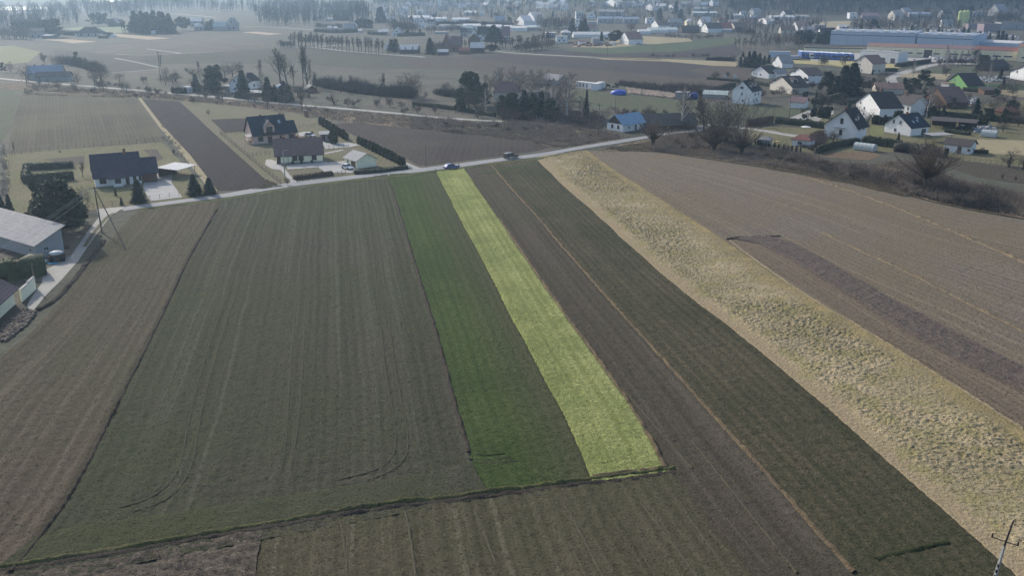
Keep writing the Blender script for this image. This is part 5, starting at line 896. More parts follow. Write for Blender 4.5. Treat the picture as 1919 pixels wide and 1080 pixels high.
FL = [
# upper left
('U0', 1150, 1510, 545, 'grey', 'greybrown', 3, 5, 'h', 12), ('U0', 640, 790, 575, 'dark', 'white', 2.5, .6, 's', 8, 'shed'), ('U0', 430, 650, 565, 'grey', 'dark', 5, 3, 'r', 10), ('U0', 1620, 1765, 388, 'dark', 'pale', 3, 5, 'g', 12, 'barn'),
('U0', 1120, 1195, 540, 'white', 'white', 1, 1.5, 'g', 5, 'greenhouse'), ('U0', 1645, 1710, 552, 'white', 'white', 1, 1.5, 'g', 5, 'greenhouse'), ('U0', 1470, 1600, 572, 'dark', 'greybrown', 2, 1, 'r', 5, 'shed'),
('U1', 930, 1100, 400, 'grey', 'white', 6, 3, 'r', 10), ('U1', 990, 1135, 455, 'grey', 'white', 4, 3, 'r', 9), ('U1', 1270, 1465, 458, 'grey', 'greenish', 4, 4.5, 'r', 12, 'barn'), ('U1', 1480, 1630, 448, 'grey', 'pale', 7, 5, 'g', 10), ('U1', 350, 400, 505, 'white', 'white', 2, 1, 'r', 4, 'shed'),
# upper middle left
('U2', 840, 905, 300, 'grey', 'white', 4, 3, 'r', 8), ('U2', 912, 975, 292, 'grey', 'white', 4, 3, 'r', 8), ('U2', 1035, 1072, 280, 'white', 'white', 4, 3, 'g', 8), ('U2', 1040, 1142, 318, 'grey', 'pale', 2.5, 1.5, 'r', 8), ('U2', 1065, 1130, 455, 'grey', 'white', 2.4, 2, 'r', 7, 'shed'), ('U2', 1155, 1215, 455, 'grey', 'white', 2.4, 1.5, 'r', 7, 'shed'),
('U2', 1310, 1450, 470, 'grey', 'pale', 3.5, 4, 'r', 10), ('U2', 1455, 1500, 460, 'grey', 'white', 5, 2, 'g', 8), ('U2', 1525, 1585, 490, 'grey', 'white', 2, 1, 'r', 5, 'shed'), ('U2', 1830, 1900, 520, 'beige', 'white', 2.5, 2, 'r', 8), ('U2', 1780, 1815, 300, 'grey', 'white', 3, 2, 'r', 7),
# upper middle
('U3', -30, 60, 520, 'beige', 'white', 3, 2, 'r', 8), ('U3', 110, 270, 535, 'white', 'grey', 3, 4.5, 'g', 12), ('U3', 505, 610, 420, 'white', 'dark', 6, 5.5, 'g', 12), ('U3', 640, 745, 375, 'white', 'dark', 3.4, 2.5, 'r', 8), ('U3', 735, 762, 376, 'white', 'dark', 3.5, 3, 'g', 8), ('U3', 435, 500, 400, 'white', 'bluegrey', 5, 4, 'g', 9),
('U3', 345, 690, 300, 'white', 'white', 3, 2, 't', 30, 'greenhouse'), ('U3', 690, 930, 318, 'white', 'white', 3, 1.5, 't', 25, 'greenhouse'), ('U3', 1020, 1275, 330, 'white', 'white', 3, 1.5, 't', 22, 'greenhouse'), ('U3', 1195, 1375, 232, 'grey', 'white', 4, 2, 'r', 14, 'hall'), ('U3', 485, 590, 235, 'white', 'white', 5, 3, 'r', 10), ('U3', 590, 700, 105, 'white', 'pale', 5, 3, 'r', 10),
('U3', 185, 250, 205, 'white', 'pale', 5, 3, 'r', 9), ('U3', 255, 355, 178, 'white', 'white', 5, 3, 'r', 9), ('U3', 800, 860, 150, 'white', 'pale', 14, 0, 'f', 12), ('U3', 865, 950, 150, 'grey', 'pale', 12, 0, 'f', 12), ('U3', 1100, 1150, 118, 'white', 'pale', 6, 4, 'g', 10), ('U3', 1175, 1215, 110, 'white', 'pale', 5, 3, 'g', 10), ('U3', 1440, 1490, 235, 'white', 'pale', 7, 3, 'g', 10), ('U3', 1260, 1370, 125, 'grey', 'pale', 6, 4, 'g', 10),
('U3', 690, 790, 245, 'grey', 'pale', 3, 3, 'r', 9), ('U3', 1660, 1810, 335, 'grey', 'bluegrey', 3, 4, 'r', 10), ('U3', 590, 660, 240, 'white', 'dark', 4, 6, 'g', 10),
('U3', 862, 1000, 765, 'brick', 'brown', 4, 8, 'g', 16), ('U3', 1002, 1160, 760, 'brick', 'brown', 4, 6, 'r', 12), ('U3', 1292, 1400, 600, 'white', 'dark', 4, 6, 'g', 14), ('U3', 1402, 1570, 602, 'white', 'dark', 5, 6, 'r', 12), ('U3', 1760, 1880, 600, 'beige', 'mauve', 4, 7, 'r', 12), ('U3', 1290, 1500, 792, 'dark', 'white', 3.5, 3.5, 'r', 10, 'barn'), ('U3', 1260, 1430, 660, 'brown', 'greybrown', 4, 4, 'g', 12, 'barn'),
('U3', 228, 520, 798, 'dark', 'white', 2.6, 3, 'r', 10, 'shed'), ('U3', 800, 960, 822, 'dark', 'white', 2, 1.6, 'r', 6, 'shed'), ('U3', 1115, 1280, 810, 'brick', 'red', 2.4, 1.8, 'r', 7, 'shed'), ('U3', 15, 70, 745, 'white', 'white', 3, 2, 'g', 6, 'shed'), ('U3', 760, 935, 505, 'grey', 'pale', 1.6, .6, 't', 8, 'greenhouse'),
('U3', 820, 1180, 425, 'white', 'pale', 2.5, 1.5, 't', 14, 'greenhouse'), ('U3', 1180, 1440, 430, 'white', 'white', 3, 1.5, 't', 26, 'greenhouse'), ('U3', 1530, 1760, 445, 'white', 'white', 3, 1.5, 't', 28, 'greenhouse'), ('U3', 1765, 1919, 455, 'white', 'white', 3, 1.5, 't', 28, 'greenhouse'), ('U3', 1140, 1240, 545, 'grey', 'dark', 4, 3, 'r', 9), ('U3', 1240, 1320, 500, 'grey', 'greenish', 5, 2.5, 'r', 9),
# upper centre right
('U4', 0, 220, 465, 'white', 'white', 3, 1.5, 't', 24, 'greenhouse'), ('U4', 225, 420, 455, 'grey', 'greenish', 3, 1.5, 't', 24, 'greenhouse'), ('U4', 60, 175, 370, 'white', 'bluegrey', 5, 5, 'g', 12), ('U4', 205, 330, 370, 'white', 'pale', 8, 6, 'g', 12), ('U4', 950, 1068, 285, 'white', 'pale', 9, 0, 'f', 12), ('U4', 1125, 1250, 285, 'white', 'pale', 6, 3, 'h', 11),
('U4', 1085, 1290, 492, 'beige', 'brown', 4.5, 2.8, 'h', 10), ('U4', 500, 655, 560, 'grey', 'white', 4, .5, 'f', 10), ('U4', 660, 825, 640, 'white', 'pale', 5, 0, 'f', 9), ('U4', 735, 880, 575, 'bluegrey' if False else 'grey', 'white', 5, 2, 'h', 10), ('U4', 915, 1480, 560, 'white', 'white', 2.5, 2, 't', 14, 'greenhouse'), ('U4', 945, 1005, 435, 'white', 'pale', 9, 0, 'f', 9),
('U4', 1280, 1500, 345, 'grey', 'bluegrey', 5, 2, 'r', 12), ('U4', 1515, 1650, 345, 'beige', 'bluegrey', 5, 2, 'r', 12), ('U4', 1665, 1900, 350, 'grey', 'bluegrey', 5, 2, 'r', 12), ('U4', 1290, 1660, 245, 'grey', 'pale', 6, 2, 'r', 14, 'hall'), ('U4', 1130, 1262, 380, 'grey', 'pale', 4, 0, 'f', 12, 'shed'), ('U4', 990, 1105, 665, 'white', 'brown', 2.2, 1, 'r', 6, 'shed'),
('U4', 1200, 1300, 660, 'greenish' if False else 'grey', 'pale', 4, 1.5, 'r', 8, 'shed'), ('U4', 1612, 1740, 655, 'white', 'brown', 4.2, 5, 'g', 12), ('U4', 1750, 1850, 650, 'white', 'brown', 4, 2.5, 'r', 8), ('U4', 1400, 1560, 85, 'white', 'pale', 6, 4, 'g', 12), ('U4', 1140, 1200, 90, 'white', 'pale', 5, 3, 'r', 10), ('U4', 1700, 1790, 95, 'white', 'pale', 5, 3, 'g', 10),
('U4', 0, 45, 235, 'beige', 'terracotta', 10, 4, 'h', 8), ('U4', 810, 870, 235, 'beige', 'terracotta', 4, 4, 'h', 9),
('U5', -20, 160, 510, 'white', 'white', 2.5, 1.5, 't', 14, 'greenhouse'), ('U5', 130, 420, 490, 'white', 'greenish', 2.5, 2, 't', 16, 'greenhouse'), ('U5', 425, 560, 485, 'white', 'greenish', 2.5, 2, 't', 16, 'greenhouse'), ('U5', 165, 265, 425, 'white', 'greybrown', 4, 4.5, 'g', 12), ('U5', 425, 620, 405, 'grey', 'pale', 5, 3.5, 'r', 11), ('U5', 690, 815, 385, 'yellow', 'white', 4.5, 3, 'h', 11),
('U5', 850, 925, 390, 'white', 'pale', 4, 4, 'g', 10), ('U5', 935, 1055, 395, 'grey', 'white', 5, 5, 'r', 11), ('U5', 620, 885, 490, 'dark', 'greybrown', 3, 3.5, 'r', 11, 'barn'), ('U5', 915, 1010, 478, 'white', 'dark', 4, 4.5, 'g', 14), ('U5', 1130, 1215, 475, 'white', 'red', 4, 5, 'g', 14), ('U5', 1025, 1120, 480, 'beige', 'mauve', 2.5, 2, 'r', 7, 'shed'), ('U5', 1322, 1420, 480, 'beige', 'greybrown', 4.2, 5, 'g', 11), ('U5', 1250, 1380, 490, 'grey', 'white', 2.6, .4, 'f', 7, 'shed'),
('U5', 780, 1150, 240, 'grey', 'greenish', 4, 1.5, 'r', 20, 'hall'), ('U5', 800, 1010, 175, 'grey', 'pale', 4, 2, 'r', 14, 'hall'), ('U5', 1400, 1500, 265, 'grey', 'white', 3, 1.5, 'r', 9, 'shed'), ('U5', 1505, 1605, 265, 'white', 'pale', 5, 3, 'r', 9), ('U5', 1620, 1695, 255, 'grey', 'pale', 7, 4, 'g', 10), ('U5', 1662, 1740, 262, 'white', 'pale', 2.6, 1, 'r', 8, 'shed'), ('U5', 1030, 1085, 85, 'white', 'pale', 6, 3, 'g', 9),
('U5', 80, 180, 150, 'white', 'pale', 5, 4, 'g', 11), ('U5', 395, 500, 160, 'white', 'pale', 5, 4, 'g', 11), ('U5', 130, 210, 85, 'grey', 'pale', 5, 4, 'g', 11), ('U5', 610, 740, 100, 'grey', 'pale', 4, 3, 'r', 11), ('U5', 1180, 1290, 345, 'beige', 'red', 3.5, 2.5, 'h', 9), ('U5', 1770, 1890, 345, 'white', 'pale', 3.5, 2.5, 'g', 9), ('U5', 90, 215, 350, 'white', 'grey', 6, 0, 'f', 10), ('U5', 1330, 1450, 380, 'grey', 'pale', 4, 2, 'r', 10),
('U6', 170, 260, 255, 'white', 'dark', 4, 4.5, 'g', 10), ('U6', 262, 305, 252, 'white', 'pale', 3, 1.5, 'r', 6, 'shed'), ('U6', 30, 395, 285, 'white', 'white', 2.6, 1.5, 't', 18, 'greenhouse'), ('U6', 400, 600, 285, 'grey', 'pale', 3, 1.5, 't', 14, 'greenhouse'), ('U6', 340, 435, 440, 'white', 'brown', 3, 5, 'g', 12), ('U6', 190, 400, 500, 'beige', 'terracotta', 3, 4, 'r', 10), ('U6', 520, 680, 482, 'grey', 'pale', 3, 2.5, 'r', 9), ('U6', 685, 860, 455, 'mauve', 'pale', 5, 0, 'f', 10),
('U6', 700, 790, 625, 'white', 'dark', 5, 6, 'g', 12), ('U6', 900, 1010, 495, 'brick', 'red', 3, 2, 'r', 8), ('U6', 1212, 1330, 282, 'white', 'white', 7, 0, 'f', 9), ('U6', 1785, 1885, 292, 'beige', 'pale', 6, 5, 'g', 11), ('U6', 1400, 1650, 285, 'mauve', 'mauve', 4, 3, 'r', 12), ('U6', 1060, 1180, 455, 'beige', 'white', 3.5, 2, 'r', 9), ('U6', 680, 735, 650, 'beige', 'pale', 2, 1, 'r', 6, 'shed'),
('U7', 700, 860, 395, 'white', 'pale', 3.5, 4, 'r', 10), ('U7', 1310, 1560, 470, 'mauve', 'greybrown', 7, 0, 'f', 14, 'hall'), ('U7', 1565, 1900, 440, 'grey', 'greybrown', 7, 0, 'f', 14, 'hall'), ('U7', 1170, 1330, 245, 'grey', 'pale', 6, 0, 'f', 14), ('U7', 1375, 1525, 245, 'grey', 'pale', 8, 7, 'g', 13), ('U7', 620, 720, 265, 'grey', 'greybrown', 5, 5, 'g', 11), ('U7', 210, 520, 260, 'grey', 'bluegrey', 4, 2, 'r', 12, 'hall'), ('U7', 30, 130, 205, 'grey', 'pale', 4, 4, 'g', 10), ('U7', 0, 170, 265, 'mauve', 'mauve', 4, 2, 'r', 10),
('U7', 1280, 1420, 590, 'mauve', 'pale', 3.5, 1, 'r', 8, 'shed'), ('U7', 240, 320, 440, 'grey', 'white', 3, 1.5, 'r', 7, 'shed'), ('U7', 500, 600, 430, 'beige', 'pale', 3, 2, 'r', 8), ('U7', 1080, 1290, 430, 'mauve', 'greybrown', 5, 0, 'f', 12, 'hall')]
for a in FL: far(*a)
rr = random.Random(77)      # more roofs of the town climbing the hazy slope
for i in range(46):
    px = rr.uniform(735, 1330); py = rr.uniform(3, 17 if px > 1000 else 12); w_ = rr.uniform(7, 12); far('P', px, px+w_, py+3, rr.choice(['white', 'grey', 'beige']), rr.choice(['pale', 'grey', 'white', 'bluegrey']), rr.uniform(4, 6), rr.uniform(3, 4), rr.choice('gr'), 10)
for i in range(14):
    px = rr.uniform(600, 760); py = rr.uniform(12, 40); far('P', px, px+rr.uniform(8, 13), py+3, rr.choice(['white', 'grey']), rr.choice(['pale', 'grey', 'white']), 3.5, 3, rr.choice('gr'), 9)
# church tower with orange cap, three yellow silos
def silo(x, y, label):
    p = GQ('U7', x, y); o = thing('silo', p, 0, label, 'silo'); MB().tube((0, 0, 0), (0, 0, 14), 2.2, n=14).obj('tank', wm('lime'), o); MB().tube((0, 0, 14.01), (0, 0, 16), 2.2, .4, n=14).obj('cap', wm('lime'), o); MB().box(2.2, -.3, 0, 2.5, .3, 14).obj('ladder', steel, o)
silo(945, 380, 'tall lime yellow silo, leftmost of three'); silo(1005, 372, 'tall lime yellow silo in the middle of three'); silo(1050, 368, 'tall lime yellow silo, rightmost of three')
# ------------------------------------------------------------------ landmarks for naming things by what they stand beside
LAND += [('blue car', 843, 315), ('black car', 957, 293), ('lime green strip', 980, 500), ('timber A-pole', 191, 430), ('far wooded bend', 600, 90), ('lorry park', 1600, 105), ('blue tarpaulin dome', 1160, 172), ('farm track', 110, 480), ('lane by the orchard', 650, 200), ('ditch corner', 1240, 290), ('plough field corner', 1500, 340)]
def paint(name, c, r=.35): m = plain(name, c, r, .05, 1, spec=.45); m.node_tree.nodes['Principled BSDF'].inputs['Coat Weight'].default_value = .25; return m
tyre = plain('tyre_rubber', (.02, .02, .02), .9); lampw = plain('lamp_glass', (.6, .6, .58), .2, .05, 1, spec=.7); lampr = plain('tail_lamp', (.3, .02, .02), .3)
def car(c, A, B, m, label, length=4.3, tall=1.48, suv=False, cat='car', name='parked_car', z=.07):
    """rear at A, nose towards B"""
    a, b = GQ(c, *A), GQ(c, *B); d = b-a; o = thing(name, a+Vector((0, 0, z)), math.atan2(d.y, d.x), label, cat); L = length; w_ = .88
    hb = .86 if suv else .78
    if suv: pr = [(0, .42), (.02, hb), (.15, tall-.1), (.35, tall), (L*.52, tall), (L*.66, hb+.18), (L*.94, hb), (L, .62), (L, .4)]
    else: pr = [(0, .4), (.02, hb), (.25, hb+.22), (.75, tall-.06), (1.3, tall), (L*.5, tall-.02), (L*.70, hb+.1), (L*.92, hb-.06), (L, .58), (L, .36)]
    # body: full width below the waist, tapered glasshouse above
    def sec(y, k): return [(x, y, z_) if z_ <= hb+.001 else (x, y*k, z_) for x, z_ in pr]
    m1 = MB(); n = len(pr); l, r = sec(w_, .8), sec(-w_, .8); m1.v = l+r; m1.f = [tuple(range(n)), tuple(range(2*n-1, n-1, -1))]+[((i+1) % n, i, n+i, n+(i+1) % n) for i in range(n)]; bo = m1.obj('body', m, o)
    bm_ = bo.modifiers.new('bevel', 'BEVEL'); bm_.width = .07; bm_.segments = 2; bm_.limit_method = 'ANGLE'
    g = MB(); ws = [p for p in pr if p[1] > hb+.05]; t = .79
    for s_ in (1, -1):
        yb, yt = w_*.985*s_, w_*.8*s_; xa, xb = ws[0][0]+.25, ws[-1][0]+(.1 if suv else -.05); lo_, hi_ = hb+.06, tall-.1
        g.slab([(xa, yb*.97+.02*s_, lo_), (xb, yb*.97+.02*s_, lo_), (xb-.55, yt+.035*s_, hi_), (xa+.3, yt+.035*s_, hi_)], .01)
    wi = MB(); k0 = (L*.66 if suv else L*.70, hb+.2); k1 = (L*.52, tall); off_ = .03
    wi.slab([(k1[0]+.12, .62, k1[1]-.05+off_), (k1[0]+.12, -.62, k1[1]-.05+off_), (k0[0]-.06, -.72, k0[1]+off_), (k0[0]-.06, .72, k0[1]+off_)], .02).obj('windscreen', glass, o); g.obj('side_windows', glass, o)
    for x in (.78, L-.82):
        for s_ in (1, -1):
            wl = MB().tube((x, s_*.72, .33), (x, s_*.93, .33), .33, n=14).obj('wheel', tyre, o); MB().tube((x, s_*.931, .33), (x, s_*.95, .33), .2, n=10).obj('rim', steel, wl)
    for s_ in (1, -1): MB().box(L-.03, s_*.62-.17, .55, L+.03, s_*.62+.17, .68).obj('headlight', lampw, o); MB().box(-.03, s_*.68-.12, .62, .04, s_*.68+.12, .8).obj('tail_light', lampr, o)
    return o
car('M2', (352, 664), (470, 646), paint('blue_paint', (.012, .055, .26), .5), 'bright blue hatchback standing on the road at the lime green strip', 4.7, 1.55)
car('M2', (892, 568), (1000, 550), paint('black_paint', (.03, .035, .03)), 'black estate car on the road by the green field corner', 5., 1.75, True)
car('M1', (1262, 650), (1345, 665), paint('white_paint', (.7, .7, .7)), 'small white car parked before the cream garage door', 3.8)
car('M1', (930, 362), (1000, 372), paint('silver_paint', (.45, .46, .47)), 'silver car parked between pink house and yellow bungalow', 4.2)
car('T3', (250, 400), (300, 398), MATS['white_paint'], 'white car right of brown roofed white house on beige lot', 4.5, z=.05)
def van(c, A, B, m, label, L=5.2, H_=2.3, W_=1., nm='van'):
    a, b = GQ(c, *A), GQ(c, *B); d = b-a; o = thing('parked_van', a, math.atan2(d.y, d.x), label, 'van'); MB().prism([(0, .4), (L, .4), (L, 1.1), (L-.9, 1.3), (L-1.5, H_), (0, H_)], -W_, W_).obj('body', m, o)
    MB().slab([(L-.93, -.8, 1.36), (L-.93, .8, 1.36), (L-1.4, .8, 2.1), (L-1.4, -.8, 2.1)], .02).obj('windscreen', glass, o)
    for x in (.9, L-.9):
        for s_ in (1, -1): MB().tube((x, s_*.8, .35), (x, s_*1.03, .35), .35, n=12).obj('wheel', tyre, o)
van('T3', (20, 403), (60, 402), MATS['white_paint'], 'white van left of the white house on the beige lot'); van('U4', (1300, 655), (1345, 660), MATS['silver_paint'], 'silver van standing beside pale conifers and grey shed')
def lorry(x, y, blue, label, x2=None, cab='blue'):
    a = GQ('U6', x, y); o = thing('lorry', a, R(-97), label, 'lorry'); tb = plain('blue_tarp', (.045, .12, .36), .55); wt = plain('trailer_top', (.62, .66, .7), .5); W_ = 1.4
    MB().box(-12, -W_, 1.2, -.2, W_, 4).obj('trailer', tb, o); MB().box(-12.05, -W_-.03, 4.01, -.15, W_+.03, 4.18).obj('trailer_roof', wt, o)
    MB().prism([(0, .5), (2.2, .5), (2.2, 1.8), (1.9, 3.), (.8, 3.6), (0, 3.6)], -1.3, 1.3).obj('cab', tb if cab == 'blue' else plain('white_cab', (.6, .6, .6), .4), o); MB().box(2.21, -1.1, 1.8, 2.26, 1.1, 2.8).obj('windscreen', glass, o)
    for X in (-10.5, -9.2, 1.2):
        for s_ in (1, -1): MB().tube((X, s_*.9, .5), (X, s_*1.25, .5), .5, n=10).obj('wheel', tyre, o)
nm_ = ['first', 'second', 'third', 'fourth', 'fifth', 'sixth', 'seventh', 'eighth', 'ninth', 'tenth']
for i, x in enumerate([515, 575, 640, 725, 815, 890, 965, 1040, 1145, 1240]):
    lorry(x, 868+i*4, True, 'white-cabbed lorry with blue trailer, third of the blue row' if i == 2 else 'blue lorry, %s from the left in the lorry park row' % nm_[i], cab='white' if i == 2 else 'blue')
h = H('blue trailer row', 'U6', (10, 860), (320, 868), 3, 4, 0, 'flat', wc='blue', rc='white', label='long blue trailer with white top left of the parked lorries', name='trailer', cat='trailer', ov=.05)
for i, x in enumerate([340, 385, 430]): van('U6', (x, 880), (x-2, 895), MATS['silver_paint'], '%s of three pale vans between blue trailer and lorries' % ['leftmost', 'middle', 'rightmost'][i])
def pole(c, x, y, top, label, arms=1, r=.14, m=None, lamp=False, lean=0, name='utility_pole', cat='utility pole', armang=0., concrete_=False):
    px, py = Q(c, x, y); p = G(px, py); s = FPX/(p.y*cp+CAMH*sp); h = (py-Q(c, x, top)[1])/s/cp; o = thing(name, p, armang, label, cat); mm = m or oldwood
    tp = (lean*h, 0, h)
    MB().tube((0, 0, -.2), tp, r*1.25, r*.8, 8).obj('pole', mm, o)
    for k in range(arms):
        z = h-.35-k*.7; am = MB().tube((tp[0]*z/h-.75, 0, z), (tp[0]*z/h+.75, 0, z), .05, n=5).obj('crossarm', darkwood if not concrete_ else steel, o)
        for q in (-.7, 0, .7) if not concrete_ else (-.7, .7): MB().tube((tp[0]*z/h+q, 0, z), (tp[0]*z/h+q, 0, z+.28), .055, n=6).obj('insulator', plain('insulator', (.08, .05, .04), .4), am)
    if lamp: MB().tube((0, 0, h-.2), (.9, 0, h+.1), .04, n=5).obj('lamp_arm', steel, o); MB().tube((.7, 0, h+.05), (1.25, 0, h+.12), .1, .07, 6).obj('lamp_head', concrete, o)
    o['top'] = h; return o, p+Vector((0, 0, h))
def wire(P0, P1, sag, label, r=.03, cat='wire'):
    n = 14; m = MB(); pts = []
    for i in range(n+1): t = i/n; p = P0.lerp(P1, t); p.z -= sag*4*t*(1-t); pts.append(p)
    for a, b in zip(pts[:-1], pts[1:]): m.tube(a-P0, b-P0, r, n=3)
    o = m.obj('overhead_wire', plain('wire_metal', (.22, .22, .23), .5), None); o.location = P0; return tag(o, label, cat)
# the timber A-pole by the track
p1 = GQ('M5', 918, 268); p2 = GQ('M5', 1138, 432); apex = p1+Vector((-.3, 0, 9.9)); o = thing('utility_pole', p1, 0, 'tall timber A-pole with slanting strut by the gravel track', 'utility pole')
MB().tube((0, 0, 0), (-.3, 0, 10.1), .17, .12, 8).obj('pole', oldwood, o); MB().tube(p2-p1, Vector((-.2, -.1, 9.7)), .15, .11, 8).obj('strut', oldwood, o)
d = Vector((math.cos(R(20)), math.sin(R(20)), 0)); z = Vector((-.3, 0, 9.7)); am = MB().tube(z-d*1.1, z+d*1.1, .06, n=6).obj('crossarm', darkwood, o); tops = []
ins = plain('pale_insulator', (.5, .5, .5), .4)
for k in (-1., -.35, .35, 1.): MB().tube(z+d*k, z+d*k+Vector((0, 0, .35)), .07, n=6).obj('insulator', ins, am); tops.append(p1+z+d*k+Vector((0, 0, .35)))
q0 = GQ('M5', -260, 1010)
for i, k in enumerate((0, 1, 3)):
    e = q0+d*(k-1.5)*.8+Vector((0, 0, 7.5)); wire(tops[k], e, .9, ['left', 'middle', 'right'][i]+' of three wires running from the A-pole over the grey barn yard')
pole('M5', 322, 775, 560, 'thick weathered post at the end of cream garden wall', 0, .17)
o, tB = pole('M1', 740, 738, 500, 'concrete lamp pole before the yellow bungalow', 0, .13, concrete, True)
pole('M2', 183, 636, 452, 'thin roadside pole left of blue car at dark field edge', 0, .09)
o, tC = pole('M2', 1733, 372, 92, 'tall brown utility pole left of the blue roofed cottage', 1, .15)
o, tD = pole('T0', 1445, 720, 482, 'wooden utility pole with strut standing in the far grey field', 1, .16); MB().tube((2.2, -1.5, 0), (.1, 0, o['top']*.9), .12, n=6).obj('strut', oldwood, o)
o, tE = pole('M3', 1625, 182, -30, 'dark utility pole beside the small white garage and gravel lane', 1, .13)
o, tF = pole('M3', 62, 150, 12, 'grey pole on the olive field behind blue roofed cottage', 0, .1)
wire(tF, GQ('M3', 175, 175)+Vector((0, 0, 4.5)), .4, 'pale service wire dropping to blue roofed cottage', .05)
pole('M4', 665, 470, 385, 'thin grey pole in the hedge behind the greenhouse', 0, .07); pole('U4', 1425, 840, 640, 'thin pole on the far beige strip edge', 1, .12); pole('U5', 200, 830, 710, 'thin pole at the bare shrub row before green field', 0, .12); pole('U5', 1115, 800, 720, 'short thin pole in the dark wedge field', 0, .12)
pole('U7', 285, 1060, 900, 'left of two pale poles by the curved asphalt road', 0, .12, concrete); pole('U7', 455, 1070, 960, 'right of two pale poles by the curved asphalt road', 0, .12, concrete); pole('T4', 1230, 600, 420, 'thin pole standing before the mauve roofed hall', 0, .1, concrete)
wire(tD, tC, 1.5, 'long sagging wire from far strut pole over the orchard lane', .045)
# lattice concrete pole lower right
pp = G(1861, 1092); s_ = FPX/(pp.y*cp+CAMH*sp); o = thing('utility_pole', pp, R(-28), 'concrete pole with slanted crossarm and insulators at lower right corner', 'utility pole')
hh = 6.4; MB().tube((0, 0, -.5), (.32, 0, hh*.62), .17, .13, 4).obj('pole', concrete, o); MB().tube((.32, 0, hh*.6), (.62, 0, hh), .1, .07, 6).obj('pole_top', plain('tarred_steel', (.035, .03, .03), .6), o)
for k in range(3): MB().box(.02+k*.05-.06, -.16, .5+k*.6, .12+k*.05, -.135, .85+k*.6).obj('slot', MATS['tarred_steel'], o)
am = MB().tube((-.75, 0, 4.55), (1.35, 0, 4.3), .045, n=5).obj('crossarm', MATS['tarred_steel'], o)
for a, zz in ((-.75, 4.55), (1.35, 4.3)): MB().tube((a, 0, zz), (a, 0, zz+.4), .09, .07, 6).obj('insulator', MATS['tarred_steel'], am)
MB().tube((.62, 0, hh), (.66, 0, hh+.3), .1, .06, 6).obj('insulator', MATS['tarred_steel'], o)
# fences
def fence(c, pts, n, h, label, m=None, rails=(.35, .7, 1.), name='wire_fence', r=.05, rr=.018):
    P, L = resample([GQ(c, *p) for p in pts], n); b = Vector((P[0][0], P[0][1], 0)); o = thing(name, b, 0, label, 'fence'); w_ = MB(); mt = m or oldwood
    for x, y in P: MB().tube((x-b.x, y-b.y, 0), (x-b.x, y-b.y, h), r, n=5).obj('post', mt, o)
    for (x0, y0), (x1, y1) in zip(P[:-1], P[1:]):
        for f in rails: w_.tube((x0-b.x, y0-b.y, h*f-.03), (x1-b.x, y1-b.y, h*f-.03), rr, n=3)
    w_.obj('rails', mt, o)
fence('M0', [(110, 440), (700, 378), (1150, 335), (1460, 312)], 18, 1.5, 'wire fence on dark posts along the back of the left garden', darkwood); fence('M0', [(1480, 300), (1560, 400), (1700, 520)], 9, 1.4, 'wire fence between dark field and white roofed carport', darkwood)
fence('M0', [(85, 440), (75, 600), (60, 780)], 5, 1.4, 'wire fence at far left along the narrow path'); fence('M0', [(670, 945), (900, 905), (1220, 865), (1350, 845)], 9, 1.2, 'low wire fence between left garden and road', darkwood)
fence('M1', [(160, 340), (400, 545), (550, 670), (700, 790)], 22, 1.5, 'long dark panel fence along the plot edge left of the yellow bungalow', darkwood, (.15, .4, .65, .95), rr=.03)
fence('M1', [(165, 355), (390, 332)], 6, 1.2, 'short fence left of pink house', darkwood); fence('M1', [(410, 550), (600, 525)], 6, 1.2, 'cross fence between pink house and yellow bungalow lawns', darkwood); fence('M1', [(870, 292), (1040, 275)], 6, 1.4, 'fence right of the pink house wing'); fence('M1', [(1090, 478), (1310, 455)], 6, 1.2, 'fence behind the cream garage drive', darkwood)
fence('M1', [(850, 775), (1150, 735), (1215, 720)], 9, 1.2, 'dark front fence before the brown hedge of yellow bungalow', darkwood, rr=.03); fence('M1', [(1215, 720), (1285, 705)], 3, 1.3, 'dark gate across the yellow bungalow drive', darkwood, (.1, .3, .5, .7, .95), 'gate', rr=.03)
fence('M0', [(1350, 840), (1400, 832), (1610, 800)], 4, 1.1, 'sliding gate at the pale drive of dark roofed bungalow', darkwood, (.3, .9), 'gate'); fence('M3', [(0, 375), (150, 368), (330, 345)], 12, 1.1, 'wooden fence between road and blue roofed cottage', oldwood, rr=.04)
fence('T2', [(-80, 930), (120, 980), (400, 1020), (700, 1062)], 16, 1.3, 'wire fence along the lane below the spruces', darkwood); fence('T1', [(985, 940), (1060, 950), (1110, 945)], 5, 1.5, 'short row of stakes in the orchard'); fence('T0', [(1000, 780), (1400, 830)], 8, 1.2, 'stake fence in the far left meadow')
fence('M4', [(1180, 560), (1500, 600), (1919, 660)], 16, 1.4, 'wire fence between rough field and beige garden'); fence('T3', [(700, 520), (1100, 520)], 14, 1.2, 'post fence along the far beige strip', rr=.03); fence('T4', [(880, 645), (1400, 660)], 12, 1.1, 'post and rail fence on the grass above the green house')
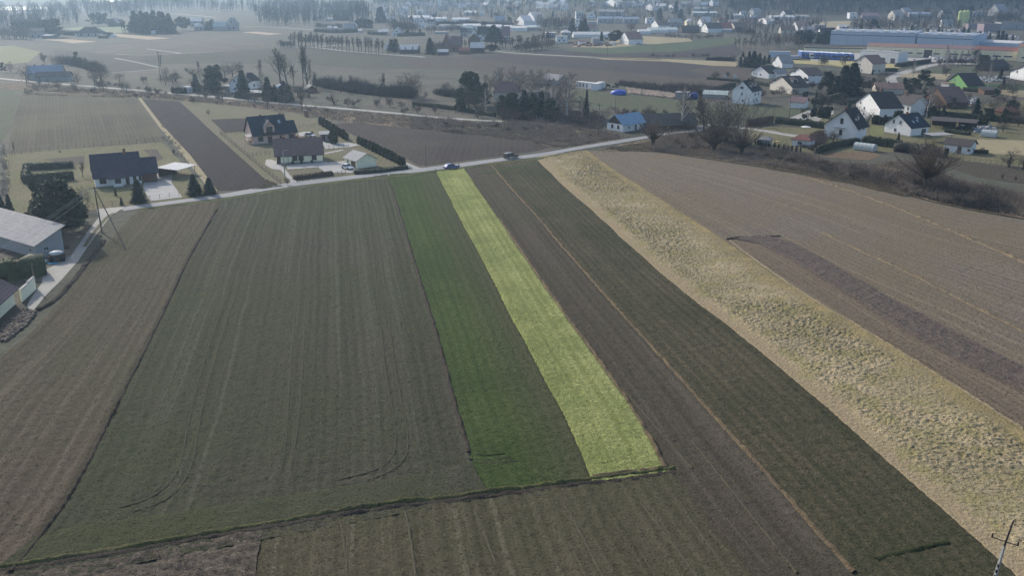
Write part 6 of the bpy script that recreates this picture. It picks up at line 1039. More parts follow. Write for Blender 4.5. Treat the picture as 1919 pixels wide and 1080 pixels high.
# small things
def scatter_junk():
    tarp = plain('white_tarp', (.6, .6, .6), .6); bt = plain('blue_tarp_ground', (.1, .3, .42), .5); rg = random.Random(3)
    p = GQ('M5', 440, 545); o = thing('farm_cart', p, R(25), 'dark farm cart loaded with white sheeting beside the grey barn', 'cart'); MB().box(0, 0, .7, 3, 1.8, 1.3).obj('box', darkwood, o); v, f = blob(1.5, .9, 1.2, 1.3, .9, .9, np.random.default_rng(2)); link('sheeting', bigmesh('sheeting', v, f, tarp), o)
    for x in (.5, 2.5):
        for y in (-.1, 1.9): MB().tube((x, y-.1, .4), (x, y+.1, .4), .42, n=12).obj('wheel', tyre, o)
    MB().tube((3, .9, .7), (4.6, .9, .5), .06, n=6).obj('drawbar', steel, o)
    for i, (x, y, m, l, rx) in enumerate([(470, 548, bt, 'blue tarpaulin crumpled on the track edge', 1.1), (395, 540, tarp, 'white crumpled sheet near farm cart', .9), (470, 435, plain('cream_bag', (.55, .52, .45), .8), 'pale sack heap beside the barn wall', .8), (560, 410, darkwood, 'dark brushwood pile in the shade behind the farm cart', 1.6)]):
        v, f = blob(0, 0, -.1, rx, rx*.7, .8 if i else .3, np.random.default_rng(i+9)); ob = link(['tarpaulin', 'plastic_sheet', 'sack_heap', 'brushwood_pile'][i], bigmesh('heap', v, f, m)); ob.location = GQ('M5', x, y); tag(ob, l, ['tarpaulin', 'sheet', 'sacks', 'brushwood'][i])
scatter_junk()
p = GQ('T3', 95, 850); o = thing('tarpaulin_heap', p, R(-8), 'bright blue tarpaulin over a heap at the olive field edge', 'tarpaulin'); v, f = blob(0, 0, -1.2, 3.6, 2.8, 3.6, np.random.default_rng(4), 14, 7); link('cover', bigmesh('cover', v, f, plain('royal_blue_tarp', (.03, .09, .5), .45, spec=.5)), o)
p = GQ('T3', 770, 880); o = thing('tarpaulin_heap', p, 0, 'dark blue tarpaulin heap left of the greenish shed', 'tarpaulin'); v, f = blob(0, 0, -1, 2.2, 2, 3.6, np.random.default_rng(5)); link('cover', bigmesh('cover', v, f, plain('navy_tarp', (.03, .06, .25), .5)), o)
def ghouse(c, A, B, D_, label, h0=.9, rise=1.3): h = H('greenhouse', c, A, B, D_, h0, rise, 'arch', 'y', wc='white', rc='greenish', label=label, name='greenhouse', cat='greenhouse', ov=.03); return h
pl = plain('greenhouse_film', (.46, .49, .46), .35, .08, 2, spec=.5)
def tunnel(c, A, B, D_, label):
    a, b = GQ(c, *A), GQ(c, *B); L, rz, sg = frame_of(a, b); o = thing('greenhouse', a, rz, label, 'greenhouse'); n = 10; m = MB(); pr = [(D_*sg/2*(1-math.cos(math.pi*i/n)), .2+2.1*math.sin(math.pi*i/n)**.7) for i in range(n+1)]; k = len(pr)
    m.v = [(0, y, z) for y, z in pr]+[(L, y, z) for y, z in pr]; m.f = [(i, i+1, k+i+1, k+i) for i in range(k-1)]+[tuple(range(k)), tuple(range(2*k-1, k-1, -1))]; m.obj('film', pl, o)
    for j in range(6):
        h_ = MB(); x = L*j/5
        for i in range(n): h_.tube((x, pr[i][0], pr[i][1]+.03), (x, pr[i+1][0], pr[i+1][1]+.03), .04, n=4)
        h_.obj('hoop', steel, o)
    MB().box(L+.02, min(D_*sg*.35, D_*sg*.65), .1, L+.07, max(D_*sg*.35, D_*sg*.65), 1.9).obj('door', wframe, o); LAND.append(('greenhouse', Q(c, *A)[0]+20, Q(c, *A)[1]))
tunnel('M4', (378, 482), (560, 505), 3.2, 'white arched polytunnel greenhouse before the dark hedge'); tunnel('M4', (1525, 365), (1660, 378), 3.5, 'pale green tunnel greenhouse beyond low white outbuilding')
# tractor under the shed, playground frame, satellite-like white stones, log and rubble heaps
p = GQ('M4', 1360, 322); o = thing('tractor', p, R(60), 'red tractor standing under the dark open shed', 'tractor'); rd = plain('tractor_red', (.35, .05, .04), .5); MB().box(0, -.4, .7, 2, .4, 1.4).obj('bonnet', rd, o); MB().box(-1.2, -.6, .9, 0, .6, 2.5).obj('cab', glass, o); [MB().tube((x, s*.6, r), (x, s*.95, r), r, n=14).obj('wheel', tyre, o) for x, r in ((-.7, .8), (1.5, .5)) for s in (1, -1)]
p = GQ('M3', 1520, 450); o = thing('climbing_frame', p, R(20), 'small yellow-orange play frame in front of the summerhouse', 'play frame'); yo = plain('orange_plastic', (.5, .3, .1), .5); [MB().tube((x, y, 0), (x*.8, y*.8, 1.6), .06, n=5).obj('leg', yo, o) for x in (-.8, .8) for y in (-.5, .5)]; MB().box(-.8, -.5, 1.5, .8, .5, 1.65).obj('platform', yo, o)
p = GQ('M3', 1770, 330); o = thing('garden_parasol', p, 0, 'white flat canopy in the garden above the summerhouse', 'parasol'); MB().tube((0, 0, 0), (0, 0, 2.2), .05).obj('pole', steel, o); MB().tube((0, 0, 2.1), (0, 0, 2.5), 1.8, .1, 8).obj('canopy', plain('white_canvas', (.62, .62, .6), .8), o)
for i, x in enumerate((1050, 1140)): p = GQ('T3', x, 705); o = thing('white_disc', p, R(10), 'white upright disc on a stand, %s of the pair on the hedge lawn' % ('left' if i == 0 else 'right'), 'disc'); MB().tube((0, -.1, 1.1), (0, .1, 1.1), 1.1, n=16).obj('disc', wframe, o); MB().tube((0, 0, 0), (0, 0, .8), .1).obj('stand', steel, o)
p = GQ('M2', 480, 640); o = thing('marker_post', p, 0, 'short black marker post beyond the blue car bonnet', 'post'); MB().tube((0, 0, 0), (0, 0, 1.), .14, .12).obj('post', tyre, o)
p = GQ('M2', 268, 680); o = thing('marker_post', p, 0, 'short grey stake on the verge left of blue car', 'post'); MB().tube((0, 0, 0), (0, 0, .9), .08).obj('post', concrete, o)
def rubble(name, c, poly, n, m, label, s=(.15, .45), seed=1):
    P = [(p.x, p.y) for p in [GQ(c, *q) for q in poly]]; rng = np.random.default_rng(seed); xs = [p[0] for p in P]; ys = [p[1] for p in P]; x = rng.uniform(min(xs), max(xs), n*5); y = rng.uniform(min(ys), max(ys), n*5); ok = inpoly(x, y, P); x, y = x[ok][:n], y[ok][:n]; k = len(x); B = np.array([[-1, -1, -1], [1, -1, -1], [1, 1, -1], [-1, 1, -1], [-1, -1, 1], [1, -1, 1], [1, 1, 1], [-1, 1, 1]])*.5
    V = (B[None]+rng.normal(size=(k, 8, 3))*.14)*rng.uniform(s[0], s[1], (k, 1, 1))*2; a = rng.random(k)*6.28; ca, sa = np.cos(a)[:, None], np.sin(a)[:, None]; V = np.stack([V[..., 0]*ca-V[..., 1]*sa+x[:, None], V[..., 0]*sa+V[..., 1]*ca+y[:, None], V[..., 2]*.8+(rng.random(k)*s[1])[:, None]], -1).reshape(-1, 3)
    F = np.array([[0, 3, 2, 1], [4, 5, 6, 7], [0, 1, 5, 4], [1, 2, 6, 5], [2, 3, 7, 6], [3, 0, 4, 7]]); F = (F[None]+(np.arange(k)*8)[:, None, None]).reshape(-1, 4); return tag(link(name, bigmesh(name, V, F, m)), label, None, None, 'stuff')
rubble('rubble', 'M5', [(60, 1079), (230, 960), (330, 990), (250, 1100), (60, 1250), (-100, 1250)], 1500, plain('rubble_stone', (.12, .1, .085), .9, .4, 1.5), None, (.06, .22))
rubble('stubble_heaps', 'T3', [(170, 795), (600, 850), (600, 888), (190, 842)], 4500, plain('straw_bales', (.36, .28, .22), .9, .35, 1), None, (.12, .42), 3); rubble('yard_clutter', 'M4', [(1430, 240), (1600, 260), (1700, 320), (1480, 330)], 160, plain('clutter', (.4, .4, .42), .7, .4, 1), None, (.15, .4), 5)
rubble('yard_clutter', 'T4', [(1050, 520), (1500, 530), (1500, 555), (1190, 560)], 120, MATS['clutter'], None, (.4, 1.1), 6); rubble('yard_clutter', 'U7', [(30, 400), (900, 440), (1900, 560), (1900, 600), (900, 510), (30, 480)], 260, MATS['clutter'], None, (.5, 1.1), 7)
rubble('yard_clutter', 'T4', [(1480, 690), (1790, 690), (1790, 730), (1490, 740)], 120, MATS['clutter'], None, (.2, .5), 8); rubble('yard_clutter', 'T4', [(1280, 870), (1500, 880), (1500, 950), (1280, 950)], 120, MATS['clutter'], None, (.2, .5), 9)
rubble('yard_clutter', 'U4', [(840, 640), (1500, 650), (1500, 690), (900, 700)], 80, plain('brown_clutter', (.2, .14, .11), .8, .4, 1), None, (.4, 1.), 10)
p = GQ('M4', 1035, 838); 
# ------------------------------------------------------------------ hedges
hedge('M0', [(230, 690), (650, 655)], 1.7, 2.3, 'clipped dark hedge, front side of the U-shaped hedge in left garden'); hedge('M0', [(240, 565), (420, 560), (640, 545)], 2.2, 1.7, 'uneven dark hedge, back side of the U-shaped hedge'); hedge('M0', [(225, 675), (245, 590)], 1.6, 2., 'short left arm of the U-shaped hedge')
hedge('M1', [(830, 750), (1150, 712)], 1.6, 1.1, 'brown leafless clipped hedge before the yellow bungalow', brownh); hedge('M1', [(1380, 700), (1600, 685), (1820, 655)], 1.8, .9, 'low dark spreading junipers in front of the cream garage', rag=.3)
hedge('M3', [(1250, 275), (1470, 240)], 1.2, 2.6, 'tall dark brown hedge left of the clipped green hedge', brownh); hedge('M3', [(1510, 240), (1919, 290)], 1.6, 2.3, 'long clipped dark green hedge along the gravel lane'); hedge('M4', [(50, 520), (200, 470), (420, 430)], 1.3, 2., 'dark hedge left of white polytunnel', rag=.25); hedge('M4', [(480, 430), (800, 470)], 1.5, 2.5, 'dark shrubby hedge right of white polytunnel', rag=.3)
hedge('M4', [(1070, 175), (1500, 215), (1919, 250), (2100, 270)], 1.5, 2.2, 'very long dark hedge running to the right edge', hedgeg); hedge('M4', [(800, 495), (1000, 520), (1180, 545)], 4, 2.6, 'big brownish shrub mass left of the low white outbuilding', plain('dead_brown_leaves', (.075, .062, .05), .9, .35, 1), rag=.3)
hedge('M5', [(-60, 690), (140, 670), (350, 640)], 4.2, 3.1, 'broad dark green hedge between barn and cream garden wall', leafmat('thick_hedge', (.03, .045, .025), (.07, .09, .045)), rag=.25); hedge('T3', [(890, 712), (1180, 735)], 1, 1.2, 'low dark hedge beyond the three storey white house'); hedge('T3', [(1340, 760), (1460, 780)], 1.2, 1.6, 'dark hedge between three storey white house and beige house')
hedge('T3', [(800, 850), (1130, 775)], 2, 1.8, 'dark shrub belt behind the greenish shed', rag=.25); hedge('T2', [(70, 945), (450, 990), (800, 1050)], 1.2, 1.6, 'dark clipped hedge beside the lane in front of pines'); hedge('T2', [(1165, 770), (1300, 775)], 1.2, 1.3, 'low dark hedge before the small grey house')
thk = plain('thicket', (.075, .066, .058), .95, .35, .8); brush('T1', [(1060, 760), (1200, 790), (1400, 825), (1700, 860), (1900, 868)], 9, 5., 900, thk); brush('T2', [(300, 840), (480, 870), (700, 880)], 8, 3.5, 300, thk, seed=4)
brush('T0', [(560, 560), (760, 600), (900, 640)], 7, 4.5, 220, thk, seed=5, size=.12); hedge('U2', [(900, 475), (1200, 492), (1520, 480)], 4, 3, 'dark garden hedge round the far cottages', size=.3, dens=5); hedge('U2', [(1700, 510), (1919, 525)], 4, 2.5, 'dark hedge left of far grey gabled house', size=.3, dens=5)
hedge('U0', [(990, 520), (1130, 525)], 5, 3.6, 'rounded dark hedge left of the far hipped farmhouse', size=.3, dens=5); hedge('U0', [(1480, 535), (1650, 540)], 5, 3.2, 'dark hedge right of the far hipped farmhouse', size=.3, dens=5); hedge('U3', [(210, 540), (590, 530)], 3, 2.5, 'dark hedge under the two far pointed spruces', size=.3, dens=5)
brush('U3', [(760, 365), (1260, 370)], 8, 5, 260, thk, seed=6, size=.16); brush('U3', [(1290, 355), (1919, 375)], 8, 4, 260, thk, seed=7, size=.16); hedge('T4', [(780, 600), (1060, 560)], 3, 2, 'dark sloped hedge at the bend of the asphalt road'); hedge('T4', [(630, 640), (760, 640)], 3, 1.8, 'dark clipped hedge right of the pale red roofed house')
hedge('T4', [(40, 930), (200, 900), (320, 860)], 3, 2.2, 'sloping dark hedge below the dense spruces'); hedge('T4', [(280, 940), (400, 915)], 2.5, 1.2, 'low green hedge beside the tall white house roof'); hedge('T4', [(1380, 815), (1530, 830)], 2, 1.6, 'dark hedge right of green house'); hedge('T2', [(0, 310), (150, 318)], 3, 2.5, 'dark far hedge left of the brick houses', size=.3, dens=5); hedge('M4', [(1480, 510), (1580, 515)], 1.5, 1, 'low dark shrub right of low white outbuilding')
brush('U5', [(1000, 895), (1400, 905)], 5, 2.6, 240, thk, seed=8, size=.1); hedge('M4', [(1230, 325), (1410, 350)], 2.5, 1.2, 'dark round bushes behind the low white outbuilding')
# ------------------------------------------------------------------ trees and shrubs
T = tree
for i in range(9): T('thuja', 'M1', 1062+i*29, 258+i*17.5, h=2.9*trnd.uniform(.9, 1.1), wide=1.25)
for i in range(13): T('thuja', 'M1', 1405+i*33, 432+i*16.5, h=2.8*trnd.uniform(.92, 1.08), wide=1.3)
for a in [('pine', 'M5', 560, 300, -215, 1.15), ('pine', 'M5', 640, 240, -100, 1.3), ('pine', 'M5', 400, 200, -170, .9), ('pine', 'M5', 720, 165, 0, .8), ('spruce', 'M0', 1250, 862, 660, 1.7), ('spruce', 'M0', 95, 975, 790, 1.1), ('spruce', 'M0', 25, 925, 800, 1.), ('spruce', 'M0', 1750, 795, 610, 1.9), ('spruce', 'M0', 1885, 785, 640, 2.), ('spruce', 'M0', 1095, 885, 815, 1.3), ('spruce', 'M0', 1040, 800, 735, 1.2),
          ('round', 'M0', 748, 935, 640, .7), ('tall', 'M0', 745, 635, 500, 1.), ('tall', 'M0', 135, 445, 320, .4), ('shrub', 'M0', 540, 420, 385, 1.), ('shrub', 'M0', 1560, 430, 370, 1.), ('shrub', 'M1', 760, 800, 725, 1.1), ('thuja', 'M1', 1175, 425, 308, 1.4), ('shrub', 'M1', 985, 345, 305, 1.4), ('shrub', 'M1', 430, 430, 385, 1.2),
          ('shrub', 'M1', 50, 175, 110, .8), ('tall', 'M1', 583, 120, -70, .9), ('tall', 'M1', 895, 150, -60, .8), ('tall', 'M1', 180, 85, -30, .5),
          # left farm
          ('round', 'T0', 95, 650, 520, .9), ('round', 'T0', 245, 770, 520, .7), ('round', 'T0', 360, 780, 640, .6), ('round', 'T0', 700, 755, 600, 1.), ('round', 'T0', 920, 750, 525, 1.2), ('round', 'T0', 850, 760, 590, .8), ('pine', 'T0', 30, 650, 570, 1.), ('round', 'T0', 480, 580, 470, 1.2), ('round', 'T0', 620, 590, 470, 1.2), ('round', 'T0', 540, 620, 500, 1.1), ('round', 'T0', 400, 560, 455, 1.1), ('pine', 'T0', 690, 590, 480, 1.), ('round', 'T0', 780, 640, 520, 1.1),
          ('orchard', 'T0', 1580, 735, 585, 1.3), ('round', 'T0', 1495, 720, 560, .6), ('round', 'T0', 1800, 720, 570, .8), ('round', 'T0', 1730, 690, 600, 1.1), ('round', 'T0', 1680, 650, 600, 1.2), ('spruce', 'T0', 1765, 825, 670, 1.5), ('spruce', 'T0', 1905, 820, 600, 1.5), ('tall', 'T0', 1790, 650, 560, .9), ('shrub', 'T0', 1090, 800, 720, 1.), ('shrub', 'T0', 850, 835, 770, 1.), ('shrub', 'T0', 1740, 930, 850, 1.),
          # house among trees
          ('pine', 'T1', 110, 830, 590, 1.2), ('round', 'T1', 40, 800, 640, 1.), ('round', 'T1', 200, 700, 530, 1.2), ('round', 'T1', 270, 690, 520, 1.3), ('round', 'T1', 340, 650, 540, 1.1), ('spruce', 'T1', 365, 880, 640, 1.4), ('tall', 'T1', 510, 700, 550, .8), ('birch', 'T1', 545, 880, 660, 1.), ('spruce', 'T1', 590, 900, 700, 1.5), ('spruce', 'T1', 660, 905, 800, 1.4), ('spruce', 'T1', 735, 915, 735, 1.5), ('tall', 'T1', 700, 760, 470, 1.1), ('tall', 'T1', 760, 760, 510, 1.2), ('tall', 'T1', 820, 760, 600, 1.1),
          ('poplar' if False else 'tall', 'T1', 905, 780, 440, .55), ('tall', 'T1', 940, 780, 450, .5), ('tall', 'T1', 970, 770, 560, .4), ('round', 'T1', 870, 850, 760, 1.4), ('orchard', 'T1', 1185, 935, 800, 1.6), ('orchard', 'T1', 1305, 960, 860, 1.2), ('round', 'T1', 1735, 850, 690, .9), ('round', 'T1', 1885, 880, 600, 1.2), ('round', 'T1', 1370, 790, 650, .8), ('round', 'T1', 1460, 800, 690, .9), ('tall', 'T1', 1615, 830, 670, .8), ('shrub', 'T1', 1560, 960, 880, 1.), ('shrub', 'T1', 1800, 1030, 950, 1.), ('shrub', 'T1', 950, 890, 830, 1.), ('round', 'T1', 1160, 800, 640, 1.), ('round', 'T1', 1080, 800, 690, .9),
          # clump in the middle
          ('round', 'T2', 55, 880, 600, 1.1), ('round', 'T2', 175, 900, 780, .9), ('orchard', 'T2', 440, 880, 740, 1.), ('pine', 'T2', 560, 960, 670, .9), ('pine', 'T2', 690, 950, 750, 1.1), ('round', 'T2', 530, 850, 660, .9), ('spruce', 'T2', 640, 900, 670, 1.3), ('round', 'T2', 760, 830, 640, 1.), ('birch', 'T2', 850, 830, 620, 1.2), ('birch', 'T2', 960, 820, 610, 1.2), ('round', 'T2', 1030, 840, 610, 1.1), ('birch', 'T2', 1130, 850, 640, 1.1), ('birch', 'T2', 1200, 860, 640, 1.),
          ('pine', 'T2', 890, 1060, 860, 1.1), ('pine', 'T2', 960, 1060, 850, 1.1), ('spruce', 'T2', 1065, 1075, 820, 1.4), ('pine', 'T2', 1140, 1060, 850, 1.1), ('spruce', 'T2', 1220, 1070, 830, 1.3), ('pine', 'T2', 1300, 1080, 900, 1.3), ('round', 'T2', 1360, 1060, 880, 1.), ('birch', 'T2', 1345, 1040, 790, 1.1), ('birch', 'T2', 1450, 1060, 680, 1.3), ('birch', 'T2', 1400, 1050, 760, 1.2), ('pine', 'T2', 500, 1000, 870, 1.2), ('round', 'T2', 360, 820, 720, 1.2), ('spruce', 'T2', 1625, 1075, 815, .5), ('round', 'T2', 1740, 1100, 940, 1.), ('orchard', 'T2', 1690, 1060, 960, 1.), ('round', 'T2', 1820, 1060, 950, 1.), ('pine', 'T2', 1820, 800, 755, 2.), ('pine', 'T2', 1890, 800, 750, 2.), ('tall', 'M2', 890, 250, 60, .7), ('round', 'M2', 1000, 235, 100, .9),
          # willows and birches by the road
          ('willow', 'M3', 400, 455, 225, 1.), ('willow', 'M3', 945, 515, 240, 1.15), ('willow', 'M3', 1195, 535, 280, 1.1), ('round', 'M3', 805, 495, 340, .9), ('shrub', 'M3', 960, 440, 60, 1.1), ('shrub', 'M3', 1120, 440, 60, 1.1), ('birch', 'M3', 1050, 400, 30, 1.4), ('birch', 'M3', 660, 290, -60, 1.), ('tall', 'M3', 860, 330, 50, 1.3), ('tall', 'M3', 830, 250, -20, .6), ('round', 'M3', 370, 180, 90, 1.), ('round', 'M3', 1050, 430, 90, 1.2),
          ('willow', 'M4', 1035, 835, 450, 1.15), ('orchard', 'M4', 1780, 640, 430, 1.2), ('orchard', 'M4', 1905, 660, 470, 1.), ('birch', 'M4', 1040, 195, -60, 1.4), ('round', 'M4', 1730, 320, 180, 1.3), ('spruce', 'M4', 780, 460, 330, .8), ('round', 'M4', 1340, 870, 720, 1.3), ('shrub', 'M4', 1720, 760, 680, .6), ('shrub', 'M4', 1840, 770, 710, .6), ('shrub', 'M4', 110, 380, 290, 1.3), ('orchard', 'M4', 200, 420, 250, 1.2), ('shrub', 'M4', 1540, 500, 450, 1.),
          # village
          ('spruce', 'T4', 290, 860, 600, 2.), ('spruce', 'T4', 370, 850, 580, 2.), ('spruce', 'T4', 230, 870, 690, 1.9), ('pine', 'T4', 150, 850, 660, 1.3), ('pine', 'T4', 1020, 760, 640, 1.5), ('pine', 'T4', 920, 830, 700, 1.6), ('pine', 'T4', 850, 800, 720, 1.5), ('pine', 'T4', 1060, 810, 740, 1.4), ('round', 'T4', 620, 770, 640, 1.2), ('round', 'T4', 650, 720, 600, 1.2), ('round', 'T4', 180, 720, 600, 1.3), ('round', 'T4', 100, 740, 610, 1.3), ('birch', 'T4', 1590, 790, 560, .6), ('birch', 'T4', 1210, 620, 420, .6), ('birch', 'T4', 920, 720, 540, .7), ('birch', 'T4', 1480, 600, 470, 1.), ('round', 'T4', 1560, 640, 530, 1.2), ('round', 'T4', 1650, 1000, 880, 1.6), ('round', 'T4', 1820, 980, 860, 1.6), ('round', 'T4', 1480, 1000, 890, 1.5), ('pine', 'T4', 1800, 1010, 900, 1.6),
          ('spruce', 'T3', 1185, 600, 515, 1.8), ('spruce', 'T3', 1260, 600, 510, 1.7), ('spruce', 'T3', 1305, 605, 465, 1.7), ('spruce', 'T3', 1355, 590, 480, 1.6), ('spruce', 'T3', 1400, 580, 500, 1.6), ('spruce', 'T3', 1440, 570, 490, 1.6), ('spruce', 'T3', 1265, 520, 460, 1.6), ('spruce', 'T3', 1210, 510, 460, 1.6), ('round', 'T3', 750, 358, 265, 1.6), ('round', 'T3', 1555, 860, 760, 1.4), ('round', 'T3', 1120, 560, 480, 1.), ('round', 'T3', 680, 1070, 820, .8), ('round', 'T3', 360, 1040, 920, 1.),
          ('spruce', 'U3', 690, 810, 575, 1.7), ('spruce', 'U3', 110, 775, 590, 1.9), ('spruce', 'U3', 170, 775, 580, 1.9), ('spruce', 'U3', 350, 520, 410, 1.6), ('spruce', 'U3', 540, 520, 430, 1.6), ('spruce', 'U3', 1780, 560, 380, 1.), ('spruce', 'U4', 900, 500, 285, 1.6), ('spruce', 'U4', 1030, 500, 310, 1.6), ('spruce', 'U4', 1085, 500, 285, 1.7), ('spruce', 'U4', 670, 440, 290, 1.5), ('spruce', 'U4', 1335, 640, 475, 1.3), ('pine', 'U4', 1480, 640, 490, 1.6), ('pine', 'U4', 1560, 640, 470, 1.6), ('pine', 'U4', 1620, 640, 480, 1.6), ('round', 'U4', 1780, 460, 320, 1.8),
          ('spruce', 'U5', 1300, 330, 215, 1.8), ('spruce', 'U5', 1370, 330, 215, 1.7), ('spruce', 'U5', 530, 200, 20, 1.6), ('spruce', 'U5', 290, 300, 120, 1.5), ('spruce', 'U5', 420, 400, 250, .7), ('spruce', 'U5', 1380, 120, 0, 1.4), ('spruce', 'U5', 600, 300, 140, 2.), ('spruce', 'U5', 455, 480, 425, 1.6),
          ('pine', 'U6', 1580, 480, 290, 1.3), ('spruce', 'U6', 1270, 470, 320, 1.), ('spruce', 'U6', 1380, 470, 285, .9), ('spruce', 'U6', 1120, 490, 400, 1.4), ('spruce', 'U6', 1180, 490, 400, 1.4)]:
    T(a[0], a[1], a[2], a[3], top=a[4], wide=a[5])
for i, (x, hgt) in enumerate([(960, 610), (1045, 620), (1125, 615), (1230, 610), (1300, 635), (1395, 640), (1470, 645), (1555, 665)]): T('spruce', 'U7', x, 735, top=hgt, wide=1.6)
for x, t_ in [(225, 375), (470, 430), (690, 440), (640, 420), (820, 450), (1010, 400), (1080, 420), (1250, 470), (1400, 500), (1520, 460), (1590, 460), (1650, 500), (1750, 520)]: T('spruce', 'U7', x, 515 if x < 1100 else 600, top=t_, wide=1.6)
for x, t_ in [(430, 470), (480, 450), (540, 470), (600, 450), (640, 470), (690, 500), (740, 480), (800, 500), (850, 470), (890, 480)]: T('spruce', 'U6', x, 640 if x < 700 else 670, top=t_, wide=2.)
for k in range(7): T('spruce', 'U5', 1500+k*60, [940, 1000, 1005, 1000, 980, 960, 930][k], top=[870, 850, 790, 800, 830, 850, 860][k], wide=1.4) if k not in (0,) else None
row('dthuja', 'T0', (1545, 835), (1680, 842), 7, 2.6, 0, 1.4); row('dthuja', 'M3', (1310, 435), (1450, 470), 6, 1.7, 5, 1.); row('dthuja', 'M3', (1480, 470), (1740, 510), 7, 1.8, 8, .9); row('dthuja', 'T1', (290, 870), (360, 872), 5, 2.2, 0, 1.5); row('dthuja', 'T4', (1770, 960), (1880, 965), 4, 2.4, 3, 1.3)
row('dthuja', 'M4', (560, 250), (720, 262), 7, 3., 6, 1.5); row('dthuja', 'M4', (80, 190), (150, 195), 3, 4, 4, 2.)
# rows of trees along far lanes
row('tall', 'U2', (600, 708), (1500, 772), 15, 9.5, 10, .9); row('tall', 'U2', (1500, 775), (1919, 815), 8, 10, 10, 1.); row('round', 'U2', (350, 705), (560, 710), 6, 6.5, 10, 1.4); row('tall', 'U3', (20, 815), (560, 830), 6, 6, 10, .8); row('tall', 'U2', (490, 690), (1000, 700), 9, 10, 20, 1.2); row('tall', 'U2', (1050, 700), (1330, 710), 5, 8, 20, 1.2)
row('round', 'U4', (60, 780), (640, 700), 12, 8.5, 25, 1.5); row('tall', 'U4', (0, 720), (600, 640), 10, 8, 30, 1.4); row('tall', 'U3', (1540, 690), (1900, 740), 9, 8, 30, 1.3); row('tall', 'U3', (1000, 740), (1290, 740), 6, 6, 20, 1.)
row('birch', 'U5', (1400, 720), (1919, 740), 11, 9, 25, 1.); row('birch', 'U6', (10, 725), (460, 720), 12, 10.5, 20, 1.); row('birch', 'U6', (0, 690), (420, 680), 9, 10, 20, 1.); row('round', 'U6', (420, 700), (560, 690), 4, 6, 10, 1.4); row('birch', 'U5', (1640, 640), (1919, 640), 6, 9, 25, 1.)
row('birch', 'U6', (1240, 470), (1919, 490), 15, 13, 10, 1.1); row('birch', 'U7', (0, 500), (700, 520), 12, 13, 15, 1.); row('round', 'U5', (1400, 500), (1700, 520), 9, 8, 20, 1.4); row('round', 'U5', (380, 560), (700, 575), 6, 4.5, 8, 1.2); row('round', 'U5', (850, 590), (1230, 560), 7, 5, 10, 1.5); row('round', 'U5', (100, 860), (520, 860), 7, 3, 10, 1.5); row('round', 'U5', (760, 860), (1040, 860), 4, 4, 8, 1.3)
row('birch', 'U4', (360, 460), (900, 470), 14, 14, 20, 1.1); row('round', 'U4', (420, 420), (880, 420), 8, 13, 20, 1.2); row('spruce', 'U1', (90, 480), (660, 480), 12, 18, 12, 1.7, .25); row('pine', 'U1', (110, 500), (650, 490), 9, 14, 12, 1.4, .3); row('pine', 'U1', (740, 450), (900, 455), 5, 13, 8, 1.2); row('round', 'U1', (1100, 450), (1270, 450), 4, 10, 8, 1.3); row('spruce', 'U1', (1180, 450), (1290, 455), 3, 10, 4, 2.)
row('round', 'U0', (0, 570), (420, 585), 9, 14, 15, 1.4); row('pine', 'U0', (220, 520), (900, 560), 9, 14, 15, 1.3); row('round', 'U0', (450, 540), (900, 560), 7, 13, 10, 1.3); row('pine', 'U0', (1380, 385), (1600, 390), 5, 14, 5, 1.4); row('tall', 'U0', (1820, 485), (1900, 485), 3, 12, 5, 1.3)
row('spruce', 'U2', (1180, 300), (1380, 300), 6, 12, 8, 2.); row('tall', 'U2', (1380, 330), (1700, 330), 9, 20, 12, 1.1, .25); row('spruce', 'U2', (1820, 330), (1900, 330), 3, 16, 3, 1.3); row('pine', 'U2', (1540, 440), (1720, 450), 5, 10, 8, 1.8); row('round', 'U2', (900, 430), (1300, 440), 9, 8, 10, 1.5); row('round', 'U3', (150, 470), (480, 480), 9, 14, 15, 1.5); row('round', 'U3', (620, 480), (1180, 470), 10, 8, 15, 1.4)
row('round', 'U3', (700, 780), (850, 760), 5, 9, 15, 1.2); row('spruce', 'U3', (1560, 620), (1740, 620), 5, 12, 8, 1.7); row('pine', 'U3', (1550, 780), (1700, 780), 4, 5, 5, 1.8); row('round', 'U7', (600, 990), (1300, 960), 10, 6, 15, 1.2); row('birch', 'U7', (750, 960), (1250, 930), 6, 8, 10, .8); row('dthuja', 'U7', (1240, 905), (1370, 912), 7, 3.5, 2, 2.)
row('spruce', 'U7', (900, 225), (1160, 225), 6, 12, 10, 1.7); row('round', 'U7', (1530, 330), (1750, 330), 6, 14, 12, 1.4); row('spruce', 'U6', (520, 415), (680, 415), 7, 6, 3, 1.4); row('round', 'M3', (120, 170), (560, 185), 5, 3.5, 20, 1.2); row('shrub', 'T0', (950, 770), (1500, 850), 9, 2.8, 30, 1.2)
rr = random.Random(11)
for i in range(50):      # trees between the houses of the far town
    px = rr.uniform(600, 1500); py = rr.uniform(9, 55) if px < 900 else rr.uniform(8, 50)
    tree(rr.choice(['round', 'round', 'tall', 'spruce', 'pine']), 'P', px, py, h=rr.uniform(7, 13), wide=1.3)
for i in range(50): px = rr.uniform(1340, 1915); py = rr.uniform(3, 30); tree(rr.choice(['spruce', 'round', 'round']), 'P', px, py, h=rr.uniform(7, 12), wide=1.5)
row('birch', 'T2', (700, 870), (1480, 890), 12, 10.5, 12, 1.2); row('pine', 'T2', (840, 1070), (1340, 1085), 4, 6.5, 16, 1.); row('round', 'T2', (820, 1000), (1480, 1010), 9, 8, 15, 1.3); row('round', 'T1', (500, 860), (1000, 870), 8, 7, 15, 1.3); row('spruce', 'T1', (560, 895), (800, 905), 4, 7, 5, 1.6)
rr = random.Random(21)
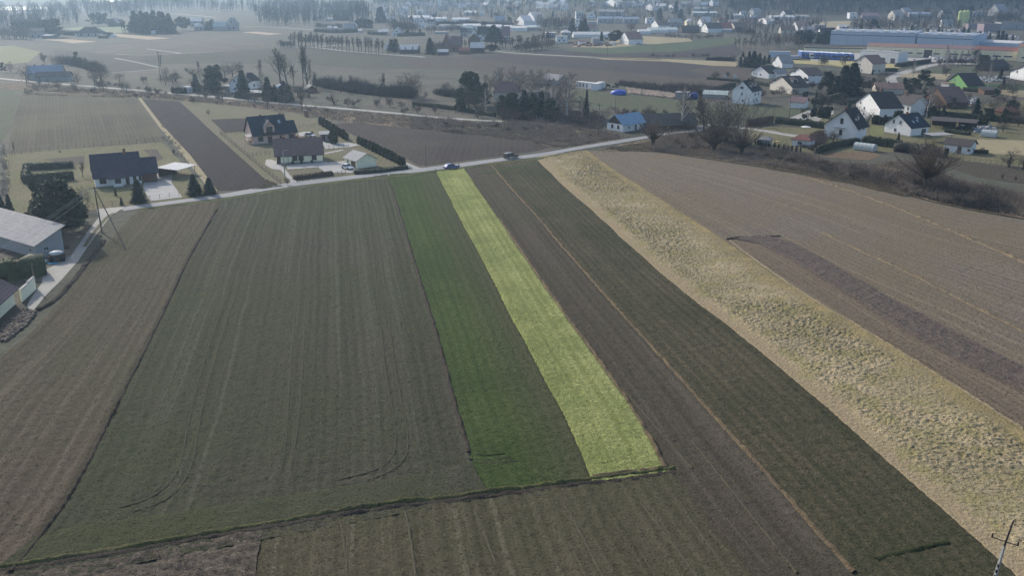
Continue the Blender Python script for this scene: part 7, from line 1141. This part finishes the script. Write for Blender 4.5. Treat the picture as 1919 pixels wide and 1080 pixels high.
for i in range(110):      # garden trees and bushes of the village on the right
    px = rr.uniform(1500, 1915); py = rr.uniform(112, 238)
    if 1660 < px < 1760 and 110 < py < 160: continue
    tree(rr.choice(['round', 'round', 'shrub', 'pine', 'spruce', 'orchard']), 'P', px, py, h=rr.uniform(3, 7.5), wide=1.3)
for i in range(26): tree(rr.choice(['round', 'shrub', 'orchard']), 'P', rr.uniform(1290, 1540), rr.uniform(135, 195), h=rr.uniform(2.5, 5), wide=1.3)
woodland('distant_trees', [(600, 12), (1000, 10), (1500, 8), (1480, 30), (1380, 60), (1200, 40), (900, 36), (700, 50), (600, 40)], 700, 8, 31, plain('distant_bark', (.07, .066, .06), .95, .3, .05)); woodland('distant_trees', [(1380, 42), (1540, 34), (1560, 60), (1400, 66)], 160, 7, 32, bpy.data.materials['distant_bark']); woodland('distant_trees', [(1660, 30), (1919, 22), (1990, 30), (1990, 56), (1700, 58)], 330, 8, 33, bpy.data.materials['distant_bark'])
# far woods that read as one mass
hazem = plain('far_wood', (.05, .05, .045), .95, .3, .05)
woodland('far_wood', [(-60, 38), (0, 22), (140, 20), (150, 48), (60, 60), (-60, 72)], 260, 14, 1, hazem); woodland('far_wood', [(120, 12), (330, 4), (420, 14), (300, 22), (250, 30), (150, 34)], 320, 15, 2, hazem); woodland('far_wood', [(480, 28), (560, 12), (680, 16), (640, 34), (590, 48), (480, 48)], 300, 15, 3, hazem)
woodland('far_wood', [(380, 12), (480, 10), (600, 8), (600, 14), (470, 24), (380, 22)], 130, 13, 4, hazem); woodland('far_wood', [(700, 2), (1100, 1), (1330, 3), (1330, 7), (1000, 10), (700, 10)], 380, 12, 5, hazem); woodland('hill_wood', [(1440, 2), (1919, 1), (1990, 6), (1919, 14), (1700, 14), (1560, 27), (1500, 26), (1450, 14)], 700, 12, 6, plain('hill_wood_bark', (.045, .043, .038), .95, .3, .05))
woodland('hill_wood', [(1340, 4), (1440, 4), (1470, 16), (1380, 20)], 110, 9, 7, bpy.data.materials['hill_wood_bark'])
# river sand far left, pale
patch('river', [(-300, 12), (0, 12), (85, 12.5), (95, 17), (0, 19.5), (-300, 20)], plain('pale_river_water', (.62, .55, .48), .35, .1, .05, spec=.5), .3); patch('river', [(160, -2), (220, -3), (230, 1), (190, 5), (165, 2)], MATS['pale_river_water'], .3)
# ------------------------------------------------------------------ scrub
scrub('scrub', [(60, 157), (200, 168), (400, 185), (560, 200), (700, 212), (770, 219), (770, 240), (650, 229), (560, 212), (430, 197), (330, 188), (240, 180), (62, 171)], 2600, 1.2, scrubm, 1, .05, stems=6)
scrub('scrub', [(770, 220), (880, 232), (1010, 229), (1118, 245), (1160, 258), (1075, 274), (1040, 276), (975, 262), (900, 254), (770, 240)], 3600, 1.8, scrubm, 2, .06)
scrub('scrub', [(1245, 258), (1300, 252), (1420, 278), (1530, 292), (1545, 303), (1640, 312), (1700, 302), (1800, 345), (1919, 372), (2020, 400), (2020, 425), (1919, 407), (1830, 393), (1750, 376), (1665, 353), (1519, 326), (1475, 317), (1350, 299), (1223, 283), (1200, 272)], 8500, 1.7, scrubm, 3, .06)
scrub('scrub', [(1720, 345), (1800, 365), (1880, 385), (1900, 402), (1840, 394), (1760, 378), (1700, 362)], 2600, 2.2, plain('dark_brush', (.11, .096, .082), .95, .35, 1), 4, .05); scrub('dry_grass', [(1560, 325), (1620, 335), (1700, 362), (1700, 370), (1640, 357), (1570, 338)], 1800, .9, strawm, 5, .045)
scrub('dry_grass', [(1115, 283), (1200, 270), (1240, 272), (1230, 284)], 1300, .7, strawm, 6, .05); scrub('dry_grass', [(1120, 262), (1130, 258), (1040, 282), (1100, 268)], 300, .5, strawm, 7, .05); scrub('dry_grass', [(1440, 310), (1519, 322), (1700, 364), (1919, 408), (1919, 413), (1665, 359), (1440, 318)], 1500, .6, strawm, 8, .05)
scrub('scrub', [(960, 205), (1100, 210), (1140, 225), (1120, 245), (1000, 230)], 2000, 1.8, plain('brown_brush', (.19, .16, .14), .95, .35, 1), 9, .05); scrub('scrub', [(1140, 200), (1240, 220), (1290, 240), (1200, 250), (1190, 235)], 900, 1.4, scrubm, 10, .05); scrub('scrub', [(1160, 155), (1300, 163), (1370, 168), (1330, 180), (1270, 176), (1160, 160)], 900, 2.2, plain('reddish_brush', (.1, .075, .065), .95, .3, 1), 11, .07)
scrub('dry_grass', [(45, 165), (60, 170), (62, 176), (250, 180), (250, 184), (45, 178)], 500, .5, strawm, 12, .06); scrub('scrub', [(262, 186), (300, 230), (305, 262), (345, 300), (350, 290), (302, 230)], 500, .8, strawm, 13, .05); scrub('scrub', [(0, 270), (5, 268), (14, 300), (18, 360), (5, 370)], 400, .9, scrubm, 14, .05)
scrub('scrub', [(1525, 250), (1545, 245), (1545, 275), (1530, 285), (1500, 275)], 600, 1.6, plain('pinkish_brush', (.16, .12, .1), .95, .3, 1), 15, .04); scrub('dry_grass', [(499, 338), (508, 342), (530, 350), (470, 356), (492, 352)], 300, .5, strawm, 16, .05); scrub('scrub', [(1620, 330), (1800, 340), (1919, 365), (1919, 380), (1760, 360), (1640, 345)], 1600, 1.2, scrubm, 17, .05)
row('shrub', 'P', (800, 232), (1120, 262), 12, 2.4, 14, 1.4, .4); row('shrub', 'P', (1260, 275), (1540, 312), 14, 2.6, 12, 1.4, .4); row('shrub', 'P', (1560, 322), (1900, 392), 20, 2.4, 16, 1.4, .4); row('shrub', 'P', (120, 170), (640, 215), 14, 2.2, 8, 1.3, .4)
row('round', 'P', (70, 163), (560, 196), 16, 5.5, 14, 1.2, .4); row('round', 'P', (880, 222), (1125, 238), 12, 6.5, 12, 1.3, .35); row('birch', 'P', (900, 215), (1100, 222), 6, 8.5, 12, 1.1, .3); row('round', 'P', (1150, 225), (1300, 242), 7, 5.5, 10, 1.2, .3); row('shrub', 'P', (1450, 300), (1900, 380), 18, 3.6, 14, 1.3, .35); row('orchard', 'P', (640, 195), (830, 212), 8, 4, 16, 1.2, .3); row('round', 'P', (1290, 262), (1420, 280), 5, 5.5, 12, 1.3)
scrub('dry_grass', [(770, 226), (880, 238), (1010, 236), (1118, 250), (1150, 260), (1060, 272), (975, 260), (900, 252), (770, 238)], 1500, 1., strawm, 21, .07); scrub('dry_grass', [(1260, 268), (1420, 284), (1545, 305), (1700, 312), (1800, 350), (1919, 378), (1919, 406), (1750, 375), (1519, 324), (1350, 297), (1223, 282)], 3600, 1.1, strawm, 22, .07); scrub('dry_grass', [(60, 160), (400, 188), (700, 216), (770, 224), (770, 238), (560, 211), (330, 187), (62, 170)], 1100, .8, strawm, 23, .06)
row('round', 'P', (860, 205), (1110, 215), 9, 8, 14, 1.3, .3); row('tall', 'P', (560, 165), (760, 185), 7, 7.5, 12, 1.2, .3); row('round', 'P', (1200, 250), (1480, 292), 8, 5, 10, 1.3, .3); row('shrub', 'P', (1500, 318), (1900, 396), 14, 3.4, 10, 1.3, .4); row('round', 'P', (180, 150), (420, 165), 7, 6.5, 12, 1.3, .3)
# fallen pale birch stems in the scrub
p = GQ('M4', 690, 755); rg = random.Random(8)
for i, (dx, dy, L, dz) in enumerate([(-120, 30, 1, 2), (-80, 55, 1, 3), (-60, 60, 1, 3.3), (60, -80, 1, 3.4), (40, -60, 1, 2.8)]):
    a = GQ('M4', 690+rg.uniform(-60, 60), 770+rg.uniform(-15, 10)); b = a+Vector((dx/26, rg.uniform(-1, 2), dz)); m = MB().tube((0, 0, 0), b-a, .1, .05, 6); o = m.obj('fallen_birch_stem', bark_pale); o.location = a; tag(o, ['first', 'second', 'third', 'fourth', 'fifth'][i]+' pale broken birch stem from left in the scrub pile', 'birch stem', 'broken birch stems')
# the smallest bare trees beyond the three hundred largest become one mass
ba = [o for o in bpy.data.objects if o.parent is None and o.name.split('.')[0] == 'bare_tree']
ba.sort(key=lambda o: -o.scale[2]/max(1., o.location.y)); rest = ba[290:]; drop = set(o.name for o in rest); parts_ = []
AUTO = [a for a in AUTO if a[0].name not in drop]
for o in rest:
    M = Matrix.Translation(o.location) @ o.rotation_euler.to_matrix().to_4x4() @ Matrix.Diagonal((*o.scale, 1))
    for q in ([o] if o.type == 'MESH' else list(o.children)):
        me = q.data; v = np.empty(len(me.vertices)*3, np.float32); me.vertices.foreach_get('co', v); v = v.reshape(-1, 3); f = np.empty(len(me.loops), np.int32); me.loops.foreach_get('vertex_index', f); A_ = np.array(M); parts_.append((v @ A_[:3, :3].T+A_[:3, 3], f.reshape(-1, 4)))
        if q is not o: bpy.data.objects.remove(q)
    bpy.data.objects.remove(o)
if parts_: v, f = merge(*parts_); tag(link('distant_bare_trees', bigmesh('distant_bare_trees', v, f, twig)), kind='stuff')
# ------------------------------------------------------------------ labels written from what each thing stands beside
def ordn(i):
    o1 = ['', 'first', 'second', 'third', 'fourth', 'fifth', 'sixth', 'seventh', 'eighth', 'ninth', 'tenth', 'eleventh', 'twelfth', 'thirteenth', 'fourteenth', 'fifteenth', 'sixteenth', 'seventeenth', 'eighteenth', 'nineteenth', 'twentieth']
    if i <= 20: return o1[i]
    t_ = {2: 'twenty', 3: 'thirty', 4: 'forty', 5: 'fifty', 6: 'sixty'}[i//10]; return t_+'-'+o1[i % 10] if i % 10 else t_[:-1]+'ieth'
groups = {}
for (o, one, many, px, py) in AUTO:
    best = min(LAND, key=lambda l: (l[1]-px)**2+((l[2]-py)*2.2)**2); dx, dy = px-best[1], (py-best[2])*2.2
    d_ = math.hypot(dx, dy)
    rel = ('left of' if dx < 0 else 'right of') if abs(dx) > abs(dy) else ('behind' if dy < 0 else 'in front of')
    if d_ > 90: rel = 'far '+rel
    groups.setdefault((one, many, rel, best[0]), []).append((px, o))
for (one, many, rel, lm), L_ in groups.items():
    L_.sort(key=lambda t: t[0]); n = len(L_)
    for i, (px, o) in enumerate(L_):
        if n == 1: o['label'] = '%s %s the %s' % (one, rel, lm)
        else: o['label'] = '%s from left of the %s %s %s' % (ordn(i+1), many, rel, lm); o['group'] = '%s %s the %s' % (many, rel, lm)
for o in bpy.data.objects:
    if o.parent is None and o.get('label') and len(o['label'].split()) > 16: o['label'] = ' '.join(o['label'].replace(' the ', ' ').split()[:16])
    if 'top' in o: del o['top']
# ------------------------------------------------------------------ the hazy air
t = bpy.data.materials.new('hazy_air'); t.use_nodes = True; t.node_tree.nodes.clear()
pv = t.node_tree.nodes.new('ShaderNodeVolumePrincipled'); pv.inputs['Color'].default_value = (.52, .74, 1, 1); pv.inputs['Density'].default_value = HAZE_DENS; pv.inputs['Anisotropy'].default_value = .62
oo = t.node_tree.nodes.new('ShaderNodeOutputMaterial'); t.node_tree.links.new(pv.outputs[0], oo.inputs['Volume'])
hz = MB().box(-5600, -1200, -1.2, 5600, 6600, 150).obj('haze', t); tag(hz, kind='stuff')
